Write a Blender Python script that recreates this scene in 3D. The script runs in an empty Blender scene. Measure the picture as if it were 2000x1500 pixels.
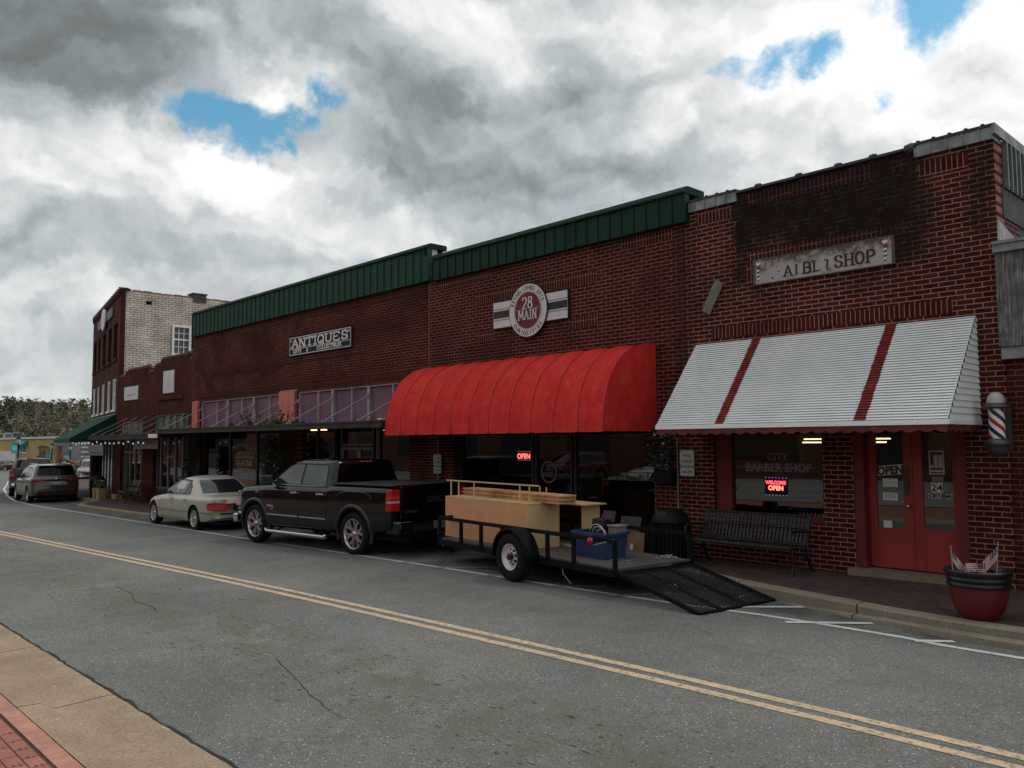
import bpy, bmesh, math, random
from mathutils import Vector, Matrix
random.seed(7)
S = bpy.context.scene
COL = S.collection
R = math.radians
ZC = 2.06          # eye height above the street in front of the barber shop
D = 11.9           # distance from the camera to the shop fronts

# ------------------------------------------------------------------ camera
cam = bpy.data.cameras.new("camera"); camo = bpy.data.objects.new("camera", cam); COL.objects.link(camo)
f_, p_, r_, t_ = 1607.0, .070, .0063, .7567
fw = Vector((-math.cos(t_)*math.cos(p_), math.sin(t_)*math.cos(p_), math.sin(p_)))
rt = Vector((math.sin(t_), math.cos(t_), 0)); up = rt.cross(fw)
rt2 = rt*math.cos(r_) - up*math.sin(r_); up2 = up*math.cos(r_) + rt*math.sin(r_)
camo.matrix_world = Matrix(((rt2.x, up2.x, -fw.x, 0), (rt2.y, up2.y, -fw.y, 0), (rt2.z, up2.z, -fw.z, ZC), (0, 0, 0, 1)))
cam.sensor_width = 36; cam.lens = 36*f_/2000; cam.clip_start = .1; cam.clip_end = 6000
S.camera = camo

# ------------------------------------------------------------------ sky, sun, exposure
SUN_EL, SUN_AZ = 56, 62      # azimuth: degrees counter-clockwise from +X (behind the shops, towards the bright upper right)
w = bpy.data.worlds.new("World"); S.world = w; w.use_nodes = True
nt = w.node_tree; nt.nodes.clear(); L = nt.links
def N(t, **k):
    n = nt.nodes.new(t)
    for a, b in k.items(): setattr(n, a, b)
    return n
def M(op, a, b=None, c=None, clamp=False):
    n = N('ShaderNodeMath', operation=op, use_clamp=clamp)
    for i, v in enumerate((a, b, c)):
        if v is None: continue
        if isinstance(v, (int, float)): n.inputs[i].default_value = v
        else: L.new(v, n.inputs[i])
    return n.outputs[0]
out = N('ShaderNodeOutputWorld'); bgn = N('ShaderNodeBackground'); bgn2 = N('ShaderNodeBackground')
sky = N('ShaderNodeTexSky'); sky.sky_type = 'NISHITA'; sky.sun_disc = False
sky.sun_elevation = R(SUN_EL); sky.sun_rotation = R(90-SUN_AZ); sky.air_density = 1.1; sky.dust_density = .7; sky.ozone_density = 1.5
hs = N('ShaderNodeHueSaturation'); hs.inputs['Saturation'].default_value = 1.25; hs.inputs['Hue'].default_value = .472; L.new(sky.outputs[0], hs.inputs['Color'])
L.new(hs.outputs[0], bgn.inputs[0]); bgn.inputs[1].default_value = .105; w.cycles.sampling_method = 'MANUAL'; w.cycles.sample_map_resolution = 512
tc = N('ShaderNodeTexCoord'); sp = N('ShaderNodeSeparateXYZ'); L.new(tc.outputs['Generated'], sp.inputs[0])
zz = M('MAXIMUM', sp.outputs[2], 0.0); den = M('ADD', zz, .14)
px = M('DIVIDE', sp.outputs[0], den); py = M('DIVIDE', sp.outputs[1], den)
cb = N('ShaderNodeCombineXYZ'); L.new(px, cb.inputs[0]); L.new(py, cb.inputs[1])
def noise(vec, sc, det=8, rough=.55, dist=0, off=0):
    n = N('ShaderNodeTexNoise'); n.inputs['Scale'].default_value = sc; n.inputs['Detail'].default_value = det
    n.inputs['Roughness'].default_value = rough; n.inputs['Distortion'].default_value = dist
    if off:
        v = N('ShaderNodeVectorMath', operation='ADD'); L.new(vec, v.inputs[0]); v.inputs[1].default_value = (off, off*.7, off*.3); vec = v.outputs[0]
    L.new(vec, n.inputs['Vector']); return n
dirv = tc.outputs['Generated']
wn = noise(dirv, 5.0, 7, .6); wv = N('ShaderNodeVectorMath', operation='SUBTRACT'); L.new(wn.outputs['Color'], wv.inputs[0]); wv.inputs[1].default_value = (.5, .5, .5)
ws = N('ShaderNodeVectorMath', operation='SCALE'); L.new(wv.outputs[0], ws.inputs[0]); ws.inputs[3].default_value = .20
wd = N('ShaderNodeVectorMath', operation='ADD'); L.new(dirv, wd.inputs[0]); L.new(ws.outputs[0], wd.inputs[1])
def blobs(lst):
    tot = None
    for d, s, a in lst:
        dn = N('ShaderNodeVectorMath', operation='DISTANCE'); L.new(wd.outputs[0], dn.inputs[0]); dn.inputs[1].default_value = d
        q = M('DIVIDE', dn.outputs['Value'], s); q = M('MULTIPLY', q, q); e = M('MULTIPLY', M('EXPONENT', M('MULTIPLY', q, -1)), a)
        tot = e if tot is None else M('ADD', tot, e)
    return tot
blue_l = [((-.874, .338, .350), .026, .85), ((-.862, .362, .348), .026, .85), ((-.853, .385, .355), .026, .85), ((-.846, .420, .333), .024, 1.0), ((-.836, .430, .348), .020, .85), ((-.808, .450, .380), .030, .78), ((-.82, .438, .362), .024, .72),
          ((-.49, .77, .406), .020, .8), ((-.462, .79, .402), .024, .85), ((-.43, .812, .396), .024, .85), ((-.399, .835, .380), .028, .9), ((-.371, .838, .402), .028, .9), ((-.345, .874, .343), .020, .80), ((-.36, .862, .362), .016, .5), ((-.282, .861, .423), .036, 1.0), ((-.31, .905, .33), .014, .5), ((-.25, .9, .35), .012, .5),
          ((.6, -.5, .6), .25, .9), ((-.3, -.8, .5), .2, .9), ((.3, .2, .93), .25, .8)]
def off(vec, o):
    v = N('ShaderNodeVectorMath', operation='ADD'); L.new(vec, v.inputs[0]); v.inputs[1].default_value = o; return v.outputs[0]
fl = N('ShaderNodeVectorMath', operation='MULTIPLY'); L.new(wd.outputs[0], fl.inputs[0]); fl.inputs[1].default_value = (1, 1, 1.7)     # clouds are flatter than wide
wn2 = noise(dirv, 14, 6, .6); wv2 = N('ShaderNodeVectorMath', operation='SUBTRACT'); L.new(wn2.outputs['Color'], wv2.inputs[0]); wv2.inputs[1].default_value = (.5, .5, .5)
ws2 = N('ShaderNodeVectorMath', operation='SCALE'); L.new(wv2.outputs[0], ws2.inputs[0]); ws2.inputs[3].default_value = .06
fw_ = N('ShaderNodeVectorMath', operation='ADD'); L.new(fl.outputs[0], fw_.inputs[0]); L.new(ws2.outputs[0], fw_.inputs[1]); puffv = fw_.outputs[0]
def puff(vec, sc, det=2, ro=.45):
    n = N('ShaderNodeTexVoronoi'); n.feature = 'F1'; n.inputs['Scale'].default_value = sc; n.inputs['Detail'].default_value = det; n.inputs['Roughness'].default_value = ro; n.normalize = True; L.new(vec, n.inputs['Vector']); return M('SUBTRACT', 1.0, n.outputs['Distance'])
n1 = noise(dirv, 12, 8, .60, .1); n2 = noise(fl.outputs[0], 3.0, 6, .50, .1, 3.1)
pf = puff(puffv, 7.5)
bl = M('ADD', blobs(blue_l), M('MULTIPLY', M('SUBTRACT', n1.outputs[0], .5), 2.4))
bl = M('SUBTRACT', bl, M('MULTIPLY', M('SUBTRACT', pf, .62), .7))
mr = N('ShaderNodeMapRange'); mr.inputs[1].default_value = .30; mr.inputs[2].default_value = 1.05; L.new(bl, mr.inputs[0]); mr.interpolation_type = 'SMOOTHSTEP'
def relief(sc, d, det=1): return M('SUBTRACT', puff(puffv, sc, det), puff(off(puffv, (d*.75, d*.2, d*1.1)), sc, det))
tone_l = [((-.894, .204, .399), .12, -.38), ((-.86, .27, .43), .09, -.20), ((-.762, .54, .361), .075, -.30), ((-.68, .64, .36), .085, -.27), ((-.60, .73, .33), .075, -.24), ((-.806, .517, .288), .05, -.12),
          ((-.605, .695, .400), .06, -.08), ((-.97, .232, .13), .07, -.10), ((-.80, .37, .46), .06, -.05), ((-.52, .80, .29), .05, -.12),
          ((-.268, .898, .35), .13, .32), ((-.42, .82, .375), .10, .30), ((-.539, .751, .385), .065, .28), ((-.363, .823, .436), .08, .20), ((-.89, .36, .305), .045, .30), ((-.925, .24, .30), .06, .30), ((-.865, .40, .295), .045, .30), ((-.905, .31, .30), .05, .2),
          ((-.825, .41, .385), .022, .30), ((-.934, .252, .20), .06, .08), ((-.70, .60, .455), .08, .14), ((-.74, .617, .262), .05, .14), ((-.80, .53, .25), .05, .12), ((-.95, .25, .06), .06, .10),
          ((-.45, .87, .27), .06, -.14), ((-.5, .81, .34), .03, -.06), ((-.2, -.75, .6), .7, .16)]  # last entry: unseen brighter cloud added behind the camera to light the shop fronts
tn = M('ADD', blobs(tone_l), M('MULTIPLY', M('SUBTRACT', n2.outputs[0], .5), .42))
tn = M('ADD', tn, M('MULTIPLY', relief(5.5, .05), .95)); tn = M('ADD', tn, M('MULTIPLY', relief(15, .022, 1), .45))
tn = M('ADD', tn, M('MULTIPLY', M('SUBTRACT', n1.outputs[0], .5), .22)); tn = M('ADD', tn, .612)
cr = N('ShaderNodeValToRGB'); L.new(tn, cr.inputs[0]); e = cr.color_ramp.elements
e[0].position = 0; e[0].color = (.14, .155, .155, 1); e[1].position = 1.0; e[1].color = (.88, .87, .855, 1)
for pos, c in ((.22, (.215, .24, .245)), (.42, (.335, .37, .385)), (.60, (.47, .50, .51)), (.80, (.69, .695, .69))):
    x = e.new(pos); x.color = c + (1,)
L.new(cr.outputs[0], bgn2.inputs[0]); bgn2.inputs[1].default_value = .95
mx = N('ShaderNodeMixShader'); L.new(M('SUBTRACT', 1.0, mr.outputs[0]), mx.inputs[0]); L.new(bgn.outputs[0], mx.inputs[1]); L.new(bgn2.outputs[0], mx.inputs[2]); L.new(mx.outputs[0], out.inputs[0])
sl = bpy.data.lights.new("sun", 'SUN'); sl.energy = 1.3; sl.angle = R(18); sl.color = (1, .95, .88)
so = bpy.data.objects.new("sun", sl); COL.objects.link(so)
sd = Vector((math.cos(R(SUN_EL))*math.cos(R(SUN_AZ)), math.cos(R(SUN_EL))*math.sin(R(SUN_AZ)), math.sin(R(SUN_EL))))
so.rotation_euler = sd.to_track_quat('Z', 'Y').to_euler()
S.view_settings.view_transform = 'Standard'; S.view_settings.look = 'None'; S.view_settings.exposure = .37; S.view_settings.gamma = 1; S.view_settings.use_curve_mapping = False
S.render.engine = 'CYCLES'; S.cycles.max_bounces = 6; S.cycles.transparent_max_bounces = 10; S.cycles.use_denoising = True; S.cycles.caustics_reflective = False; S.cycles.caustics_refractive = False

# ------------------------------------------------------------------ helpers
def SZ(x):                      # the street falls gently to the left
    return .011*(max(x, -170) + 3)
WL = {}
def tagp(o, label=None, cat=None, group=None, kind=None):
    if label: o['label'] = label
    if cat: o['category'] = cat
    if group: o['group'] = group
    if kind: o['kind'] = kind
    return o
def thing(name, label, cat, loc=(0, 0, 0), group=None):
    o = bpy.data.objects.new(name, None); COL.objects.link(o); o.location = loc; o.empty_display_size = .2
    WL[o.name] = Vector(loc); return tagp(o, label, cat, group)
class MB:
    def __init__(s): s.v = []; s.f = []; s.m = []; s.sm = []
    def add(s, vs, fs, mi=0, sm=False):
        b = len(s.v); s.v += [tuple(v) for v in vs]
        for f in fs: s.f.append(tuple(b+i for i in f)); s.m.append(mi); s.sm.append(sm)
    def box(s, x0, x1, y0, y1, z0, z1, mi=0):
        if x0 > x1: x0, x1 = x1, x0
        if y0 > y1: y0, y1 = y1, y0
        if z0 > z1: z0, z1 = z1, z0
        s.add([(x0, y0, z0), (x1, y0, z0), (x1, y1, z0), (x0, y1, z0), (x0, y0, z1), (x1, y0, z1), (x1, y1, z1), (x0, y1, z1)],
              [(0, 3, 2, 1), (4, 5, 6, 7), (0, 1, 5, 4), (1, 2, 6, 5), (2, 3, 7, 6), (3, 0, 4, 7)], mi); return s
    def quad(s, a, b, c, d, mi=0): s.add([a, b, c, d], [(0, 1, 2, 3)], mi); return s
    def prism(s, poly, fn, a, b, mi=0):      # poly of 2-D points, fn(u, v, h) -> 3-D, extruded from a to b
        n = len(poly); vs = [fn(u, v, a) for u, v in poly] + [fn(u, v, b) for u, v in poly]
        s.add(vs, [tuple(range(n))[::-1], tuple(range(n, 2*n))] + [(i, (i+1) % n, n+(i+1) % n, n+i) for i in range(n)], mi); return s
    def bar(s, p, q, wx, wy, mi=0, upv=(0, 0, 1)):
        p = Vector(p); q = Vector(q); d = (q-p).normalized(); u = Vector(upv)
        if abs(d.dot(u)) > .98: u = Vector((0, 1, 0))
        a = d.cross(u).normalized(); b = a.cross(d)
        c = [(-1, -1), (1, -1), (1, 1), (-1, 1)]
        vs = [p + a*wx/2*i + b*wy/2*j for i, j in c] + [q + a*wx/2*i + b*wy/2*j for i, j in c]
        s.add(vs, [(0, 1, 2, 3), (7, 6, 5, 4), (0, 4, 5, 1), (1, 5, 6, 2), (2, 6, 7, 3), (3, 7, 4, 0)], mi); return s
    def tube(s, pts, r, n=8, mi=0, caps=True):
        pts = [Vector(p) for p in pts]; rings = []
        for i, p in enumerate(pts):
            d = ((pts[i+1]-p) if i < len(pts)-1 else (p-pts[i-1])).normalized()
            if 0 < i < len(pts)-1: d = ((pts[i+1]-p).normalized() + (p-pts[i-1]).normalized()).normalized()
            u = Vector((0, 0, 1)) if abs(d.z) < .95 else Vector((1, 0, 0))
            a = d.cross(u).normalized(); b = a.cross(d)
            rr = r[i] if isinstance(r, (list, tuple)) else r
            rings.append([p + a*rr*math.cos(2*math.pi*k/n) + b*rr*math.sin(2*math.pi*k/n) for k in range(n)])
        vs = [v for g in rings for v in g]; fs = []
        for i in range(len(rings)-1):
            for k in range(n): fs.append((i*n+k, i*n+(k+1) % n, (i+1)*n+(k+1) % n, (i+1)*n+k))
        s.add(vs, fs, mi, True)
        if caps: s.add(rings[0], [tuple(range(n))[::-1]], mi); s.add(rings[-1], [tuple(range(n))], mi)
        return s
    def lathe(s, prof, c, axis='z', n=24, mi=0, sm=True):    # prof: (radius, height)
        c = Vector(c); vs = []
        for r, h in prof:
            for k in range(n):
                a = 2*math.pi*k/n; u, v = r*math.cos(a), r*math.sin(a)
                vs.append(c + (Vector((u, v, h)) if axis == 'z' else Vector((u, h, v)) if axis == 'y' else Vector((h, u, v))))
        fs = []
        for i in range(len(prof)-1):
            for k in range(n): fs.append((i*n+k, i*n+(k+1) % n, (i+1)*n+(k+1) % n, (i+1)*n+k))
        s.add(vs, fs, mi, sm); return s
    def build(s, name, mats, parent=None, ang=None, local=False, bevel=0):
        me = bpy.data.meshes.new(name)
        off = Vector((0, 0, 0))
        if parent is not None and not local: off = WL.get(parent.name, off)
        me.from_pydata([(v[0]-off.x, v[1]-off.y, v[2]-off.z) for v in s.v], [], s.f)
        if not isinstance(mats, (list, tuple)): mats = [mats]
        for m in mats: me.materials.append(m)
        me.polygons.foreach_set('material_index', s.m); me.polygons.foreach_set('use_smooth', s.sm if ang is None else [True]*len(s.f))
        me.update(); bm = bmesh.new(); bm.from_mesh(me); bmesh.ops.recalc_face_normals(bm, faces=bm.faces); bm.to_mesh(me); bm.free()
        if ang: me.set_sharp_from_angle(angle=R(ang))
        o = bpy.data.objects.new(name, me); COL.objects.link(o)
        if parent is not None: o.parent = parent; WL[o.name] = off
        if bevel:
            b = o.modifiers.new('b', 'BEVEL'); b.width = bevel; b.segments = 2; b.limit_method = 'ANGLE'
        return o
def struct(name, mb, mat, **k): return tagp(mb.build(name, mat, **k), kind='structure')
_tc = {}
def textmesh(s, size, bold=0.0):
    k = (s, size, bold)
    if k in _tc: return _tc[k]
    c = bpy.data.curves.new('t', 'FONT'); c.body = s; c.size = size; c.align_x = 'CENTER'; c.offset = bold; c.resolution_u = 3
    o = bpy.data.objects.new('t', c); COL.objects.link(o)
    dg = bpy.context.evaluated_depsgraph_get(); me = o.evaluated_get(dg).to_mesh()
    vs = [tuple(v.co) for v in me.vertices]; fs = [tuple(p.vertices) for p in me.polygons]
    o.evaluated_get(dg).to_mesh_clear(); bpy.data.objects.remove(o); bpy.data.curves.remove(c)
    _tc[k] = (vs, fs); return vs, fs
def text(mb, s, size, fn, bold=0, xs=1, mi=0, rot=0):
    vs, fs = textmesh(s, size, bold); ca, sa = math.cos(rot), math.sin(rot)
    mb.add([fn((v[0]*xs)*ca - v[1]*sa, (v[0]*xs)*sa + v[1]*ca) for v in vs], fs, mi); return mb
GL = {  # stroke lettering: polylines on a 0..1 x 0..1 cell, '~' arcs given as sampled points
 'A': [[(0, 0), (.5, 1), (1, 0)], [(.2, .36), (.8, .36)]], 'N': [[(.1, 0), (.1, 1), (.9, 0), (.9, 1)]], 'T': [[(.5, 0), (.5, 1)], [(0, .82), (0, 1), (1, 1), (1, .82)]],
 'I': [[(.5, 0), (.5, 1)]], 'Q': ['o', [(.55, .3), (1, -.15)]], 'U': [[(.1, 1), (.1, .3), (.25, .06), (.5, 0), (.75, .06), (.9, .3), (.9, 1)]],
 'E': [[(.9, .2), (.9, 0), (.1, 0), (.1, 1), (.9, 1), (.9, .8)], [(.1, .5), (.65, .5)]], 'S': [[(.9, .75), (.75, .96), (.5, 1), (.22, .95), (.1, .76), (.22, .57), (.5, .5), (.8, .42), (.92, .24), (.78, .05), (.5, 0), (.22, .04), (.08, .25)]],
 'M': [[(.02, 0), (.1, 1), (.5, .25), (.9, 1), (.98, 0)]], 'H': [[(.1, 0), (.1, 1)], [(.9, 0), (.9, 1)], [(.1, .5), (.9, .5)]], 'O': ['o'],
 'P': [[(.15, 0), (.15, 1), (.6, 1), (.88, .9), (.95, .73), (.85, .55), (.6, .48), (.15, .48)]], 'B': [[(.15, 0), (.15, 1), (.6, 1), (.85, .88), (.85, .64), (.6, .52), (.15, .52)], [(.6, .52), (.92, .4), (.92, .12), (.6, 0), (.15, 0)]],
 'R': [[(.15, 0), (.15, 1), (.6, 1), (.88, .88), (.9, .7), (.8, .55), (.55, .48), (.15, .48)], [(.5, .48), (.95, 0)]],
 '2': [[(.08, .75), (.2, .95), (.5, 1), (.8, .93), (.9, .72), (.78, .5), (.1, 0), (.95, 0)]], '8': [[(.5, .53), (.2, .62), (.13, .8), (.27, .96), (.5, 1), (.73, .96), (.87, .8), (.8, .62), (.5, .53), (.15, .42), (.05, .22), (.22, .03), (.5, 0), (.78, .03), (.95, .22), (.85, .42), (.5, .53)]],
}
def strokes(mb, s, x0, z0, h, wd, gap, th, fn, mi=0, serif=.0, sp=.5):
    x = x0; _f = fn; cnt = [0]
    def fn(u, v): p = _f(u, v); return (p[0], p[1]-cnt[0]*.00025, p[2])
    for ch in s:
        if ch == ' ': x += wd*sp; continue
        cw = wd*(.35 if ch == 'I' else 1.25 if ch == 'M' else 1)
        for pl in GL[ch]:
            if pl == 'o': pl = [(.5+.45*math.sin(a*math.pi/8), .5+.5*math.cos(a*math.pi/8)) for a in range(17)]
            P = [(x+u*cw, z0+v*h) for u, v in pl]
            for a, b in zip(P, P[1:]):
                d = Vector((b[0]-a[0], b[1]-a[1])); l = d.length or 1; d /= l; n = Vector((-d.y, d.x))*th/2*(1 if abs(d.y) > .4 else .6); e = d*th*.22; cnt[0] += 1
                mb.quad(fn(a[0]-n.x-e.x, a[1]-n.y-e.y), fn(b[0]-n.x+e.x, b[1]-n.y+e.y), fn(b[0]+n.x+e.x, b[1]+n.y+e.y), fn(a[0]+n.x-e.x, a[1]+n.y-e.y), mi)
            if serif:
                ends = [q for q in pl if (q[1] in (0, 1)) and (q in (pl[0], pl[-1]) or ch in 'NMU')]
                for u, v in ends:
                    if ch in 'SOQ2EC': continue
                    cx, cz = x+u*cw, z0+v*h; hs_ = th*serif; cnt[0] += 1
                    mb.quad(fn(cx-hs_, cz-th*.28), fn(cx+hs_, cz-th*.28), fn(cx+hs_, cz+th*.28), fn(cx-hs_, cz+th*.28), mi)
        x += cw + gap
    return x
def face_y(y): return lambda u, v: (u, y, v)      # a drawing surface that faces the street

# ------------------------------------------------------------------ materials
class NT:
    def __init__(s, name):
        s.m = bpy.data.materials.new(name); s.m.use_nodes = True; s.t = s.m.node_tree; s.b = s.t.nodes['Principled BSDF']; s.o = s.t.nodes['Material Output']
    def n(s, ty, **k):
        x = s.t.nodes.new(ty)
        for a, b in k.items(): setattr(x, a, b)
        return x
    def l(s, a, b): s.t.links.new(a, b)
    def math(s, op, a, b=None, clamp=False):
        x = s.n('ShaderNodeMath', operation=op, use_clamp=clamp)
        for i, v in enumerate((a, b)):
            if v is None: continue
            if isinstance(v, (int, float)): x.inputs[i].default_value = v
            else: s.l(v, x.inputs[i])
        return x.outputs[0]
    def noise(s, vec, sc, det=4, ro=.55, dist=0):
        x = s.n('ShaderNodeTexNoise'); x.inputs['Scale'].default_value = sc; x.inputs['Detail'].default_value = det; x.inputs['Roughness'].default_value = ro; x.inputs['Distortion'].default_value = dist
        if vec: s.l(vec, x.inputs['Vector'])
        return x.outputs[0]
    def ramp(s, v, a, b, ca=(0, 0, 0), cb=(1, 1, 1)):
        x = s.n('ShaderNodeValToRGB'); s.l(v, x.inputs[0]); e = x.color_ramp.elements
        e[0].position = a; e[0].color = tuple(ca)+(1,); e[1].position = b; e[1].color = tuple(cb)+(1,); return x.outputs[0]
    def mix(s, f, a, b, mode='MIX'):
        x = s.n('ShaderNodeMix', data_type='RGBA', blend_type=mode)
        for i, v in ((0, f), (6, a), (7, b)):
            if isinstance(v, tuple): x.inputs[i].default_value = v+(1,) if len(v) == 3 else v
            elif isinstance(v, (int, float)): x.inputs[i].default_value = v
            else: s.l(v, x.inputs[i])
        return x.outputs[2]
    def bump(s, h, st=.3, d=.01):
        x = s.n('ShaderNodeBump'); x.inputs['Strength'].default_value = st; x.inputs['Distance'].default_value = d; s.l(h, x.inputs['Height']); s.l(x.outputs[0], s.b.inputs['Normal'])
    def set(s, col=None, rough=None, metal=None, **k):
        if col is not None:
            if isinstance(col, tuple): s.b.inputs['Base Color'].default_value = col+(1,)
            else: s.l(col, s.b.inputs['Base Color'])
        if rough is not None:
            if isinstance(rough, (int, float)): s.b.inputs['Roughness'].default_value = rough
            else: s.l(rough, s.b.inputs['Roughness'])
        if metal is not None: s.b.inputs['Metallic'].default_value = metal
        for a, b in k.items(): s.b.inputs[a.replace('_', ' ')].default_value = b
        return s.m
def pos(t): return t.n('ShaderNodeNewGeometry').outputs['Position']
def obc(t): return t.n('ShaderNodeTexCoord').outputs['Object']
def plain(name, col, rough=.6, metal=0, var=.15, sc=6, bump=0, **k):
    t = NT(name); c = obc(t); n = t.noise(c, sc, 6, .6)
    lo = tuple(x*(1-var) for x in col); hi = tuple(min(1, x*(1+var)) for x in col)
    m = t.set(t.ramp(n, .3, .7, lo, hi), rough, metal, **k)
    if bump: t.bump(t.noise(c, sc*12, 3), bump, .004)
    return m
def emit(name, col, st):
    t = NT(name); t.set((0, 0, 0), .5); t.b.inputs['Emission Color'].default_value = col+(1,); t.b.inputs['Emission Strength'].default_value = st; return t.m
def bricks(name, c1, c2, mo, ax=0.0, wdt=.215, row=.07, msz=.0078, soldier=False, stain=.0, boxes=(), rough=.85, stain_col=(.012, .009, .008), mvar=.0, thr=.5, ssc=.8, bump=.5):
    t = NT(name); p = pos(t); se = t.n('ShaderNodeSeparateXYZ'); t.l(p, se.inputs[0])
    u = t.math('ADD', t.math('MULTIPLY', se.outputs[0], math.cos(ax)), t.math('MULTIPLY', se.outputs[1], math.sin(ax)))
    cbn = t.n('ShaderNodeCombineXYZ')
    if soldier: t.l(se.outputs[2], cbn.inputs[0]); t.l(u, cbn.inputs[1])
    else: t.l(u, cbn.inputs[0]); t.l(se.outputs[2], cbn.inputs[1])
    wob = t.n('ShaderNodeTexNoise'); wob.inputs['Scale'].default_value = 9; wob.inputs['Detail'].default_value = 3; t.l(p, wob.inputs['Vector'])
    sb = t.n('ShaderNodeVectorMath', operation='SUBTRACT'); t.l(wob.outputs['Color'], sb.inputs[0]); sb.inputs[1].default_value = (.5, .5, .5)
    sc_ = t.n('ShaderNodeVectorMath', operation='SCALE'); t.l(sb.outputs[0], sc_.inputs[0]); sc_.inputs[3].default_value = .007
    ad = t.n('ShaderNodeVectorMath', operation='ADD'); t.l(cbn.outputs[0], ad.inputs[0]); t.l(sc_.outputs[0], ad.inputs[1])
    b = t.n('ShaderNodeTexBrick'); t.l(ad.outputs[0], b.inputs['Vector']); b.offset = 0 if soldier else .5; b.inputs['Scale'].default_value = 1
    b.inputs['Brick Width'].default_value = .22 if soldier else wdt; b.inputs['Row Height'].default_value = row; b.inputs['Mortar Size'].default_value = msz; b.inputs['Mortar Smooth'].default_value = .25; b.inputs['Bias'].default_value = -.1
    b.inputs['Color1'].default_value = c1+(1,); b.inputs['Color2'].default_value = c2+(1,); b.inputs['Mortar'].default_value = mo+(1,)
    col = b.outputs['Color']
    n = t.noise(p, 14, 6, .65); col = t.mix(.75, col, t.ramp(n, .25, .75, (.55, .5, .5), (1.35, 1.3, 1.3)), 'MULTIPLY')
    n2_ = t.noise(p, 1.1, 4, .6); col = t.mix(.8, col, t.ramp(n2_, .3, .7, (.62, .58, .56), (1.25, 1.2, 1.2)), 'MULTIPLY')
    if stain or boxes:
        st = t.noise(p, ssc, 8, .68, .3); mask = t.ramp(st, thr, thr+.14); mk = t.math('MULTIPLY', mask, stain)
        fine = t.noise(p, 5, 6, .7)
        for (x0, x1, z0, z1, sf, a) in boxes:
            def edge(v, lo, hi):
                m1 = t.n('ShaderNodeMapRange'); m1.interpolation_type = 'SMOOTHSTEP'; t.l(v, m1.inputs[0]); m1.inputs[1].default_value = lo; m1.inputs[2].default_value = lo+sf
                m2 = t.n('ShaderNodeMapRange'); m2.interpolation_type = 'SMOOTHSTEP'; t.l(v, m2.inputs[0]); m2.inputs[1].default_value = hi-sf; m2.inputs[2].default_value = hi; m2.inputs[3].default_value = 1; m2.inputs[4].default_value = 0
                return t.math('MULTIPLY', m1.outputs[0], m2.outputs[0])
            xx = t.math('ADD', se.outputs[0], t.math('MULTIPLY', t.math('SUBTRACT', fine, .5), 1.1)); zz_ = t.math('ADD', se.outputs[2], t.math('ADD', t.math('MULTIPLY', t.math('SUBTRACT', st, .5), 1.4), t.math('MULTIPLY', t.math('SUBTRACT', fine, .5), .5)))
            bm_ = t.math('MULTIPLY', edge(xx, x0, x1), edge(zz_, z0, z1))
            fm = t.ramp(fine, .22, .52, (.55, .55, .55), (1, 1, 1))
            mk = t.math('MAXIMUM', mk, t.math('MULTIPLY', t.math('MULTIPLY', bm_, fm), a))
        col = t.mix(mk, col, stain_col)
    t.set(col, rough, Specular_IOR_Level=.12)
    inv = t.math('SUBTRACT', 1.0, b.outputs['Fac']); t.bump(t.math('ADD', inv, t.math('MULTIPLY', n, .35)), bump, .006); return t.m
def glass(name, tint=(.55, .6, .6), refl=.09, rough=.01):
    t = NT(name); tr = t.n('ShaderNodeBsdfTransparent'); tr.inputs[0].default_value = tint+(1,)
    gl = t.n('ShaderNodeBsdfGlossy'); gl.inputs['Roughness'].default_value = rough; gl.inputs[0].default_value = (.9, .95, .95, 1)
    geo = t.n('ShaderNodeNewGeometry'); dt = t.n('ShaderNodeVectorMath', operation='DOT_PRODUCT'); t.l(geo.outputs['Incoming'], dt.inputs[0]); t.l(geo.outputs['Normal'], dt.inputs[1])
    fz = t.math('ADD', t.math('MULTIPLY', t.math('POWER', t.math('SUBTRACT', 1.0, t.math('ABSOLUTE', dt.outputs['Value'])), 5), .95), .04)
    nb = t.n('ShaderNodeBump'); nb.inputs['Strength'].default_value = .04; nb.inputs['Distance'].default_value = .02; t.l(t.noise(geo.outputs['Position'], 1.6, 2), nb.inputs['Height']); t.l(nb.outputs[0], gl.inputs['Normal'])
    mxs = t.n('ShaderNodeMixShader'); f = t.math('ADD', fz, refl, True)
    t.l(f, mxs.inputs[0]); t.l(tr.outputs[0], mxs.inputs[1]); t.l(gl.outputs[0], mxs.inputs[2]); t.l(mxs.outputs[0], t.o.inputs[0]); return t.m
def darkglass(name, col=(.01, .012, .014), rough=.03, spec=.6): 
    t = NT(name); return t.set(col, rough, 0, Specular_IOR_Level=spec)
def carpaint(name, col, metal=.4, rough=.3, dirt=.25, coat=.8):
    t = NT(name); c = obc(t); n = t.noise(c, 2.2, 6, .65); n2_ = t.noise(c, 30, 4, .7)
    cc = t.mix(t.math('MULTIPLY', t.ramp(n, .35, .75), dirt), col, (.16, .14, .12)); r = t.math('ADD', t.math('MULTIPLY', n, min(.18, rough*.8)), rough*.8)
    m = t.set(cc, r, metal); t.b.inputs['Coat Weight'].default_value = coat; t.b.inputs['Coat Roughness'].default_value = .06; return m

MT = {}
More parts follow.
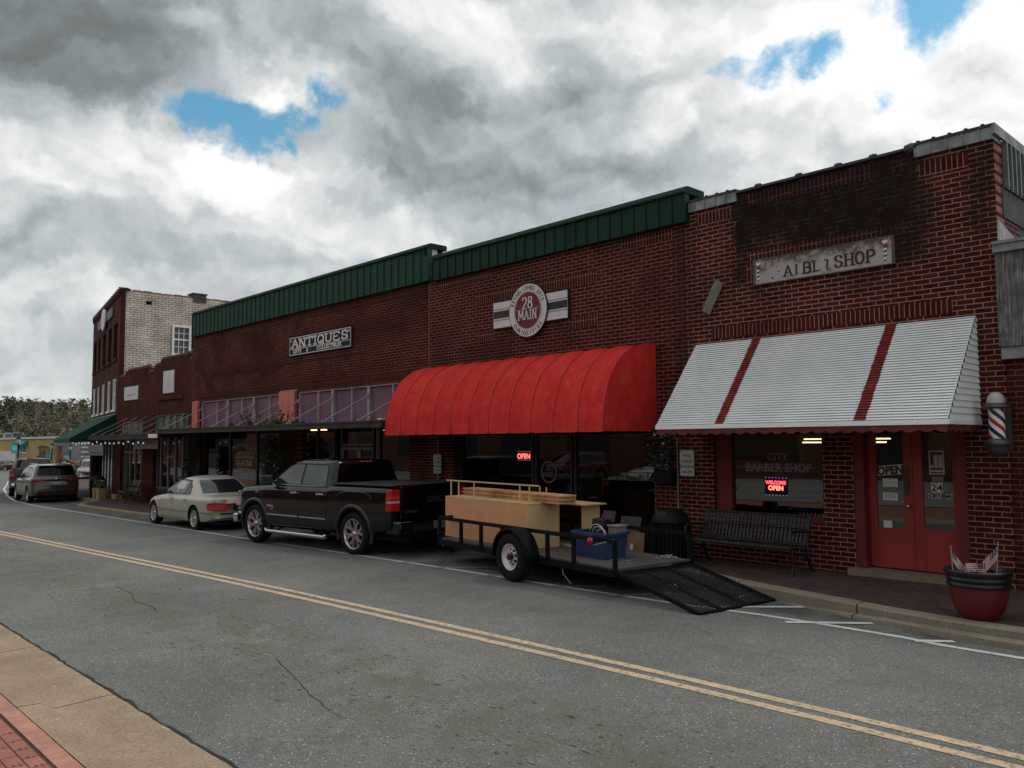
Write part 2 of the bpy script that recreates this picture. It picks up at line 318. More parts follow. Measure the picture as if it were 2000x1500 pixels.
# brick kinds on the row of shops
BR1, BR2, MO = (.036, .0095, .0070), (.074, .018, .0125), (.33, .165, .13)
MT['brick_barber'] = bricks('barber_brick', BR1, BR2, MO, stain=.35, thr=.58, boxes=((-7.5, -4.0, 4.75, 6.9, .45, 1.0), (-5.6, -3.9, 4.20, 6.9, .50, .95), (-7.5, -6.5, 4.3, 5.4, .4, .8), (-3.75, -3.25, 4.6, 6.0, .25, .7), (-8.3, -7.9, 3.6, 6.0, .15, .35)))
MT['brick_curio'] = bricks('curiosities_brick', BR1, BR2, (.27, .115, .09), stain=.5, thr=.54, ssc=.6, boxes=((-15.6, -14.4, 2.6, 4.9, .5, .35), (-14.5, -12.4, 3.5, 4.4, .3, .5), (-8.45, -8.0, 2.5, 5.9, .12, .5)))
MT['brick_antique'] = bricks('antiques_brick', (.042, .0095, .0065), (.076, .017, .0105), (.24, .095, .068), stain=.75, thr=.47, ssc=.45, stain_col=(.022, .007, .005), boxes=((-28, -22.4, 4.1, 4.75, .3, .8), (-20, -15.8, 4.2, 5.6, .8, .75), (-22, -17.2, 3.6, 4.2, .4, .55)))
MT['brick_far'] = bricks('old_red_brick', (.042, .009, .006), (.078, .017, .010), (.14, .05, .034), stain=.55, thr=.52, ssc=.7, stain_col=(.028, .011, .008))
MT['soldier'] = bricks('soldier_brick', (.036, .008, .0055), (.065, .014, .009), (.30, .14, .105), soldier=True, stain=.45, thr=.5, boxes=((-7.2, -4.10, 4.75, 6.9, .45, .8), (-5.3, -4.0, 4.30, 6.9, .45, .95)))
MT['soldier_antique'] = bricks('soldier_antique_brick', (.045, .011, .007), (.075, .017, .010), (.12, .045, .03), soldier=True, stain=.5, thr=.48)
MT['brick_tall'] = bricks('tall_building_brick', (.05, .011, .008), (.08, .018, .012), (.10, .035, .026), ax=R(169.3), stain=.5, thr=.5, boxes=())
MT['brick_white'] = bricks('painted_white_brick', (.52, .51, .45), (.68, .67, .60), (.05, .045, .035), ax=R(90), wdt=.30, row=.10, msz=.010, stain=.5, thr=.60, ssc=.5, stain_col=(.14, .12, .095))
MT['brick_plinth'] = bricks('low_wall_brick', BR1, BR2, (.16, .08, .06), stain=.3)
MT['brick_return'] = bricks('return_wall_brick', BR1, BR2, MO, ax=R(90), stain=.3)
# ground materials
def m_asphalt():
    t = NT('aged_asphalt'); p = pos(t)
    fine = t.noise(p, 55, 4, .8); big = t.noise(p, .35, 4, .6); mid = t.noise(p, 3, 6, .65)
    c = t.ramp(fine, .28, .72, (.036, .038, .036), (.258, .266, .252))
    v = t.n('ShaderNodeTexVoronoi'); v.inputs['Scale'].default_value = 34; t.l(p, v.inputs['Vector'])
    sepc = t.n('ShaderNodeSeparateColor'); t.l(v.outputs['Color'], sepc.inputs[0])
    chips = t.math('MULTIPLY', t.math('LESS_THAN', v.outputs['Distance'], .22), t.math('GREATER_THAN', sepc.outputs[0], .80))
    c = t.mix(t.math('MULTIPLY', chips, .8), c, (.60, .59, .55))
    drk = t.math('MULTIPLY', t.math('LESS_THAN', v.outputs['Distance'], .3), t.math('LESS_THAN', sepc.outputs[0], .14)); c = t.mix(t.math('MULTIPLY', drk, .7), c, (.03, .03, .03))
    c = t.mix(.55, c, t.ramp(big, .32, .68, (.60, .62, .62), (1.25, 1.22, 1.18)), 'MULTIPLY')
    c = t.mix(.5, c, t.ramp(mid, .3, .7, (.78, .78, .78), (1.15, 1.15, 1.12)), 'MULTIPLY')
    se = t.n('ShaderNodeSeparateXYZ'); t.l(p, se.inputs[0])
    # brownish, worn band with small pits along the near lane, oil in the parking bays
    def band(lo, hi, soft, wob=.5):
        y = t.math('ADD', se.outputs[1], t.math('MULTIPLY', t.math('SUBTRACT', t.noise(p, .8, 3), .5), wob))
        a = t.n('ShaderNodeMapRange'); a.interpolation_type = 'SMOOTHSTEP'; t.l(y, a.inputs[0]); a.inputs[1].default_value = lo-soft; a.inputs[2].default_value = lo+soft
        b = t.n('ShaderNodeMapRange'); b.interpolation_type = 'SMOOTHSTEP'; t.l(y, b.inputs[0]); b.inputs[1].default_value = hi-soft; b.inputs[2].default_value = hi+soft; b.inputs[3].default_value = 1; b.inputs[4].default_value = 0
        return t.math('MULTIPLY', a.outputs[0], b.outputs[0])
    patch = t.math('MULTIPLY', band(3.6, 4.9, .35), t.ramp(t.noise(p, 2.4, 5, .7), .42, .62)); c = t.mix(t.math('MULTIPLY', patch, .6), c, (.105, .095, .068))
    str_ = t.n('ShaderNodeMapping'); str_.inputs['Scale'].default_value = (3.2, 8, 1); t.l(p, str_.inputs[0])
    pits = t.math('MULTIPLY', t.math('GREATER_THAN', t.noise(str_.outputs[0], 2.2, 2, .5), .665), band(3.3, 5.1, .3)); c = t.mix(t.math('MULTIPLY', pits, .75), c, (.022, .022, .022))
    oil = t.math('MULTIPLY', band(9.0, 10.9, .3), t.ramp(t.noise(p, 1.3, 5, .6), .42, .6)); c = t.mix(t.math('MULTIPLY', oil, .65), c, (.035, .035, .034))
    oil2 = t.math('MULTIPLY', band(7.0, 7.9, .4), t.ramp(t.noise(p, .9, 4, .6), .4, .65)); c = t.mix(t.math('MULTIPLY', oil2, .25), c, (.05, .053, .055))
    # cracks: thin warped cell borders, only here and there
    vc = t.n('ShaderNodeTexVoronoi', feature='DISTANCE_TO_EDGE'); vc.inputs['Scale'].default_value = .30
    wn = t.n('ShaderNodeTexNoise'); wn.inputs['Scale'].default_value = 2.2; wn.inputs['Detail'].default_value = 6; t.l(p, wn.inputs['Vector'])
    s1 = t.n('ShaderNodeVectorMath', operation='SCALE'); t.l(wn.outputs['Color'], s1.inputs[0]); s1.inputs[3].default_value = .8
    a1 = t.n('ShaderNodeVectorMath', operation='ADD'); t.l(p, a1.inputs[0]); t.l(s1.outputs[0], a1.inputs[1]); t.l(a1.outputs[0], vc.inputs['Vector'])
    cm = t.math('MULTIPLY', t.math('LESS_THAN', vc.outputs['Distance'], .0022), t.math('GREATER_THAN', t.noise(p, .8, 3), .67)); c = t.mix(t.math('MULTIPLY', cm, .8), c, (.02, .02, .02))
    t.set(c, .88, Specular_IOR_Level=.3); t.bump(t.math('ADD', fine, t.math('MULTIPLY', chips, .3)), .55, .008); return t.m
MT['asphalt'] = m_asphalt()
def m_paint(name, col, wear=.5):
    t = NT(name); p = pos(t); n = t.noise(p, 20, 6, .8); b = t.noise(p, 3, 4, .6)
    c = t.mix(.6, col, t.ramp(b, .3, .7, (.75, .75, .75), (1.1, 1.1, 1.1)), 'MULTIPLY')
    t.set(t.mix(t.ramp(n, wear, wear+.1), c, (.12, .122, .115)), .8); t.bump(n, .3, .004); return t.m
MT['line_white'] = m_paint('worn_white_paint', (.58, .58, .56), .55)
MT['line_faint'] = m_paint('faded_white_paint', (.34, .35, .34), .46)
MT['line_yellow'] = m_paint('worn_yellow_paint', (.54, .40, .26), .52)
def m_conc(name, a, b, joint=0):
    t = NT(name); p = pos(t); n = t.noise(p, 45, 4, .7); g = t.noise(p, 1.2, 5, .65)
    c = t.ramp(n, .3, .7, a, b); c = t.mix(.75, c, t.ramp(g, .3, .7, (.62, .60, .54), (1.18, 1.16, 1.12)), 'MULTIPLY')
    v = t.n('ShaderNodeTexVoronoi'); v.inputs['Scale'].default_value = 7; t.l(p, v.inputs['Vector'])
    sc_ = t.n('ShaderNodeSeparateColor'); t.l(v.outputs['Color'], sc_.inputs[0])
    c = t.mix(t.math('MULTIPLY', t.math('LESS_THAN', v.outputs['Distance'], .09), t.math('GREATER_THAN', sc_.outputs[1], .7)), c, (.48, .44, .36))
    if joint:
        se = t.n('ShaderNodeSeparateXYZ'); t.l(p, se.inputs[0]); xw = t.math('ADD', se.outputs[0], t.math('MULTIPLY', t.noise(p, 3, 2), .05))
        fr = t.math('FRACT', t.math('DIVIDE', t.math('ADD', xw, 61.35), joint)); c = t.mix(t.math('LESS_THAN', fr, .012/joint*1.6), c, (.035, .03, .022))
    t.set(c, .9, Specular_IOR_Level=.3); t.bump(n, .4, .005); return t.m
MT['concrete'] = m_conc('gutter_concrete', (.21, .160, .110), (.42, .325, .235), 2.45)
MT['curb'] = m_conc('curb_concrete', (.17, .15, .115), (.31, .275, .215), 1.9)
MT['ledge'] = m_conc('door_sill_concrete', (.14, .12, .09), (.26, .23, .17))
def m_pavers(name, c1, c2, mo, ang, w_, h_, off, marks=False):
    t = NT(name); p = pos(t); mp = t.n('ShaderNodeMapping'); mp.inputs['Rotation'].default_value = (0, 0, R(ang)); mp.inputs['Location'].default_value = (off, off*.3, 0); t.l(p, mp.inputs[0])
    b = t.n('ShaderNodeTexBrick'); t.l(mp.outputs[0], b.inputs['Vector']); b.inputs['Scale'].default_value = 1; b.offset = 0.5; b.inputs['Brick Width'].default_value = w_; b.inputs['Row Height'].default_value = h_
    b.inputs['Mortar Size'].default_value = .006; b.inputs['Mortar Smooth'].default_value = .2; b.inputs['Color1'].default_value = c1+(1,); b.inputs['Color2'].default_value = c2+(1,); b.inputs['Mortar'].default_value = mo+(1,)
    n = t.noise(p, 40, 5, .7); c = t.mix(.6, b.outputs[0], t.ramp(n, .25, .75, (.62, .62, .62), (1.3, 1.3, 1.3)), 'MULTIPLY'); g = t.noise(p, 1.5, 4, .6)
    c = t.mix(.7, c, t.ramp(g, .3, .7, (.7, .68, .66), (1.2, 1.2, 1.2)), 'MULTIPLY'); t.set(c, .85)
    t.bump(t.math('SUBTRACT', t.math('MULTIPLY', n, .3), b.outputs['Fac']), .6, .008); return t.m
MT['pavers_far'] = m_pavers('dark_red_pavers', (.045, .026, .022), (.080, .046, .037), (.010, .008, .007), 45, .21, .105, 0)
MT['pavers_near'] = m_pavers('memorial_pavers', (.28, .105, .075), (.36, .14, .10), (.07, .03, .025), 0, .208, .104, .04)
MT['grass'] = plain('dry_grass', (.10, .10, .05), .9, var=.4, sc=.3, bump=.5)
MT['lot'] = plain('pale_lot', (.20, .20, .185), .9, var=.25, sc=.4, bump=.4)

# ------------------------------------------------------------------ ground, road and pavements
def sheet(mb, pa, pb, oz, fn=None, mi=0):     # strip between two polylines with the same number of points
    va = [(x, y, SZ(x)+oz) for x, y in pa] + [(x, y, SZ(x)+oz) for x, y in pb]; n = len(pa)
    mb.add(va, [(i, i+1, n+i+1, n+i) for i in range(n-1)], mi)
def lerp_poly(pl, x):
    for (x0, y0), (x1, y1) in zip(pl, pl[1:]):
        if x0 <= x <= x1: return y0 + (y1-y0)*(x-x0)/(x1-x0)
    return pl[-1][1] if x > pl[-1][0] else pl[0][1]
CURB = [(-120, 27.5), (-90, 21.5), (-74, 18.6), (-58, 14.8), (-50, 12.7), (-45, 11.6), (-41, 11.15), (-37.2, 11.0), (-36, 10.7), (-35.1, 10.0), (-34.2, 9.55), (-33, 9.40), (-27.2, 9.40), (-26.4, 9.55), (-25.8, 10.0), (-25.1, 10.7), (-24, 10.98), (-9.2, 10.98), (-8.2, 10.85), (-7.2, 10.55), (-6.4, 10.22), (-5.6, 9.98), (-4.8, 9.78), (-4, 9.56), (-3.2, 9.42), (-2.4, 9.36), (3, 9.3), (14, 9.3)]
XS = sorted(set([x for x, y in CURB] + [-110, -100, -66, -30, -20, -15, 0, 7]))
gb = MB()
for xa, xb in zip([-6000, -400, -170, -60, 14, 400], [-400, -170, -60, 14, 400, 6000]):
    gb.quad((xa, -6000, SZ(xa)-.03 if xa < 14 else .157), (xb, -6000, SZ(min(xb, 14))-.03), (xb, 6000, SZ(min(xb, 14))-.03), (xa, 6000, SZ(min(xa, 14))-.03))
gb.v = [(x, y, (SZ(min(x, 14))-.03)) for x, y, z in gb.v]
struct('ground', gb, MT['grass'])
rb = MB(); sheet(rb, [(x, 2.42 if x > -40 else 2.42-(-40-x)*.8 if x > -60 else -40) for x in XS], [(x, lerp_poly(CURB, x)+.02) for x in XS], 0)
sheet(rb, [(-230, -40), (-170, -40), (-121, -40)], [(-230, 27), (-170, 27), (-121, 27)], 0)
struct('road', rb, MT['asphalt'])
lot = MB(); sheet(lot, [(-120, -19), (-60, -19), (20, -19)], [(-120, -2.2), (-60, -2.2), (20, -2.2)], .08)
lot.v = [(x, y, z if y < -3 else z) for x, y, z in lot.v]; struct('parking_lot', lot, MT['lot'])
# far pavement: kerb strip, then pavers up to the buildings
def offs(pl, d):
    o = []
    for i, (x, y) in enumerate(pl):
        a = pl[max(0, i-1)]; b = pl[min(len(pl)-1, i+1)]; t = Vector((b[0]-a[0], b[1]-a[1])).normalized(); o.append((x - t.y*d, y + t.x*d))
    return o
C0 = CURB; C1 = offs(CURB, .03); C2 = offs(CURB, .20)
kb = MB(); hgt = .15
n = len(C0); vs = [(x, y, SZ(x)-.02) for x, y in C0] + [(x, y, SZ(x)+hgt-.02) for x, y in C0] + [(x, y, SZ(x)+hgt) for x, y in C1] + [(x, y, SZ(x)+hgt) for x, y in C2]
kb.add(vs, [(r*n+i, r*n+i+1, (r+1)*n+i+1, (r+1)*n+i) for r in range(3) for i in range(n-1)]); struct('kerb', kb, MT['curb'])
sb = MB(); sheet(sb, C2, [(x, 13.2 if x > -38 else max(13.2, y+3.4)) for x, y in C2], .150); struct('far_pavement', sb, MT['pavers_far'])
# second, lower kerb step with its dished gutter at the right
lw = [(-5.5, 9.93), (-4.6, 9.62), (-3.9, 9.40), (-3.2, 9.24), (-2.4, 9.16), (3, 9.08), (14, 9.08)]; up_ = [(x, lerp_poly(CURB, x)+.01) for x, y in lw]
g2 = MB(); n = len(lw); vs = [(x, y-.01, SZ(x)-.01) for x, y in lw] + [(x, y, SZ(x)+.055*min(1, i/2)) for i, (x, y) in enumerate(lw)] + [(x, y, SZ(x)+.06*min(1, i/2)+.002) for i, (x, y) in enumerate(up_)]
g2.add(vs, [(r*n+i, r*n+i+1, (r+1)*n+i+1, (r+1)*n+i) for r in range(2) for i in range(n-1)]); struct('gutter_step', g2, MT['curb'])
# near side: gutter pan, kerb and pavers under the camera
ng = MB(); nx = [-60, -30, -12, -8, -4, 0, 14]; prof = [(2.42, .006), (2.38, .012), (1.97, -.006), (1.93, .012), (1.90, .035), (1.86, .055), (1.70, .062)]
for (ya, za), (yb, zb) in zip(prof, prof[1:]):
    for xa, xb in zip(nx, nx[1:]): ng.quad((xa, ya, SZ(xa)+za), (xb, ya, SZ(xb)+za), (xb, yb, SZ(xb)+zb), (xa, yb, SZ(xa)+zb))
struct('gutter', ng, MT['concrete'])
npv = MB(); sheet(npv, [(x, -2.3) for x in nx], [(x, 1.555) for x in nx], .062); struct('near_pavement', npv, MT['pavers_near'])
# edging course of whole pavers, each a little apart, between kerb and memorial bricks
ed = MB(); x = -13.0
while x < -1:
    ed.box(x+.004, x+.204, 1.572, 1.692, SZ(x), SZ(x)+.064+random.uniform(-.001, .002)); x += .208
struct('paver_edging', ed, plain('edging_paver', (.40, .19, .14), .85, var=.25, sc=5, bump=.4))
# faint engraved rows on the memorial bricks (too worn to read)
en = MB()
for r in range(1, 6):
    y = 1.555 - r*.104 - (.0)
    for k in range(62):
        x = -13 + k*.208 + (.104 if r % 2 else 0)
        if random.random() < .12: continue
        for row in (0, 1):
            xx = x+.03
            while xx < x+.17:
                l = random.uniform(.008, .02)
                if random.random() < .8: en.box(xx, xx+l*.35, y+.022+row*.034, y+.042+row*.034, SZ(x)+.055, SZ(x)+.0628); en.box(xx, xx+l, y+.022+row*.034+random.choice((0, .016)), y+.026+row*.034+random.choice((0, .016)), SZ(x)+.055, SZ(x)+.063)
                xx += l+.006
struct('paver_engraving', en, plain('engraving_dark', (.06, .025, .02), .9))
# crack where asphalt meets the gutter
ck = MB(); pa = []; x = -30
while x < 6: pa.append((x, 2.425+random.uniform(-.018, .02))); x += random.uniform(.08, .2)
sheet(ck, [(x, y+random.uniform(.012, .03)) for x, y in pa], pa, .009); struct('road_edge_crack', ck, plain('crack_dirt', (.028, .022, .016), .95))
cr_ = MB()
for pts, wd_ in (([(-13.5, 4.35), (-12.6, 4.28), (-11.9, 4.1), (-11.3, 4.12), (-10.8, 4.0)], .014), ([(-7.6, 3.95), (-7.0, 3.8), (-6.4, 3.62), (-5.9, 3.5), (-5.5, 3.42)], .010)):
    P = []
    for (xa, ya), (xb, yb) in zip(pts, pts[1:]):
        for k in range(6): P.append((xa+(xb-xa)*k/6, ya+(yb-ya)*k/6+random.uniform(-.012, .012)))
    sheet(cr_, P, [(x, y+wd_*random.uniform(.3, 1.3)) for x, y in P], .003)
struct('road_crack', cr_, MT['asphalt'] if False else plain('crack_dark', (.022, .022, .02), .95))

def stripe(mb, pts, wd_, oz=.004, sub=.6):
    P = []
    for a, b in zip(pts, pts[1:]):
        k = max(1, int(math.dist(a, b)/sub))
        P += [(a[0]+(b[0]-a[0])*i/k, a[1]+(b[1]-a[1])*i/k) for i in range(k)]
    P.append(pts[-1]); A = offs(P, wd_/2); B = offs(P, -wd_/2)
    A = [(x, y+random.uniform(-.004, .004)) for x, y in A]; sheet(mb, B, A, oz)
def smooth(pts, k=6):
    o = []; n = len(pts)
    for i in range(n-1):
        p0, p1, p2, p3 = pts[max(0, i-1)], pts[i], pts[i+1], pts[min(n-1, i+2)]
        for j in range(k):
            t = j/k; o.append(tuple(.5*((2*p1[c]) + (-p0[c]+p2[c])*t + (2*p0[c]-5*p1[c]+4*p2[c]-p3[c])*t*t + (-p0[c]+3*p1[c]-3*p2[c]+p3[c])*t**3) for c in (0, 1)))
    o.append(pts[-1]); return o
yl = smooth([(-40, 4.4), (-30, 4.95), (-24.9, 5.2), (-18, 5.55), (-11.9, 5.86), (-6.4, 6.0), (-3.5, 6.03), (-1.7, 6.0), (4, 5.9), (12, 5.8)])
ym = MB(); stripe(ym, offs(yl, .105), .105); stripe(ym, offs(yl, -.105), .105); struct('centre_line', ym, MT['line_yellow'])
wl = smooth([(-74, 15.7), (-64, 13.5), (-57.5, 12.0), (-52, 10.95), (-47.9, 10.15), (-43.5, 9.42), (-40.6, 9.08), (-36.2, 8.86), (-32, 8.90), (-24.8, 8.86), (-18.7, 8.84), (-11.5, 8.93), (-8.8, 8.90), (-6.5, 8.93), (-5.2, 9.02), (-3.7, 8.98), (-2.4, 8.86), (4, 8.8)])
wm = MB(); stripe(wm, wl, .085); struct('edge_line', wm, MT['line_white'])
pm = MB()
for a, b in (((-6.06, 8.92), (-5.02, 9.86)), ((-4.82, 8.82), (-4.08, 9.42)), ((-3.43, 8.88), (-3.13, 9.12))): stripe(pm, [a, b], .10, .008)
struct('hatch_marking', pm, MT['line_white'])
pf = MB()
for a, b in (((-12.35, 8.7), (-12.0, 9.5)), ((-11.3, 8.86), (-10.4, 9.65)), ((-10.1, 8.76), (-9.5, 9.3)), ((-19.5, 8.4), (-19.1, 9.3)), ((-7.4, 8.75), (-6.85, 9.5)), ((-8.6, 8.75), (-7.9, 9.3)), ((-26, 8.9), (-25.4, 9.6))): stripe(pf, [a, b], .09, .008)
struct('bay_marking', pf, MT['line_faint'])
# ------------------------------------------------------------------ building materials
MT['green_metal'] = plain('green_painted_metal', (.012, .050, .030), .6, var=.2, sc=1.5, Specular_IOR_Level=.15)
MT['green_dark'] = plain('dark_green_metal', (.008, .030, .022), .7, var=.25, sc=2, Specular_IOR_Level=.1)
MT['zinc'] = plain('weathered_zinc', (.20, .215, .21), .55, .3, var=.5, sc=4, bump=.3)
MT['zinc_dark'] = plain('dark_zinc_coping', (.045, .045, .045), .6, .2, var=.5, sc=5, bump=.3)
MT['frame_grey'] = plain('aluminium_frame', (.20, .18, .17), .45, .3, var=.25, sc=4)
MT['frame_light'] = plain('pale_window_frame', (.36, .30, .30), .55, var=.2, sc=4)
MT['frame_white'] = plain('white_window_frame', (.74, .74, .72), .5, var=.12, sc=4)
MT['frame_dark'] = plain('dark_bronze_frame', (.035, .03, .028), .45, .2, var=.3, sc=5)
MT['purple'] = plain('purple_transom_panel', (.20, .105, .15), .7, var=.22, sc=1.2, Specular_IOR_Level=.2)
MT['pink'] = plain('coral_painted_pier', (.62, .16, .125), .75, var=.28, sc=3, bump=.3)
MT['pink_side'] = plain('crimson_painted_edge', (.30, .02, .03), .7, var=.2, sc=3)
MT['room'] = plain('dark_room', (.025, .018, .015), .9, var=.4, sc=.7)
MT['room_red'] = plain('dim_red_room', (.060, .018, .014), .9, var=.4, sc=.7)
MT['glass'] = glass('shop_glass', (.45, .47, .47), .085)
MT['glass_low'] = glass('shaded_shop_glass', (.42, .42, .42), .05)
MT['glass_tall'] = glass('old_window_glass', (.35, .4, .42), .10)
MT['transom_green'] = plain('pale_green_transom', (.12, .15, .135), .35, var=.3, sc=2)
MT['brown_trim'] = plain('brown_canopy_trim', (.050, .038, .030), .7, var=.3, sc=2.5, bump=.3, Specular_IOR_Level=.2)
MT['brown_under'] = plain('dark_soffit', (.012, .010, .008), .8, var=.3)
MT['red_door'] = plain('red_painted_door', (.26, .022, .018), .6, var=.16, sc=2.2, bump=.2)
MT['red_trim'] = plain('red_trim', (.12, .010, .010), .7, var=.25, sc=3)
MT['stucco'] = plain('grey_stucco', (.045, .048, .048), .9, var=.4, sc=2, bump=.6)
MT['paper'] = plain('paper_notice', (.55, .53, .50), .7, var=.08)
MT['black'] = plain('black_paint', (.007, .007, .008), .55, var=.3, Specular_IOR_Level=.2)
MT['ink'] = plain('black_lettering', (.012, .012, .012), .6, var=.2)
MT['white'] = plain('white_sign_paint', (.60, .56, .56), .5, var=.08, sc=3)
def m_wood():
    t = NT('peeling_grey_wood'); p = pos(t); mp = t.n('ShaderNodeMapping'); mp.inputs['Scale'].default_value = (40, 40, 3); t.l(p, mp.inputs[0])
    n = t.noise(mp.outputs[0], 1, 6, .7); g = t.noise(p, 6, 6, .7)
    c = t.ramp(n, .38, .62, (.035, .033, .03), (.26, .27, .255)); c = t.mix(t.ramp(g, .4, .65), c, (.085, .085, .078)); t.set(c, .9); t.bump(n, .6, .01); return t.m
MT['wood_grey'] = m_wood()
PROUD = .003

def wall(mb, x0, x1, z0, z1, ops, y0=D, y1=D+.32, mi=0):
    xs = sorted({x0, x1} | {v for o in ops for v in o[:2]}); zs = sorted({z0, z1} | {v for o in ops for v in o[2:4]})
    for xa, xb in zip(xs, xs[1:]):
        run = None
        for za, zb in zip(zs, zs[1:]):
            hole = any(o[0] <= xa and xb <= o[1] and o[2] <= za and zb <= o[3] for o in ops)
            if hole:
                if run: mb.box(xa, xb, y0, y1, *run, mi); run = None
            else: run = (run[0], zb) if run else (za, zb)
        if run: mb.box(xa, xb, y0, y1, *run, mi)
def room(parent, x0, x1, z0, z1, y0, y1, mat):
    m = MB(); m.box(x0, x1, y1, y1+.05, z0, z1); m.box(x0-.05, x0, y0, y1+.05, z0, z1); m.box(x1, x1+.05, y0, y1+.05, z0, z1)
    m.box(x0-.05, x1+.05, y0, y1+.05, z1, z1+.05); m.box(x0-.05, x1+.05, y0, y1+.05, z0-.05, z0); return m.build('interior', mat, parent)
def frame(mb, x0, x1, z0, z1, y, w=.06, d=.08, mids=(), hm=(), mw=None, mi=0):
    mw = mw or w
    mb.box(x0, x1, y, y+d, z1-w, z1, mi); mb.box(x0, x1, y, y+d, z0, z0+w, mi); mb.box(x0, x0+w, y, y+d, z0+w, z1-w, mi); mb.box(x1-w, x1, y, y+d, z0+w, z1-w, mi)
    for x in mids: mb.box(x-mw/2, x+mw/2, y-.002, y+d+.002, z0+w, z1-w, mi)
    for z in hm: mb.box(x0+w, x1-w, y+.004, y+d-.004, z-mw/2, z+mw/2, mi)
def fascia(parent, x0, x1, z0, z1, dpt, pitch, mat, matd, capz=.12, name='metal_fascia'):
    m = MB(); y = D-dpt; x0 *= (D-dpt)/D; x1 *= (D-dpt)/D; m.box(x0, x1, y, D-.002, z0, z1-capz)
    n = int((x1-x0)/pitch)
    for i in range(n+1):
        x = x0 + i*(x1-x0)/n; m.box(x-.012, x+.012, y-.022, y, z0+.01, z1-capz-.015)
    f = m.build(name, mat, parent)
    c = MB(); c.prism([(y-.05, z1-capz), (y-.045, z1-capz+.035), (y+.03, z1-.01), (y+.09, z1), (D+.45, z1), (D+.45, z1-capz)], lambda u, v, h: (h, u, v), x0-.01, x1+.01); c.build('coping', matd, f)
    return f

# ------------------------------------------------------------------ antiques shop (wide building)
A0, A1 = -29.42, -15.485
bA = thing('shop_building', 'wide dark brick shop with purple panels, coral piers and green metal fascia', 'shop building', ((A0+A1)/2, D, SZ(-22)))
m = MB(); wall(m, A0, A1, -.4, 6.0, [(-28.58, -22.80, .42, 3.55), (-21.72, -16.23, .05, 3.55)])
m.box(A0, A1, D+.32, D+9, 5.2, 5.3); m.box(A0, A0+.3, D+.33, D+9, -.4, 6.0); m.box(A1-.3, A1-.002, D+.33, D+9, 5.9, 6.2); m.build('wall', MT['brick_antique'], bA)
m = MB(); m.box(-28.6, -22.78, D-.004, D, 3.58, 3.82); m.box(-21.74, -16.2, D-.004, D, 3.58, 3.82); m.box(-28.7, -15.8, D-.004, D, 5.62, 5.84)
m.box(-26.4, -18.3, D-.0035, D, 4.40, 4.44); m.build('soldier_course', MT['soldier_antique'], bA)
fascia(bA, A0-.03, A1, 5.88, 6.79, .10, .305, MT['green_metal'], MT['green_dark'])
m = MB(); m.box(A0-.03, A0+.06, D-.02, D+.5, 5.5, 6.6); m.build('fascia_return', MT['green_dark'], bA)
for xa, xb, rows in ((-28.56, -22.80, [-27.31, -26.43, -25.43, -24.53, -23.53]), (-21.70, -16.25, [-20.62, -19.8, -18.87, -18.04, -16.98])):
    m = MB(); m.box(xa, xb, D+.10, D+.14, 2.62, 3.52); pn = m.build('transom_panel', MT['purple'], bA)
    m = MB(); frame(m, xa, xb, 2.58, 3.55, D+.035, .045, .07, rows, (), .04)
    for i, x in enumerate(rows):
        if i % 2: m.box(x-.045, x+.045, D+.005, D+.03, 2.6, 3.52)
    m.build('transom_frame', MT['frame_light'], bA)
m = MB(); m.box(-29.2, -28.74, D-.05, D-.003, 2.55, 3.57); pk = m.build('painted_pier', MT['pink'], bA)
m = MB(); m.box(-28.738, -28.60, D-.02, D-.003, 2.55, 3.54); m.build('pier_edge', MT['pink_side'], pk)
m = MB(); m.box(-22.76, -21.84, D-.05, D-.003, 2.55, 3.59); pk = m.build('painted_pier', MT['pink'], bA)
m = MB(); m.box(-21.838, -21.73, D-.02, D-.003, 2.55, 3.57); m.build('pier_edge', MT['pink_side'], pk)
m = MB(); m.box(-22.79, -21.74, D-.004, D-.0035, 3.60, 3.62); m.box(-21.85, -21.83, D-.055, D-.002, 2.55, 3.6); m.build('pier_trim', MT['frame_light'], pk)
# shop windows below the canopy
def window(parent, x0, x1, z0, z1, y, mat, fm, mids=(), hm=(), w=.06, mw=None, name='window'):
    m = MB(); frame(m, x0, x1, z0, z1, y, w, .08, mids, hm, mw); f = m.build(name, fm, parent)
    g = MB(); g.quad((x0+w*.5, y+.045, z0+w*.5), (x1-w*.5, y+.045, z0+w*.5), (x1-w*.5, y+.045, z1-w*.5), (x0+w*.5, y+.045, z1-w*.5)); g.build('pane', mat, f); return f
wa = window(bA, -28.56, -22.82, .44, 2.56, D+.12, MT['glass'], MT['frame_dark'], (-26.43, -24.5), (), .06, .07)
wb = window(bA, -21.70, -19.86, .44, 2.56, D+.12, MT['glass'], MT['frame_dark'], (-20.8,), (), .06, .06)
wc = window(bA, -18.02, -16.25, .44, 2.56, D+.12, MT['glass'], MT['frame_dark'], (-17.7,), (), .06, .05)
for xa, xb in ((-21.70, -19.86), (-18.02, -16.25)): m = MB(); m.box(xa, xb, D+.1, D+.3, .05, .44); m.build('bulkhead', MT['brick_plinth'], bA)
m = MB(); frame(m, -19.84, -18.04, .0, 2.56, D+.3, .06, .08, (), (2.0,), .06); dfr = m.build('door_frame', MT['frame_grey'], bA)
for xa, xb in ((-19.77, -18.95), (-18.93, -18.11)):
    m = MB(); frame(m, xa, xb, .0, 1.94, D+.31, .07, .05); dd = m.build('door', MT['frame_grey'], bA)
    g = MB(); g.quad((xa+.05, D+.33, .06), (xb-.05, D+.33, .06), (xb-.05, D+.33, 1.9), (xa+.05, D+.33, 1.9)); g.build('pane', MT['glass'], dd)
g = MB(); g.quad((-19.8, D+.34, 2.03), (-18.08, D+.34, 2.03), (-18.08, D+.34, 2.5), (-19.8, D+.34, 2.5)); g.build('pane', MT['glass'], dfr)
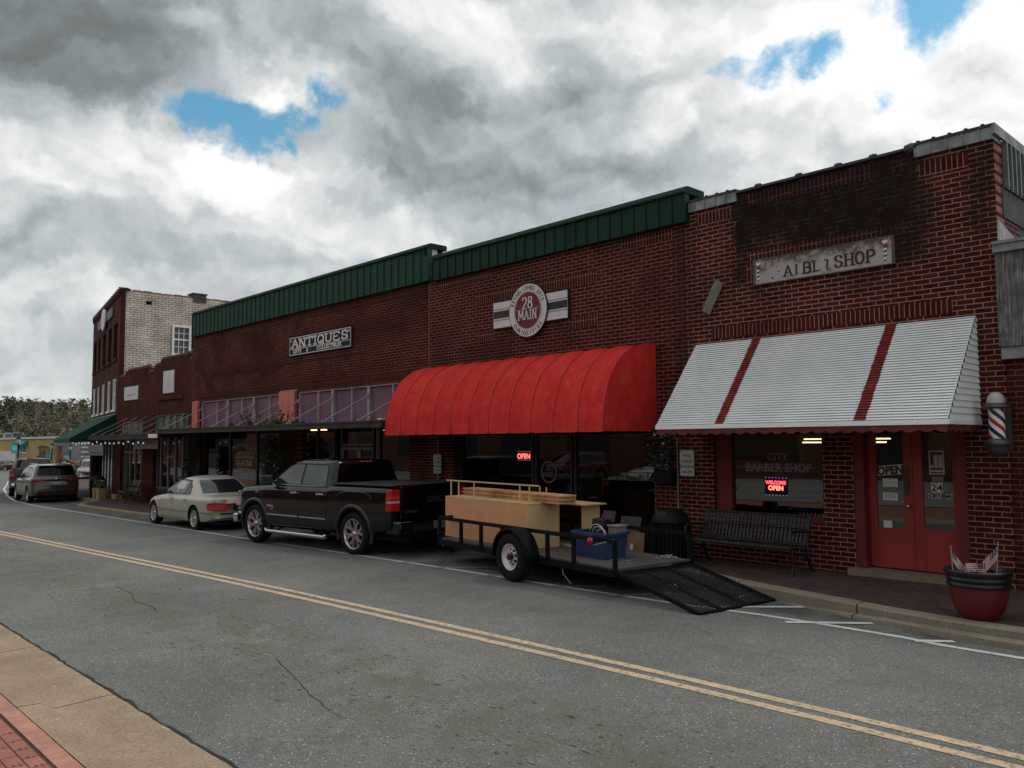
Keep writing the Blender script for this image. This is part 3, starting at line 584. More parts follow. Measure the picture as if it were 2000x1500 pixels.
room(bA, -28.9, -16.0, .02, 2.6, D+.45, D+5.5, MT['room'])
dfm = plain('display_furniture', (.16, .11, .08), .6, var=.5, sc=2)
for x, y, w_, d_, h_ in [(-27.9, D+.9, .7, .5, .9), (-26.9, D+1.3, .5, .5, 1.3), (-25.9, D+1.0, .9, .5, .75), (-24.2, D+1.2, .7, .4, 1.6), (-21.2, D+1.3, .7, .4, 1.2), (-17.2, D+1.1, .9, .5, 1.0)]:
    m = MB(); m.box(x, x+w_, y, y+d_, .03, h_); m.box(x+.1, x+w_-.1, y-.05, y+d_-.1, h_+.0, h_+.12); m.build('display_table', dfm, bA)
m = MB(); m.lathe([(.0, .60), (.10, .60), (.07, .72), (.12, .84), (.10, .9), (0, .9)], (-26.75, D+.6, .1)); m.lathe([(.03, .9), (.16, 1.0), (.14, 1.12), (.05, 1.16)], (-26.75, D+.6, .1), mi=1); m.build('lamp_display', [plain('orange_vase', (.75, .12, .05), .4), plain('pale_vase', (.4, .4, .36), .4)], bA)
fn = face_y(D+.158); gold = plain('old_gold_lettering', (.40, .27, .16), .5, var=.3, sc=20)
m = MB(); text(m, 'MINTY HOLLOW', .225, lambda u, v: (-25.47+u, D+.158, 1.86+v-.10*(u/.85)**2+.05), .003, 1.0)
strokes(m, 'ANTI', -26.02, 1.62, .16, .13, .05, .030, fn, serif=1.6); strokes(m, 'QUES', -25.42, 1.62, .16, .13, .05, .030, fn, serif=1.6)
text(m, 'COLLECTIBLES', .19, lambda u, v: (-25.47+u, D+.158, 1.38+v), .004, .95)
for z in (1.57, 1.34): m.quad(fn(-26.1, z), fn(-24.85, z), fn(-24.85, z+.018), fn(-26.1, z+.018))
text(m, '276-1611', .19, lambda u, v: (-25.47+u, D+.158, 1.15+v), .005, 1.15); m.build('window_lettering', gold, wa)
dlm = emit('warm_downlight', (1, .55, .28), 2.2)
for x in (-19.45, -18.95): m = MB(); m.lathe([(0, .03), (.07, .03), (.09, 0), (.0, 0)], (x, D-.75, 2.385)); m.build('downlight', dlm, bA)

# ------------------------------------------------------------------ curiosities shop
B0, B1 = -15.48, -8.19
bB = thing('shop_building', 'brick curiosities shop with a dark green fascia above its round sign and red awning', 'shop building', ((B0+B1)/2, D, SZ(-12)))
m = MB(); wall(m, B0, B1, -.3, 6.0, [(-14.55, -8.95, .10, 3.0)]); m.box(B0, B1, D+.33, D+9, 5.2, 5.3); m.box(B1-.3, B1-.002, D+.33, D+9, 5.9, 6.15); m.build('wall', MT['brick_curio'], bB)
m = MB(); m.box(B0+.02, B0+.035, D-.003, D, 2.2, 5.86); m.build('mortar_joint', plain('pink_mortar', (.26, .12, .09), .9), bB)
m = MB()
for xa, xb, za, zb in ((-15.1, -13.2, 5.64, 5.85), (-9.6, -8.45, 5.62, 5.83), (-13.75, -10.2, 5.11, 5.33), (-13.75, -13.12, 4.28, 4.48), (-10.92, -10.2, 4.26, 4.50)): m.box(xa, xb, D-.004, D, za, zb)
m.build('soldier_course', MT['soldier'], bB)
fascia(bB, B0+.13+.005, B1+.02, 5.84, 6.47, .12, .28, plain('deep_green_metal', (.007, .030, .019), .6, var=.25, sc=1.5, Specular_IOR_Level=.15), MT['green_dark'], .13)
m = MB(); m.box(A1+.005, A1+.02, D-.17, D+.42, 6.50, 6.70); m.prism([(D-.02, 6.48), (D+.04, 6.47), (D+.1, 6.6), (D+.02, 6.72), (D-.06, 6.66)], lambda u, v, h: (h, u, v), A1+.02, A1+.06, 0); m.build('flashing', MT['green_metal'], bB)
m = MB(); m.prism([(D+.06, 6.49), (D+.2, 6.49), (D+.22, 6.74), (D+.05, 6.70)], lambda u, v, h: (h, u, v), A1+.03, A1+.07); m.build('torn_flashing', MT['frame_white'], bB)
wB = window(bB, -14.5, -12.12, .45, 2.9, D+.14, MT['glass_low'], MT['frame_dark'], (), (), .06); 
wB2 = window(bB, -12.08, -11.05, .1, 2.9, D+.14, MT['glass_low'], MT['frame_dark'], (), (2.1,), .05, .05, name='shop_door')
wB3 = window(bB, -11.0, -8.98, .45, 2.9, D+.14, MT['glass_low'], MT['frame_dark'], (), (), .06)
for xa, xb in ((-14.5, -12.12), (-11.0, -8.98)): m = MB(); m.box(xa, xb, D+.1, D+.3, .1, .44); m.build('bulkhead', MT['black'], bB)
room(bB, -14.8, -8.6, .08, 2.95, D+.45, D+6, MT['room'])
ddm = plain('dim_display', (.10, .05, .04), .7, var=.5)
for x, y, w_, h_ in ((-14.2, D+1.3, .8, 1.2), (-13.0, D+2, .6, 1.6), (-10.6, D+1.2, .9, 1.1), (-9.6, D+1.6, .6, 1.7)): m = MB(); m.box(x, x+w_, y, y+.5, .1, h_); m.build('display_case', ddm, bB)
fn = face_y(D+.175); m = MB(); m2 = MB()
ring = lambda r, a: (-11.72+r*math.cos(a), D+.18, 1.44+r*math.sin(a))
for k in range(32):
    a, b = 2*math.pi*k/32, 2*math.pi*(k+1)/32; m.quad(ring(.225, a), ring(.225, b), ring(.19, b), ring(.19, a))
strokes(m, '28', -11.80, 1.47, .10, .065, .02, .014, face_y(D+.18)); strokes(m, 'MAIN', -11.87, 1.34, .09, .055, .018, .013, face_y(D+.18), serif=1.3)
text(m, '1922', .12, lambda u, v: (-11.72+u, D+.18, 1.95+v), .002); m.build('window_decal', plain('grey_decal', (.16, .15, .14), .6), wB2)
def led(parent, rows, x, z, y, name='open_sign', k=1):
    K = k; b = MB(); b.box(x-.30*K, x+.30*K, y+.01, y+.05, z-.13*K, z+.13*K + (.14*K if len(rows) > 1 else 0)); o = b.build(name, MT['black'], parent)
    for r, (s, sz, col, dz) in enumerate(rows):
        q = MB(); text(q, s, sz, lambda u, v: (x+u, y, z+dz+v), .004, 1.0); q.build('lit_letters', emit('led_%d_%s' % (r, s), col, 2.6), o)
    q = MB()
    for k in range(7):
        for zz2 in (z-.14*K, z+.13*K+(.14*K if len(rows) > 1 else 0)): q.box(x+(-.27+k*.09)*K, x+(-.258+k*.09)*K, y, y+.008, zz2, zz2+.010)
    q.build('led_dots', emit('blue_led', (.35, .35, 1), .8), o); return o
led(wB, [('OPEN', .15, (1, .10, .06), -.055)], -12.40, 1.76, D+.13, k=.66)

# ------------------------------------------------------------------ barber shop
C0x, C1x = -8.185, -3.335
bC = thing('shop_building', 'brick barber shop at the right with black stained upper wall and red double door', 'shop building', ((C0x+C1x)/2, D, .0))
m = MB(); wall(m, C0x, C1x, -.2, 6.0, [(-7.72, -5.83, .80, 2.75), (-5.37, -3.84, -.2, 2.75)]); m.box(-7.14, -4.32, D, D+.3, 6.0, 6.13); m.box(C0x, C1x, D+.33, D+9, 5.0, 5.1)
m.build('wall', MT['brick_barber'], bC)
m = MB(); m.box(C1x-.3, C1x-.001, D+.322, D+.95, -.2, 6.055); m.build('return_wall', MT['brick_return'], bC)
m = MB(); m.box(C1x-.3, C1x-.004, D+.952, D+9, -.2, 6.05); m.box(C1x-.296, C1x+.01, D+.25, D+2.6, 5.0, 5.40); m.build('side_wall', MT['stucco'], bC)
m = MB()
for xa, xb, za, zb in ((-7.95, -7.25, 5.76, 5.96), (-6.95, -4.75, 5.86, 6.07), (-4.28, -3.65, 5.70, 5.92), (-7.68, -3.92, 3.76, 3.95), (-6.95, -4.55, 4.98, 5.12), (-7.0, -6.92, 4.6, 4.95)): m.box(xa, xb, D-.004, D, za, zb)
m.build('soldier_course', MT['soldier'], bC)
m = MB(); m.box(-7.15, -4.30, D-.05, D+.34, 6.13, 6.165)
for x in (-6.75, -6.05, -5.42, -4.9): m.lathe([(.035, -.05), (.045, 0), (.035, .05)], (x, D-.02, 6.165), 'x', 8)
m.lathe([(.06, -.09), (.075, 0), (.05, .09)], (-4.37, D+.02, 6.16), 'x', 10); m.build('coping', MT['zinc_dark'], bC)
for xa, xb in ((C0x+.02, -7.15), (-4.31, C1x)):
    m = MB(); m.box(xa, xb, D-.035, D+.02, 6.0, 6.17)
    m.box(xa, xb-.003, D+.021, D+.33, 6.0, 6.168)
    k = xa
    while k < xb: m.box(k-.008, k+.008, D-.05, D-.035, 6.0, 6.17); k += .205
    fz = m.build('metal_flashing', MT['zinc'], bC)
    m = MB(); m.box(xa, xb+.015, D-.06, D+.34, 6.17, 6.20)
    k = xa+.05
    while k < xb: m.box(k-.02, k+.02, D-.07, D+.2, 6.2, 6.215); k += .205
    m.build('coping', MT['zinc_dark'], fz)
m = MB(); m.box(C1x, C1x+.04, D-.06, D+6, 6.06, 6.20); m.build('side_coping', MT['zinc'], bC)
m = MB(); m.box(C1x, C1x+.02, D+.35, D+6, 5.42, 6.05)
for i in range(30): m.box(C1x+.02, C1x+.055, D+.37+i*.19, D+.41+i*.19, 5.42, 6.05)
m.build('ribbed_cladding', plain('ribbed_grey_green_metal', (.15, .18, .17), .5, .3, var=.4, sc=3), bC)
m = MB(); frame(m, -7.72, -5.83, .80, 2.75, D+.05, .0001, .1); m.v.clear(); m.f.clear(); m.m.clear(); m.sm.clear()
m.box(-7.72, -7.42, D+.06, D+.16, .80, 2.75); m.box(-7.42, -5.83, D+.06, D+.16, .80, .90); m.box(-7.42, -5.83, D+.06, D+.16, 2.55, 2.75); wf = m.build('window', MT['red_trim'], bC)
g = MB(); g.quad((-7.43, D+.12, .89), (-5.82, D+.12, .89), (-5.82, D+.12, 2.56), (-7.43, D+.12, 2.56)); g.build('pane', MT['glass'], wf)
m = MB(); text(m, 'CITY', .15, lambda u, v: (-6.62+u, D+.112, 1.745+v), .004, 1.1); text(m, 'BARBER SHOP', .18, lambda u, v: (-6.62+u, D+.112, 1.565+v), .008, 1.0)
m.quad((-7.35, D+.113, 1.62), (-6.0, D+.113, 1.62), (-6.0, D+.113, 1.632), (-7.35, D+.113, 1.632)); m.build('window_lettering', plain('faded_lettering', (.15, .125, .115), .6, var=.4, sc=20), wf)
m = MB(); m.box(-7.40, -5.95, D+.3, D+.33, 1.26, 1.36); m.box(-7.40, -6.0, D+.3, D+.33, 1.45, 1.47); m.build('blind_rail', plain('dim_rail', (.12, .11, .10), .7), wf)
led(wf, [('WELCOME', .072, (1, .05, .08), .085), ('OPEN', .10, (1, .16, .08), -.01)], -6.66, 1.28, D+.105, 'welcome_sign', k=.66)
# doorway: frame, sill and two leaves
m = MB(); m.box(-5.37, -5.22, D+.02, D+.3, .22, 2.75); m.box(-3.97, -3.84, D+.02, D+.3, .22, 2.75); m.box(-5.22, -3.97, D+.02, D+.3, 2.35, 2.75); m.build('door_frame', MT['red_trim'], bC)
m = MB(); m.box(-5.42, -3.80, D-.17, D+.32, .0, .215); m.build('door_sill', MT['ledge'], bC)
for xa, xb, ga, gb_, nm in ((-5.215, -4.595, -5.10, -4.72, 'l'), (-4.59, -3.975, -4.46, -4.07, 'r')):
    m = MB(); wall(m, xa, xb, .235, 2.345, [(ga, gb_, .80, 2.2)], D+.16, D+.205); dd = m.build('door', MT['red_door'], bC, bevel=.004)
    g = MB(); g.quad((ga, D+.18, .80), (gb_, D+.18, .80), (gb_, D+.18, 2.2), (ga, D+.18, 2.2)); g.build('pane', MT['glass'], dd)
    if nm == 'l':
        h = MB(); h.lathe([(.0, -.07), (.028, -.065), (.035, -.045), (.028, -.025), (.012, -.02), (.012, 0), (.03, 0), (.03, .004)], (-4.655, D+.16, 1.12), 'y', 14); h.build('door_knob', plain('brass', (.45, .33, .2), .3, .8), dd); h = MB(); h.box(-4.71, -4.635, D+.15, D+.159, 1.27, 1.68); h.build('push_plate', plain('dark_plate', (.05, .012, .012), .4), dd)
        q = MB(); q.prism([(-.17, -.07), (.17, -.07), (.17, .07), (-.17, .07)], lambda u, v, h_: (-4.90+u*.98+v*.08, h_, 1.62+v-u*-.10), D+.165, D+.172); so_ = q.build('open_notice', MT['paper'], dd)
        q = MB(); text(q, 'OPEN', .155, lambda u, v: (-4.90+u*.95, D+.163, 1.565+v+u*.10), .008, .95); q.build('notice_lettering', MT['ink'], so_)
        q = MB(); q.box(-5.01, -4.80, D+.165, D+.17, 1.38, 1.50); q.box(-5.015, -4.805, D+.165, D+.17, 1.19, 1.30); q.box(-5.02, -4.90, D+.165, D+.17, .80, .90); pn = q.build('paper_notice', MT['paper'], dd)
        q = MB()
        for zz2 in (1.27, 1.25, 1.228): q.box(-4.985, -4.84, D+.162, D+.1655, zz2, zz2+.005)
        for k in range(4): q.box(-4.99+k*.04, -4.97+k*.04, D+.162, D+.1655, 1.43+.01*(k % 2), 1.437+.01*(k % 2))
        q.build('notice_print', MT['ink'], pn)
    else:
        q = MB(); frame(q, -4.37, -4.17, 1.57, 1.90, D+.168, .018, .006); q.box(-4.352, -4.315, D+.17, D+.172, 1.66, 1.7); q.box(-4.31, -4.255, D+.17, D+.173, 1.66, 1.84); q.box(-4.245, -4.195, D+.17, D+.173, 1.66, 1.84); q.box(-4.35, -4.19, D+.17, D+.173, 1.605, 1.635); q.build('price_notice', plain('pale_notice', (.40, .34, .34), .6), dd)
        q = MB(); q.box(-4.34, -4.19, D+.17, D+.174, 1.47, 1.545); q.build('small_notice', plain('dim_notice', (.18, .12, .12), .6), dd)
        for s_, x_, wch, hch, sz in (('24', -4.355, .078, .135, .135), ('NORTH MAIN', -4.40, .036, .062, .066)):
            q = MB(); r2 = MB(); zb_ = 1.325 if s_ == '24' else 1.245; xx = x_
            for ch in s_:
                if ch != ' ':
                    q.box(xx, xx+wch-.004, D+.168, D+.172, zb_, zb_+hch); text(r2, ch, sz, lambda u, v, xx=xx: (xx+wch/2-.002+u, D+.1665, zb_+hch*.14+v), .003, 1.0)
                xx += wch+.003 if s_ == '24' else .0385
            tl = q.build('number_tile', MT['paper'], dd); r2.build('tile_lettering', MT['ink'], tl)
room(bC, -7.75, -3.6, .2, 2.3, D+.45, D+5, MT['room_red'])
for xa, xb, yy in ((-7.42, -7.02, D+2.55), (-6.16, -5.86, D+2.55)):
    m = MB(); m.box(xa, xb, yy, yy+.05, 2.06, 2.085); m.box(xa+.03, xb-.02, yy-.12, yy-.07, 2.00, 2.025); m.build('fluorescent_tube', emit('warm_tube_%d' % int(-xa*10), (1, .72, .48), 3.2), bC)
for x in (-7.1, -6.4): m = MB(); m.box(x, x+.45, D+1.6, D+2.1, .25, 1.1); m.box(x, x+.45, D+2.0, D+2.1, 1.1, 1.5); m.build('barber_chair', plain('dark_chair', (.03, .03, .04), .5), bC)

# ------------------------------------------------------------------ lower neighbour at the right edge
bR = thing('shop_building', 'low building at the right edge with peeling grey wooden fascia over brick', 'shop building', (-1, D, .03))
m = MB(); m.box(C1x+.003, 6, D+.03, D+.3, -.1, 3.10); m.build('wall', MT['brick_curio'] if False else MT['brick_plinth'], bR)
m = MB(); m.box(C1x-.02, 6, D-.10, D+.25, 3.24, 4.46); 
for i in range(46): m.box(C1x+.005+i*.2, C1x+.016+i*.2, D-.106, D-.10, 3.24, 4.46)
m.build('wood_fascia', MT['wood_grey'], bR)
m = MB(); m.box(C1x-.03, 6, D-.16, D+.25, 4.46, 4.56); m.box(C1x-.03, 6, D-.19, D+.25, 4.56, 4.60); m.build('fascia_cap', MT['zinc'], bR)
m = MB(); m.box(C1x-.01, 6, D-.06, D+.02, 3.08, 3.24); m.build('trim_board', MT['zinc'], bR)
m = MB(); m.prism([(D-.04, 4.6), (D+1.6, 4.6), (D+1.3, 4.64), (D-.02, 4.90)], lambda u, v, h: (h, u, v), C1x+.004, C1x+.03); m.build('roof_flashing', plain('pale_flashing', (.30, .31, .31), .6, var=.3), bR)
m = MB(); m.box(C1x+.004, 6, D+.26, D+9, 4.4, 4.55); m.build('roof', MT['zinc_dark'], bR)

# ------------------------------------------------------------------ two small shops on the left
def small_shop(label, x0, x1, z_low, steps, loc):
    b = thing('shop_building', label, 'shop building', loc); return b
bN2 = thing('shop_building', 'small brick shop with tall white rectangular sign beside the antiques shop', 'shop building', (-31, D, SZ(-31)))
m = MB(); wall(m, -33.1, A0-.003, -.5, 5.12, [(-33.04, -29.66, .30, 3.18)]) if False else wall(m, -33.1, A0-.003, -.5, 5.12, [(-32.98, -29.68, .34, 3.18)])
m.box(-32.43, -29.80, D, D+.32, 5.12, 5.30); m.box(-33.1, A0-.003, D+.33, D+8, 4.7, 4.8); m.build('wall', MT['brick_far'], bN2)
m = MB(); x = -33.1
while x < A0-.2:
    top = 5.30 if -32.5 < x < -29.85 else 5.12; m.lathe([(.09, 0), (.10, .05), (.10, .26), (.075, .29), (.075, .33)], (x, D+.12, top+.03), 'x', 10); x += .33
m.lathe([(0, -.1), (.12, -.08), (.12, .12), (0, .14)], (-29.9, D+.1, 5.33), 'x', 10); m.build('coping_tile', plain('dark_clay_coping', (.07, .028, .02), .8, var=.5, sc=3), bN2)
m = MB(); m.box(-32.6, -30.1, D-.05, D-.003, 3.72, 3.86); m.build('brick_ledge', MT['brick_far'], bN2)
m = MB(); m.box(-32.95, -29.70, D+.12, D+.15, 2.55, 3.14); m.build('transom_panel', MT['transom_green'], bN2)
m = MB(); frame(m, -32.98, -29.68, 2.50, 3.18, D+.05, .045, .07, (-32.29, -31.57, -30.93, -30.25), (), .035); m.build('transom_frame', MT['frame_grey'], bN2)
window(bN2, -32.95, -29.70, .36, 2.46, D+.12, MT['glass'], MT['frame_grey'], (-32.54, -31.81, -31.11, -30.42, -29.95), (), .05, .10)
m = MB(); m.box(-31.85, -31.1, D+.10, D+.12, 1.55, 1.62); m.build('window_rail', MT['frame_grey'], bN2)
room(bN2, -33.0, -29.7, .3, 2.6, D+.45, D+4, MT['room'])
bN1 = thing('shop_building', 'smallest brick shop with stepped parapet and wide white sign beside tall building', 'shop building', (-35, D, SZ(-35)))
m = MB(); wall(m, -37.18, -33.103, -.6, 4.90, [(-36.72, -34.14, .0, 2.99)]); m.box(-36.38, -33.90, D, D+.32, 4.90, 5.11); m.box(-37.18, -33.103, D+.33, D+8, 4.5, 4.6); m.build('wall', MT['brick_far'], bN1)
m = MB(); x = -37.15
while x < -33.2:
    top = 5.11 if -36.45 < x < -33.95 else 4.90; m.lathe([(.09, 0), (.10, .05), (.10, .26), (.075, .29), (.075, .33)], (x, D+.12, top+.03), 'x', 10); x += .33
m.lathe([(0, -.1), (.12, -.08), (.12, .12), (0, .14)], (-33.95, D+.1, 5.14), 'x', 10); m.build('coping_tile', plain('clay_coping', (.08, .03, .022), .8, var=.5, sc=3), bN1)
m = MB(); m.box(-36.70, -34.16, D+.12, D+.15, 2.42, 2.96); m.build('transom_panel', MT['transom_green'], bN1)
m = MB(); frame(m, -36.72, -34.14, 2.38, 2.99, D+.05, .045, .07, (-35.91, -35.06, -34.6), (), .03); m.build('transom_frame', MT['frame_light'], bN1)
m = MB(); frame(m, -36.70, -34.16, -.2, 2.34, D+.12, .05, .08, (-36.37, -35.94, -35.33, -34.65), (1.72,), .07); fN = m.build('window', MT['frame_grey'], bN1)
g = MB(); g.quad((-36.7, D+.17, -.2), (-34.16, D+.17, -.2), (-34.16, D+.17, 2.32), (-36.7, D+.17, 2.32)); g.build('pane', MT['glass'], fN)
m = MB(); m.box(-36.8, -36.35, D-.3, D-.01, -.25, -.03); m.build('door_step', plain('yellow_step', (.36, .28, .10), .8), bN1)
room(bN1, -36.9, -33.9, -.2, 2.4, D+.45, D+4, MT['room'])

# ------------------------------------------------------------------ tall building with the painted side wall
ux, uy = -.983, .185
def TF(u, o, z): return (-37.2+ux*u - uy*o*-1*0 + (-uy)*o, 11.9+uy*u + ux*o, z)     # u along the front, o outwards
def tbox(m, u0, u1, o0, o1, z0, z1, mi=0):
    P = [TF(u, o, z) for z in (z0, z1) for u, o in ((u0, o0), (u1, o0), (u1, o1), (u0, o1))]
    m.add(P, [(0, 3, 2, 1), (4, 5, 6, 7), (0, 1, 5, 4), (1, 2, 6, 5), (2, 3, 7, 6), (3, 0, 4, 7)], mi)
bT = thing('tall_building', 'tall old brick building with whitewashed side wall, round sign and green awning', 'building', (-42, 14, SZ(-42)))
w2 = [(.80, 2.0), (2.75, 3.85), (4.9, 6.0), (7.0, 7.9), (8.7, 9.8)]
def twall(m, ops, z0, z1, u0, u1, o0, o1):
    xs = sorted({u0, u1} | {v for o in ops for v in o[:2]}); zs = sorted({z0, z1} | {v for o in ops for v in o[2:4]})
    for xa, xb in zip(xs, xs[1:]):
        for za, zb in zip(zs, zs[1:]):
            if not any(o[0] <= xa and xb <= o[1] and o[2] <= za and zb <= o[3] for o in ops): tbox(m, xa, xb, o0, o1, za, zb)
m = MB(); ops = [(a, b, 3.52, 4.98) for a, b in w2] + [(a, b, 5.85, 7.42) for a, b in w2] + [(.9, 9.6, -.6, 2.2)]
twall(m, ops, -.9, 8.72, 0, 10.4, -.2, 0)
for a, b in w2: tbox(m, a-.12, b+.12, .0, .06, 5.70, 5.84)
for k in range(26): tbox(m, .1+k*.4, .3+k*.4, 0, .05, 8.50, 8.62)
tbox(m, 0, 10.4, .0, .06, 8.62, 8.74); m.build('front_wall', MT['brick_tall'], bT)
m = MB(); tbox(m, -.02, 10.45, -.4, .07, 8.74, 8.80)
for k in range(20): tbox(m, k*.52, k*.52+.08, -.3, .09, 8.80, 8.84)
m.build('coping', plain('dark_coping', (.03, .025, .022), .8, var=.4), bT)
m = MB(); sx = -37.2
ops = [(14.12, 14.97, 6.09, 7.40), (12.95, 13.22, 8.20, 8.36)]
xs = [12.10, 12.95, 13.22, 14.12, 14.97, 15.40, 24]; zs = [-.9, 6.09, 7.40, 8.20, 8.36, 8.72]
for ya, yb in zip(xs, xs[1:]):
    for za, zb in zip(zs, zs[1:]):
        if not any(o[0] <= ya and yb <= o[1] and o[2] <= za and zb <= o[3] for o in ops): m.box(sx-.35, sx, ya, yb, za, zb)
m.build('side_wall', MT['brick_white'], bT)
m = MB(); y = 12.4
while y < 17.5: m.lathe([(.06, 0), (.07, .05), (.07, .36), (.05, .4), (.05, .45)], (sx-.10, y, 8.735+random.uniform(-.015, .015)), 'y', 9); y += .45
m.build('coping_tile', plain('rusty_coping', (.16, .07, .05), .8, var=.7, sc=2), bT)
m = MB(); m.box(sx-.55, sx+.03, 15.05, 15.65, 8.55, 8.92); m.box(sx-.6, sx+.05, 15.0, 15.7, 8.92, 8.97); m.build('chimney', plain('sooty_chimney', (.07, .062, .055), .9, var=.5, sc=3), bT)
m = MB(); m.box(sx-.3, sx-.25, 12.9, 13.3, 8.15, 8.4); m.build('vent', MT['black'], bT)
m = MB(); m.box(sx-.04, sx+.05, 14.12, 14.21, 6.09, 7.40); m.box(sx-.04, sx+.05, 14.88, 14.97, 6.09, 7.40); m.box(sx-.04, sx+.05, 14.21, 14.88, 7.31, 7.4); m.box(sx-.04, sx+.07, 14.10, 14.99, 6.02, 6.12)
m.box(sx-.06, sx, 14.21, 14.88, 6.73, 6.79)
for y in (14.43, 14.66): m.box(sx-.055, sx-.005, y-.012, y+.012, 6.12, 7.31)
for z in (6.43, 7.05): m.box(sx-.053, sx-.007, 14.21, 14.88, z-.012, z+.012)
sw = m.build('sash_window', MT['frame_white'], bT)
g = MB(); g.quad((sx-.062, 14.15, 6.1), (sx-.062, 14.95, 6.1), (sx-.062, 14.95, 7.38), (sx-.062, 14.15, 7.38)); g.build('pane', darkglass('blue_grey_glass', (.03, .045, .06), .08, .8), sw)
for a, b in w2:
    m = MB()
    for q in ((a, a+.16), (b-.16, b)): tbox(m, q[0], q[1], -.22, -.02, 3.52, 4.98)
    tbox(m, a+.16, b-.16, -.22, -.06, 4.86, 4.98); tbox(m, a-.04, b+.04, -.2, .05, 3.48, 3.58); tbox(m, a+.16, b-.16, -.2, -.1, 4.2, 4.26); wv_ = m.build('window', MT['frame_white'], bT)
    g = MB(); g.quad(TF(a+.1, -.18, 3.55), TF(b-.1, -.18, 3.55), TF(b-.1, -.18, 4.9), TF(a+.1, -.18, 4.9)); g.build('pane', darkglass('dark_pane'), wv_)
    m = MB(); tbox(m, a, b, -.3, -.2, 5.85, 7.42); m.build('boarded_window', plain('charred_boards', (.022, .018, .017), .8, var=.4), bT)
m = MB(); tbox(m, .4, 10.2, -1.2, -1.1, -.9, 2.6); tbox(m, .4, 10.2, -1.2, -.35, 2.5, 2.6); m.build('recessed_shopfront', MT['frame_dark'], bT)
m = MB()
for u in (1.0, 1.5, 2.1, 3.2, 4.3, 5.5, 6.6): tbox(m, u, u+.07, -.3, -.22, -.6, 2.2)
m.build('window_frame', MT['frame_grey'], bT)
g = MB(); g.quad(TF(.9, -.26, -.6), TF(9.6, -.26, -.6), TF(9.6, -.26, 2.2), TF(.9, -.26, 2.2)); g.build('pane', MT['glass'], bT)
m = MB(); tbox(m, 2, 10.4, -9, -8.9, -.9, 8.7); tbox(m, 1.9, 10.4, -9, -.4, 8.45, 8.5); m.build('rear_wall', MT['brick_tall'], bT)
m = MB(); m.add([TF(10.4, 0, -.9), TF(10.4, -9, -.9), TF(10.4, -9, 8.7), TF(10.4, 0, 8.7)], [(0, 1, 2, 3)]); m.build('end_wall', MT['brick_tall'], bT)

# ------------------------------------------------------------------ yellow mural building, far left
yb = thing('yellow_building', 'low mustard yellow building with mountain mural and white roof edge', 'building', (-135, 30, SZ(-135)))
m = MB(); m.box(-175, -112.3, 30, 34, -2.6, 2.86)
m.build('wall', plain('mustard_block_wall', (.40, .275, .10), .9, var=.12, sc=.5, bump=.5), yb)
m = MB(); m.box(-175.5, -111.9, 29.75, 34.2, 2.86, 3.12); m.build('roof', plain('white_roof_edge', (.55, .54, .52), .6, var=.1), yb)
m = MB(); m.box(-170, -137.0, 29.9, 29.99, -1.36, 1.13); m.build('garage_door', plain('white_garage_door', (.58, .58, .58), .6, var=.06), yb)
m = MB(); frame(m, -135.4, -131.0, .85, 2.2, 29.9, .16, .09, (-133.2,), (), .14); m.box(-135, -134.2, 29.7, 29.9, .85, 1.3); m.build('window_frame', MT['frame_white'], yb)
m = MB(); m.box(-135.2, -131.2, 29.96, 29.99, .95, 2.1); m.build('pane', darkglass('grey_pane', (.10, .11, .11), .2), yb)
m = MB(); m.prism([(29.98, 2.65), (29.1, 2.15), (29.1, 1.98), (29.98, 1.98)], lambda u, v, h: (h, u, v), -135.8, -130.6); m.build('window_awning', plain('teal_canvas', (.02, .30, .29), .7), yb)
mur = plain('mural_brown', (.085, .055, .03), .9, var=.2)
m = MB(); m.add([(-126.4, 29.985, 1.55), (-125, 29.985, 1.78), (-124.2, 29.985, 1.98), (-123.4, 29.985, 1.90), (-122.6, 29.985, 2.02), (-121.8, 29.985, 1.85), (-121, 29.985, 1.9), (-119.6, 29.985, 1.65), (-119.6, 29.985, 1.55)], [tuple(range(9))])
text(m, 'GILMER CO.', 1.25, lambda u, v: (-122.0+u, 29.98, .62+v), .05, .85); text(m, 'MOUNTAIN BIKE', 1.2, lambda u, v: (-122.3+u, 29.98, -.28+v), .05, .80); text(m, 'CAPITAL OF GEORGIA', 1.0, lambda u, v: (-122.6+u, 29.98, -1.05+v), .05, .85)
for k in range(20):
    for cx_, cz_ in ((-117.6, 1.5), (-117.0, .9)):
        a, b = k*math.pi/10, (k+1)*math.pi/10; rr = .62; m.quad((cx_+rr*math.cos(a), 29.98, cz_+rr*math.sin(a)), (cx_+rr*math.cos(b), 29.98, cz_+rr*math.sin(b)), (cx_+.85*rr*math.cos(b), 29.98, cz_+.85*rr*math.sin(b)), (cx_+.85*rr*math.cos(a), 29.98, cz_+.85*rr*math.sin(a)))
m.build('mural', mur, yb)
for i, (x, l, c) in enumerate(((-152.5, 'pale square air conditioner, left of two on yellow building roof', (.30, .31, .28)), (-146.6, 'dark louvred air conditioner, right of two on yellow building roof', (.09, .10, .09)))):
    ac = thing('air_conditioner', l, 'air conditioner', (x, 32, 3.12), 'air conditioners on the yellow building')
    m = MB(); m.box(x-.5, x+.5, 31.5, 32.6, 3.16, 3.95); m.build('casing', plain('ac_%d' % i, c, .6, var=.2), ac, bevel=.05)
    m = MB(); m.lathe([(.0, .03), (.38, .03), (.42, 0), (.42, -.03)], (x, 32.05, 3.98), 'z', 16); m.build('fan_guard', MT['zinc'], ac)
    m = MB()
    for k in range(6): m.box(x+.5, x+.54, 31.6, 32.5, 3.25+k*.11, 3.30+k*.11)
    m.build('louvre', MT['zinc_dark'], ac)
ob = thing('small_building', 'small brick corner building with an orange awning beyond the lamp posts', 'building', (-100, 31, SZ(-100)))
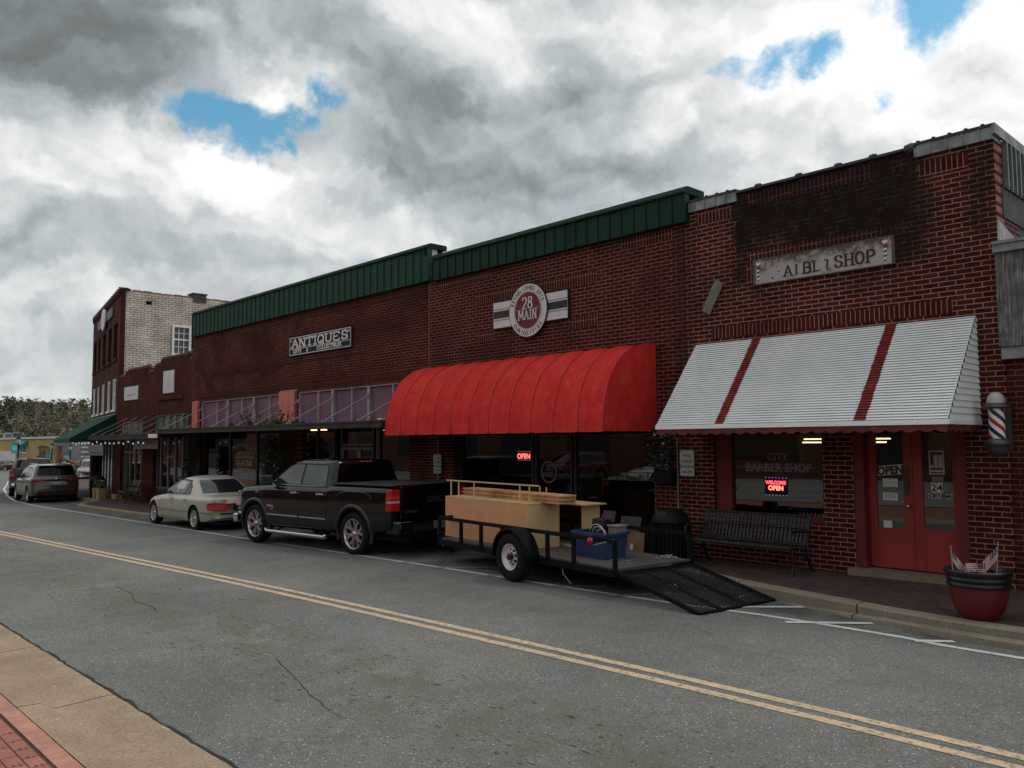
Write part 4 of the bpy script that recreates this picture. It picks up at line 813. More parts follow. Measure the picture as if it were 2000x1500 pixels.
m = MB(); m.box(-102.4, -101.6, 26.45, 26.75, -1.8, 1.8); m.build('wall', plain('rust_wall', (.17, .05, .03), .9, var=.3), ob)
m = MB(); m.prism([(26.75, .60), (27.85, .02), (27.85, -.14), (26.75, .36)], lambda u, v, h: (h, u, v), -101.59, -99.9); m.build('awning', plain('orange_canvas', (.42, .12, .05), .7), ob)
m = MB(); m.box(-100.1, -99.98, 26.8, 26.9, -1.3, .35); m.box(-100.1, -99.98, 27.7, 27.8, -1.3, .0); m.build('post', MT['black'], ob)
m = MB(); m.box(-102.6, -101.4, 26.4, 26.8, 1.8, 1.95); m.build('roof', MT['zinc_dark'], ob)
gb2 = thing('grey_building', 'grey slatted building glimpsed beneath the green awning', 'building', (-108, 36, SZ(-108)))
m = MB(); m.box(-111.5, -105, 28.6, 44, -1.8, 3.0); m.build('wall', plain('grey_siding', (.16, .165, .16), .8, var=.3, sc=.6), gb2)
m = MB()
for k in range(4): m.box(-105, -104.9, 29.6, 43.8, .5+k*.55, .68+k*.55)
m.build('siding_board', plain('pale_board', (.42, .42, .41), .7), gb2)
# building across the street (only mirrored in the shop windows)
op = thing('opposite_building', 'long dark brick building across the street, mirrored in the shop windows', 'building', (-30, -22, -.2))
m = MB(); m.box(-120, 14, -26, -20, -1.5, 9.5); m.build('wall', plain('dim_brick_wall', (.11, .045, .03), .9, var=.3, sc=.5), op)
m = MB()
for k in range(18): m.box(-118+k*7, -114+k*7, -19.99, -19.95, .9, 2.6)
m.build('window', darkglass('far_pane', (.03, .03, .03), .2), op)
# ------------------------------------------------------------------ awnings
def m_canvas(name, a, b):
    t = NT(name); p = pos(t); n = t.noise(p, 3.5, 6, .7); g = t.noise(p, 180, 2); c = t.mix(t.ramp(n, .3, .75), a, b); mp = t.n('ShaderNodeMapping'); mp.inputs['Scale'].default_value = (7, .6, .6); t.l(p, mp.inputs[0]); c = t.mix(.55, c, t.ramp(t.noise(mp.outputs[0], 1.6, 6, .7), .32, .66, (.62, .58, .58), (1.12, 1.1, 1.08)), 'MULTIPLY'); c = t.mix(t.math('MULTIPLY', t.ramp(t.noise(p, 9, 5, .75), .62, .72), .35), c, tuple(min(1, q*1.1+.10) for q in a)); t.set(c, .75, Specular_IOR_Level=.12); t.bump(t.math('ADD', g, n), .15, .004); return t.m
MT['red_canvas'] = m_canvas('red_awning_canvas', (.58, .018, .018), (.68, .060, .044))
MT['green_canvas'] = m_canvas('green_awning_canvas', (.010, .060, .038), (.018, .075, .05))
RA0, RA1 = -15.12, -8.85
ra = thing('awning', 'bright red barrel awning with eleven canvas panels over the curiosities window', 'awning', ((RA0+RA1)/2, D, 2.2))
m = MB(); NP, NS, NA = 11, 6, 16; vs = []
zb, dp, ht = 2.225, 1.47, 1.57
for i in range(NP*NS+1):
    f = (i % NS)/NS; sag = .062*math.sin(math.pi*f); x = RA0+(RA1-RA0)*i/(NP*NS)
    for k in range(NA+1):
        a = math.pi/2*k/NA; c_, s_ = math.cos(a)**.88, math.sin(a)**.88; q = sag*math.sin(a*2)**.5 if 0 < k < NA else (sag*.3 if k == 0 else 0)
        vs.append((x, D-.01-(dp-q)*c_, zb+(ht-q)*s_ - (.012 if k == 0 and f else 0)))
n = NA+1; m.add(vs, [(i*n+k, (i+1)*n+k, (i+1)*n+k+1, i*n+k+1) for i in range(NP*NS) for k in range(NA)], 0, False)
m.sm = [True]*len(m.f); cv = m.build('canopy_cover', MT['red_canvas'], ra, ang=8)
for x in (RA0+.002, RA1-.002):
    m = MB(); pr = [(x, D-.01-dp*math.cos(math.pi/2*k/NA)**.88, zb+ht*math.sin(math.pi/2*k/NA)**.88) for k in range(NA+1)] + [(x, D-.01, zb)]
    m.add(pr, [tuple(range(len(pr)))]); m.build('end_panel', MT['red_canvas'], ra)
m = MB()
for i in range(NP+1):
    x = RA0+(RA1-RA0)*i/NP; m.tube([(x, D-.01-(dp+.004)*math.cos(math.pi/2*k/10)**.88, zb+(ht+.004)*math.sin(math.pi/2*k/10)**.88) for k in range(11)], .006, 5)
m.build('seam', plain('faded_seam', (.22, .014, .014), .8, var=.5, sc=6), ra)
m = MB(); m.box(RA0+.02, RA1-.02, D-dp+.02, D-dp+.06, zb-.01, zb+.03)
for i in range(0, NP+1, 2): x = RA0+.03+(RA1-RA0-.06)*i/NP; m.box(x-.015, x+.015, D-dp+.03, D-.01, zb, zb+.03)
m.build('frame', MT['black'], ra)

W0, W1, WT, WB, WY = -7.99, -3.64, 3.69, 2.30, 1.17
wa_ = thing('awning', 'white slatted metal awning with two red stripes over the barber shop front', 'awning', ((W0+W1)/2, D, 2.2))
mw_ = plain('white_slat_metal', (.88, .90, .90), .5, var=.06, sc=1.5, Specular_IOR_Level=.5); mrs = plain('faded_red_slat', (.26, .036, .030), .5, var=.35, sc=7)
NSL = 38; ss = MB(); sr = MB(); segs = [(W0, -6.92, 0), (-6.92, -6.77, 1), (-6.77, -4.805, 0), (-4.805, -4.65, 1), (-4.65, W1, 0)]
sl_ = Vector((0, -WY, -(WT-WB))); nn = Vector((0, -(WT-WB), WY)).normalized(); base = Vector((0, D-.01, WT))
for i in range(NSL):
    a = base + sl_*((i-.45)/NSL) if i else base.copy(); b = base + sl_*((i+1)/NSL); oa = nn*-.006; ob_ = nn*.021; gap = sl_*0
    for x0, x1, r in segs:
        mm = sr if r else ss; P = [a+oa, b+ob_, b+ob_-nn*.004-sl_*.05/NSL, a+oa-nn*.003]
        if r: P = [p+nn*.0015 for p in P]
        dx = .0 if not r else random.uniform(-.008, .008)
        mm.add([(x0+dx, p.y, p.z) for p in P] + [(x1+dx, p.y, p.z) for p in P], [(0, 1, 5, 4), (1, 2, 6, 5), (2, 3, 7, 6), (0, 3, 2, 1), (4, 5, 6, 7)])
slt = ss.build('slat', mw_, wa_)
for lo, hi in ((-7.2, -6.5), (-5, -4.4)):
    q = MB()
    for f_i, f in enumerate(sr.f):
        if lo < sr.v[f[0]][0] < hi: q.add([sr.v[i] for i in f], [tuple(range(len(f)))])
    q.build('red_stripe', mrs, wa_)
m = MB(); m.box(W0-.01, W1+.01, D-WY-.035, D-WY, WB-.06, WB+.005); 
for k in range(22): m.lathe([(0, -.008), (.008, -.005), (.008, 0)], (W0+.1+k*.205, D-WY-.035, WB-.03), 'y', 6)
m.build('front_rail', mw_, wa_)
for x, sgn in ((W0, -1), (W1, 1)):
    m = MB(); n = 17
    for i in range(n):     # side slats, cut to the slope
        z1 = WT - (WT-WB)*i/n; z0 = WT - (WT-WB)*(i+1)/n; y1 = WY*i/n; y0 = WY*(i+1)/n
        m.add([(x, D-.01, z1), (x, D-.01-y1, z1), (x+sgn*.018, D-.01-y0, z0), (x+sgn*.018, D-.01, z0), (x, D-.01, z0-.001), (x, D-.01-y0, z0-.001)], [(0, 1, 2, 3), (3, 2, 5, 4)])
    m.box(x-.004, x+.022*(sgn > 0), D-WY-.03, D-.02, WB-.06, WB+.0); m.build('side_slats', mw_, wa_)
m = MB(); x = W0; k = 0
def scal(x): return .035*abs(math.sin((x-W0)*math.pi/.20))
P = [W0+(W1-W0)*i/260 for i in range(261)]
for a, b in zip(P, P[1:]): m.quad((a, D-WY-.02, WB-.06), (b, D-WY-.02, WB-.06), (b, D-WY-.02, WB-.12-scal(b)), (a, D-WY-.02, WB-.12-scal(a)))
P = [WY*i/70 for i in range(71)]
for xx in (W0+.005, W1-.005):
    for a, b in zip(P, P[1:]): m.quad((xx, D-a, WB-.06), (xx, D-b, WB-.06), (xx, D-b, WB-.12-scal(W0+b)), (xx, D-a, WB-.12-scal(W0+a)))
m.build('scalloped_valance', plain('faded_red_valance', (.13, .020, .020), .8, var=.5, sc=5), wa_)
for x in (-7.9, -5.8, -3.75): m = MB(); m.bar((x, D-.02, WB+.05), (x, D-WY+.02, WB-.03), .03, .03); m.build('support_arm', MT['black'], wa_)

ga = thing('awning', 'dark green sloped canvas awning on the tall building at far left', 'awning', (-42, 12.5, 2.2))
m = MB(); a0 = TF(.5, .02, 3.34); a1 = TF(9.8, .02, 3.34); b1 = TF(9.9, 1.75, 2.32); b0 = TF(.5, 1.75, 2.32)
m.quad(a0, b0, b1, a1); c0 = TF(.5, 1.75, 2.14); c1 = TF(9.9, 1.75, 2.14); m.quad(b0, c0, c1, b1); m.build('cover', MT['green_canvas'], ga)
m = MB(); m.add([a0, b0, c0, TF(.5, .02, 2.2)], [(0, 1, 2, 3)]); m.build('end_panel', MT['green_dark'], ga); m = MB(); m.add([a1, b1, c1, TF(9.8, .02, 2.2)], [(0, 1, 2, 3)]); m.build('end_panel', MT['green_dark'], ga)
m = MB(); m.bar(TF(.4, .03, 3.36), TF(9.9, .03, 3.36), .08, .05); m.build('top_rail', MT['zinc'], ga)

cn = thing('canopy', 'long brown flat canopy hung on rods over the shops left of the red awning', 'canopy', (-25, 11.2, 2.4))
CY = 10.48
for x0, x1, z0, z1, zw in ((-28.62, -15.36, 2.40, 2.555, 2.62), (-36.25, -28.66, 2.23, 2.41, 2.50)):
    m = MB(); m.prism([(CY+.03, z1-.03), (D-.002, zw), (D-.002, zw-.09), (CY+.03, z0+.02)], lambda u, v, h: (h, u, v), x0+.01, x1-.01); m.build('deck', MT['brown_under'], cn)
    m = MB(); m.box(x0, x1, CY, CY+.03, z0, z1); m.box(x0, x1, CY-.02, CY, z1-.035, z1+.006); m.box(x0, x1, CY-.012, CY, z0, z0+.05)
    m.prism([(CY+.032, z0), (CY+.032, z1), (D-.003, zw+.002), (D-.003, zw-.1)], lambda u, v, h: (h, u, v), x0, x0+.03)
    m.prism([(CY+.032, z0), (CY+.032, z1), (D-.003, zw+.002), (D-.003, zw-.1)], lambda u, v, h: (h, u, v), x1-.03, x1); m.build('edge_trim', MT['brown_trim'], cn)
for x in (-28.43, -26.45, -24.55, -22.83, -21.66, -19.82, -18.04, -16.4, -30.0, -31.3, -32.6, -33.8, -34.9, -36.0):
    zt = 3.27 if x > -29 else 3.12; ze = 2.60 if x > -28.6 else 2.46
    m = MB(); m.tube([(x, D-.01, zt), (x-.02, CY+.14, ze)], .017, 6); m.box(x-.03, x+.03, D-.03, D-.003, zt-.05, zt+.05); m.box(x-.05, x+.01, CY+.08, CY+.18, ze-.05, ze+.02); m.build('hanger_rod', MT['frame_light'] if x > -28.5 else MT['frame_grey'], cn)
m = MB(); m.box(-15.5, -15.34, CY+.0, D-.2, 2.575, 2.60); m.box(-29.5, -28.65, CY-.025, CY-.02, 2.27, 2.40); m.build('patch_flashing', MT['frame_white'], cn)
st = thing('string_lights', 'string of small white bulbs under the left end of the canopy', 'string lights', (-33, CY, 2.1))
wr = MB(); pts = []; bl = []
for k in range(0, 57):
    x = -38.6+k*.17; y = CY-.03 if x > -36.3 else CY-.03+(-36.3-x)*.05; z = 2.18-.07*abs(math.sin(k*math.pi/7))-.01*(x+30)*-.3*0; pts.append((x, y, z))
    if k % 3 == 0 and x < -29.5: bl.append((x, y, z))
wr.tube(pts, .006, 4); wr.build('wire', MT['black'], st); me0 = None
for i, (x, y, z) in enumerate(bl):
    if me0 is None:
        q = MB(); q.lathe([(0, -.075), (.022, -.06), (.028, -.04), (.014, -.01), (.012, 0)], (0, 0, 0), 'z', 8); bo = q.build('bulb', emit('dim_bulb', (1, .97, .9), .35), st, local=True); me0 = bo.data
    else: bo = bpy.data.objects.new('bulb', me0); COL.objects.link(bo); bo.parent = st
    bo.location = (x+33, y-CY, z-2.1)

# ------------------------------------------------------------------ signs
MT['sign_green'] = plain('dark_green_sign', (.016, .030, .023), .7, var=.12, sc=2, Specular_IOR_Level=.15)
MT['maroon'] = plain('maroon_sign', (.125, .010, .020), .7, var=.12, sc=3)
sg = thing('wall_sign', 'dark green ANTIQUES GIFTS & COLLECTIBLES sign on the dark brick wall', 'sign', (-20.47, D, 4.6))
m = MB(); m.box(-22.18, -18.76, D-.05, D-.004, 4.60, 5.18); m.build('board', MT['sign_green'], sg, bevel=.006)
fn = face_y(D-.052); m = MB()
for x0, x1, z0, z1 in ((-22.14, -18.80, 5.128, 5.15), (-22.14, -18.80, 4.63, 4.652), (-22.14, -22.118, 4.652, 5.128), (-18.822, -18.80, 4.652, 5.128), (-22.10, -18.84, 4.80, 4.818)): m.quad(fn(x0, z0), fn(x1, z0), fn(x1, z1), fn(x0, z1))
m.build('border', MT['white'], sg)
m = MB(); strokes(m, 'ANTIQUES', -21.97, 4.855, .225, .335, .085, .072, face_y(D-.054), serif=1.35)
text(m, 'GIFTS', .15, lambda u, v: (-21.68+u*1.25, D-.053, 4.685+v), .006, 1.0); text(m, '&', .14, lambda u, v: (-21.10+u*1.2, D-.053, 4.685+v), .006); text(m, 'COLLECTIBLES', .15, lambda u, v: (-19.92+u*1.32, D-.053, 4.685+v), .006)
for x in (-22.075, -22.03, -18.92, -18.87): m.quad(fn(x, 5.02), fn(x+.02, 5.02), fn(x+.026, 5.10), fn(x-.006, 5.10))
m.build('lettering', MT['white'], sg)

sg = thing('wall_sign', 'round maroon and white 28 MAIN sign with black striped side panels', 'sign', (-12.02, D, 4.2))
m = MB(); m.box(-13.11, -10.93, D-.06, D-.005, 4.495, 5.05); pn = m.build('side_panel', MT['white'], sg)
m = MB()
for z0, z1 in ((4.70, 4.855), (4.885, 4.897), (4.655, 4.667)): m.box(-13.10, -10.94, D-.063, D-.061, z0, z1)
for x0, x1, z0, z1 in ((-13.13, -10.91, 5.05, 5.066), (-13.13, -10.91, 4.48, 4.495), (-13.13, -13.11, 4.495, 5.05), (-10.93, -10.91, 4.495, 5.05)): m.box(x0, x1, D-.064, D-.004, z0, z1)
m.build('stripe', MT['ink'], pn)
cx, cz = -12.02, 4.768
def disc(r, y0, y1, mat, nm, par, n=64):
    m = MB(); m.prism([(cx+r*math.cos(2*math.pi*k/n), cz+r*math.sin(2*math.pi*k/n)) for k in range(n)], lambda u, v, h: (u, h, v), y0, y1); return m.build(nm, mat, par)
disc(.565, D-.09, D-.066, MT['ink'], 'rim', sg); dw = disc(.548, D-.094, D-.0905, MT['white'], 'disc', sg); disc(.405, D-.0955, D-.0945, MT['ink'], 'inner_ring', sg); disc(.397, D-.097, D-.096, MT['white'], 'inner_ring', sg); disc(.380, D-.0985, D-.0975, MT['ink'], 'inner_ring', sg); disc(.374, D-.1, D-.099, MT['maroon'], 'centre_disc', sg)
m = MB(); fn = face_y(D-.103)
strokes(m, '28', cx-.15, cz+.04, .235, .135, .03, .034, fn); strokes(m, 'MAIN', cx-.262, cz-.185, .185, .112, .04, .026, fn, serif=1.3)
m.quad(fn(cx-.36, cz+.022), fn(cx-.16, cz+.022), fn(cx-.16, cz+.028), fn(cx-.36, cz+.028)); m.quad(fn(cx+.17, cz+.022), fn(cx+.36, cz+.022), fn(cx+.36, cz+.028), fn(cx+.17, cz+.028)); m.build('lettering', MT['white'], sg)
def arctext(mb, s, r, a0, a1, size, bottom=False, y=D-.0965):
    for i, ch in enumerate(s):
        if ch == ' ': continue
        a = R(a0+(a1-a0)*i/(len(s)-1)); bx, bz = cx+r*math.cos(a), cz+r*math.sin(a); rot = a-math.pi/2 if not bottom else a+math.pi/2
        vs, fs = textmesh(ch, size, .003); ca, sa = math.cos(rot), math.sin(rot)
        mb.add([(bx+v[0]*ca-(v[1]-size*.36)*sa, y, bz+v[0]*sa+(v[1]-size*.36)*ca) for v in vs], fs)
m = MB(); arctext(m, 'ESTABLISHED 2013', .476, 162, 22, .118); arctext(m, 'CURIOSITIES', .476, -142, -40, .118, True); m.build('ring_lettering', MT['ink'], sg)

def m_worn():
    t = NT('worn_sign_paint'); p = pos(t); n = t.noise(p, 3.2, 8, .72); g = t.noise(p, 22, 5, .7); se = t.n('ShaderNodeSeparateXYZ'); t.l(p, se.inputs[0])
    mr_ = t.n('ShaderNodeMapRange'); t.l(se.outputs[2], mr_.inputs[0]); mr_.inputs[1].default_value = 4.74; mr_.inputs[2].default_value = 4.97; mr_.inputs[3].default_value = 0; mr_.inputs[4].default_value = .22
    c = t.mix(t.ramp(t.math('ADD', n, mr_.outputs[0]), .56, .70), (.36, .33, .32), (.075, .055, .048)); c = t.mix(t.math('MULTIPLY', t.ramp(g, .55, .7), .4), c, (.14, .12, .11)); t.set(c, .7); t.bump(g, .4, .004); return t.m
sg = thing('wall_sign', 'weathered white BARBER SHOP sign with flaking letters and painted poles', 'sign', (-5.75, D, 4.55))
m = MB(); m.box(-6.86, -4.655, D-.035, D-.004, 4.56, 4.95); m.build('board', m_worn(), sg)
m = MB()
for x0, x1, z0, z1 in ((-6.875, -4.64, 4.95, 4.965), (-6.875, -4.64, 4.545, 4.56), (-6.875, -6.83, 4.56, 4.95), (-4.68, -4.64, 4.56, 4.95)): m.box(x0, x1, D-.042, D-.003, z0, z1)
m.build('border', plain('rotten_brown_frame', (.085, .06, .05), .8, var=.5, sc=9), sg)
m = MB(); fn = face_y(D-.037); zz0 = 4.615
strokes(m, 'A', -6.33, zz0, .165, .12, .02, .028, fn, serif=1.2); strokes(m, 'I', -6.15, zz0+.01, .14, .12, .02, .030, fn, serif=.9); strokes(m, 'B', -6.02, zz0, .165, .13, .02, .036, fn, serif=1.0)
strokes(m, 'I', -5.86, zz0, .165, .12, .02, .032, fn, serif=1.3); m.quad(fn(-5.83, zz0), fn(-5.74, zz0), fn(-5.74, zz0+.018), fn(-5.83, zz0+.018)); m.quad(fn(-5.655, zz0+.02), fn(-5.63, zz0), fn(-5.61, zz0+.12), fn(-5.635, zz0+.16)); m.quad(fn(-5.68, zz0+.15), fn(-5.61, zz0+.12), fn(-5.615, zz0+.15), fn(-5.67, zz0+.17)); m.quad(fn(-5.64, zz0-.0), fn(-5.59, zz0), fn(-5.60, zz0+.012), fn(-5.64, zz0+.015))
m.quad(fn(-6.55, zz0), fn(-6.51, zz0), fn(-6.53, zz0+.03), fn(-6.55, zz0+.025)); m.quad(fn(-6.45, zz0+.10), fn(-6.41, zz0+.09), fn(-6.405, zz0+.10), fn(-6.44, zz0+.115))
strokes(m, 'SHOP', -5.52, zz0+.01, .175, .125, .035, .036, fn, serif=1.0); m.build('lettering', MT['ink'], sg)
for xx in (-6.78, -4.77):
    m = MB(); fn = face_y(D-.039); w_ = .036
    for k in range(12): a, b = math.pi*k/6, math.pi*(k+1)/6; m.add([fn(xx, 4.885), fn(xx+.042*math.cos(a), 4.885+.026*math.sin(a)), fn(xx+.042*math.cos(b), 4.885+.026*math.sin(b))], [(0, 1, 2)], 0)
    m.quad(fn(xx-.032, 4.86), fn(xx+.032, 4.86), fn(xx+.024, 4.82), fn(xx-.024, 4.82), 1)
    for k in range(6): z = 4.625+k*.0325; m.quad(fn(xx-.022, z), fn(xx+.022, z+.012), fn(xx+.022, z+.0445), fn(xx-.022, z+.0325), 2 if k % 2 else 0)
    m.quad(fn(xx-.012, 4.605), fn(xx+.012, 4.605), fn(xx+.02, 4.625), fn(xx-.02, 4.625), 1); m.build('painted_pole', [MT['white'], plain('pole_red', (.35, .02, .03), .6), plain('pole_navy', (.02, .02, .06), .6)], sg)

def small_sign(label, x0, x1, z0, z1, lines=(), y=D-.04, mat='white'):
    s_ = thing('wall_sign', label, 'sign', ((x0+x1)/2, y, z0)); m = MB(); m.box(x0, x1, y, y+.035, z0, z1); b = m.build('board', MT[mat], s_, bevel=.004)
    if lines:
        q = MB()
        for sz, zz3, s2, xs2 in lines: text(q, s2, sz, lambda u, v: ((x0+x1)/2+u, y-.002, zz3+v), .002, xs2)
        q.build('lettering', plain('faint_lettering', (.30, .30, .31), .6), s_)
    return s_
s_ = small_sign('wide white sign with faint script on the smallest brick shop', -36.34, -34.75, 3.88, 4.44)
q = MB(); pts = [(-36.1+k*.045, D-.043, 4.10+.05*math.sin(k*1.7)*random.uniform(.3, 1)) for k in range(26)]
for a, b in zip(pts, pts[1:]): q.bar(a, b, .02, .004)
q.build('lettering', plain('faint_script', (.38, .38, .39), .6), s_)
s_ = small_sign('tall white rectangular sign on brick recess beside the antiques wall', -32.03, -30.98, 3.98, 4.83)
q = MB()
for k in range(5): q.box(-31.8+k*.06, -31.2-k*.02, D-.043, D-.041, 4.12+k*.05, 4.135+k*.05)
q.build('lettering', plain('faint_print', (.50, .50, .50), .6), s_)
ov = thing('wall_sign', 'round white sign between two faded panels high on the tall building', 'sign', TF(5.1, .1, 7.5))
m = MB(); tbox(m, 2.2, 4.2, .02, .07, 7.87, 8.27); tbox(m, 6.2, 7.8, .02, .07, 7.80, 8.25); m.build('side_panel', plain('faded_panel', (.17, .16, .155), .7, var=.5, sc=3), ov)
m = MB()
for k in range(32):
    pass
m.prism([(5.05+.78*math.cos(2*math.pi*k/32), 8.05+.52*math.sin(2*math.pi*k/32)) for k in range(32)], lambda u, v, h: TF(u, h, v), .08, .14); m.build('disc', MT['white'], ov)
for x0, x1, z0, z1, lb, sc_ in ((-37.95, -36.05, 1.60, 2.05, 'grey hanging sign with dark script under the canopy end, left one', 1), (-32.45, -30.08, 1.88, 2.22, 'plain grey hanging board under the canopy by the bench', 0)):
    hs_ = thing('hanging_sign', lb, 'sign', ((x0+x1)/2, 11.0, z0)); m = MB(); m.box(x0, x1, 11.0, 11.04, z0, z1); m.build('board', plain('grey_board', (.20, .20, .19), .7, var=.2), hs_, bevel=.004)
    m = MB(); m.tube([(x0+.1, 11.02, z1), (x0+.1, 11.02, 2.34)], .008, 5); m.tube([(x1-.1, 11.02, z1), (x1-.1, 11.02, 2.34)], .008, 5); m.build('chain', MT['black'], hs_)
    if sc_:
        q = MB(); pts = [(x0+.35+k*.06, 10.995, z0+.10+.035*math.sin(k*1.9)) for k in range(22)]
        for a, b in zip(pts, pts[1:]): q.bar(a, b, .02, .004)
        q.bar((x0+.7, 10.995, z0+.32), (x0+1.0, 10.995, z0+.32), .06, .004); q.build('lettering', MT['ink'], hs_)
for i, (x0, x1, z0, z1, lb) in enumerate(((-8.35, -8.06, 1.455, 1.90, 'white two hour parking sign on brick pier left of the barber window'), (-15.22, -14.93, 1.34, 1.78, 'pale two hour parking sign beyond the truck bed'))):
    ps = thing('parking_sign', lb, 'sign', ((x0+x1)/2, D-.06, z0), 'two hour parking signs'); m = MB(); r = .02
    m.prism([(x0+r, z0), (x1-r, z0), (x1, z0+r), (x1, z1-r), (x1-r, z1), (x0+r, z1), (x0, z1-r), (x0, z0+r)], lambda u, v, h: (u, h, v), D-.06, D-.055); pl = m.build('plate', plain('sign_plate_%d' % i, (.46, .46, .43), .5, var=.12), ps)
    q = MB(); cxx = (x0+x1)/2; 
    for s2, sz, zz3 in (('TWO', .085, .315), ('HOUR', .085, .225), ('PARKING', .078, .135), ('8AM-6PM', .055, .055)): text(q, s2, sz, lambda u, v: (cxx+u, D-.062, z0+zz3+v), .0025, .88)
    for a, b, c, d in ((x0+.012, x1-.012, z0+.012, z0+.017), (x0+.012, x1-.012, z1-.017, z1-.012), (x0+.012, x0+.017, z0+.012, z1-.012), (x1-.017, x1-.012, z0+.012, z1-.012)): q.quad((a, D-.0615, c), (b, D-.0615, c), (b, D-.0615, d), (a, D-.0615, d))
    q.build('lettering', plain('sign_green_text', (.04, .11, .07), .6), pl)
    m = MB(); m.tube([(x0-.07 if i == 0 else cxx, D-.03, .18), (x0-.07 if i == 0 else cxx, D-.03, 2.1)], .014, 6); m.build('conduit', plain('old_conduit', (.20, .17, .15), .6, .2, var=.4), ps)
wb_ = thing('wall_board', 'small grey weathered board fixed at a slant on the barber shop brick', 'board', (-7.63, D, 4.2))
m = MB(); a = Vector((-7.775, D-.02, 4.215)); b = Vector((-7.50, D-.02, 4.71)); m.bar(a, b, .03, .165, upv=(0, 1, 0)) if False else None
d = (b-a).normalized(); sx_ = Vector((d.z, 0, -d.x))*.085; m.add([a-sx_, a+sx_, b+sx_, b-sx_, a-sx_+Vector((0, -.03, 0)), a+sx_+Vector((0, -.03, 0)), b+sx_+Vector((0, -.03, 0)), b-sx_+Vector((0, -.03, 0))], [(0, 1, 2, 3), (4, 5, 6, 7), (0, 1, 5, 4), (1, 2, 6, 5), (2, 3, 7, 6), (3, 0, 4, 7)])
m.build('board', plain('weathered_board', (.17, .145, .125), .9, var=.3, sc=12, bump=.5), wb_)

# ------------------------------------------------------------------ barber pole
bp = thing('barber_pole', 'red white and blue striped barber pole with grey domed ends on the brick', 'barber pole', (-3.37, 11.62, 1.83))
pc = (-3.37, 11.62, 0); cast = plain('dull_cast_metal', (.10, .10, .098), .45, .5, var=.3, sc=8)
m = MB(); n = 40; H0, H1, rr = 2.05, 2.46, .090; st_ = [0, 1, 0, 2, 0, 1, 0, 2]
for i in range(24):
    for k in range(n):
        a, b = 2*math.pi*k/n, 2*math.pi*(k+1)/n; z0, z1 = H0+(H1-H0)*i/24, H0+(H1-H0)*(i+1)/24
        tw = 2*math.pi*.84; ph0, ph1 = tw*i/24, tw*(i+1)/24; sgi = st_[int(k/n*8)]
        P = [(pc[0]+rr*math.cos(a-ph0*-1*-1), pc[1]+rr*math.sin(a-ph0), z0), (pc[0]+rr*math.cos(b-ph0), pc[1]+rr*math.sin(b-ph0), z0), (pc[0]+rr*math.cos(b-ph1), pc[1]+rr*math.sin(b-ph1), z1), (pc[0]+rr*math.cos(a-ph1), pc[1]+rr*math.sin(a-ph1), z1)]
        m.add(P, [(0, 1, 2, 3)], sgi, True)
m.build('striped_cylinder', [plain('pole_white', (.82, .78, .77), .3), plain('pole_red2', (.36, .022, .035), .3), plain('pole_blue', (.010, .016, .055), .3)], bp)
m = MB(); m.lathe([(.11, 2.44), (.155, 2.45), (.16, 2.47), (.12, 2.49), (.108, 2.50), (.10, 2.515)], pc); m.build('top_collar', cast, bp)
m = MB(); m.lathe([(.105, 2.51), (.104, 2.55), (.088, 2.60), (.05, 2.64), (0, 2.655)], pc); m.build('globe', plain('milk_glass', (.42, .42, .41), .15), bp)
m = MB(); m.lathe([(.10, 2.06), (.115, 2.05), (.145, 2.035), (.15, 2.0), (.148, 1.98), (.14, 1.975), (.13, 1.92), (.095, 1.865), (.05, 1.84), (0, 1.835)], pc); m.build('bottom_bowl', cast, bp)
m = MB(); m.box(-3.43, -3.31, 11.72, D-.004, 2.38, 2.48); m.box(-3.42, -3.32, 11.72, D-.004, 1.95, 2.05); m.box(-3.46, -3.28, D-.03, D-.003, 1.9, 2.5); m.build('wall_bracket', cast, bp)

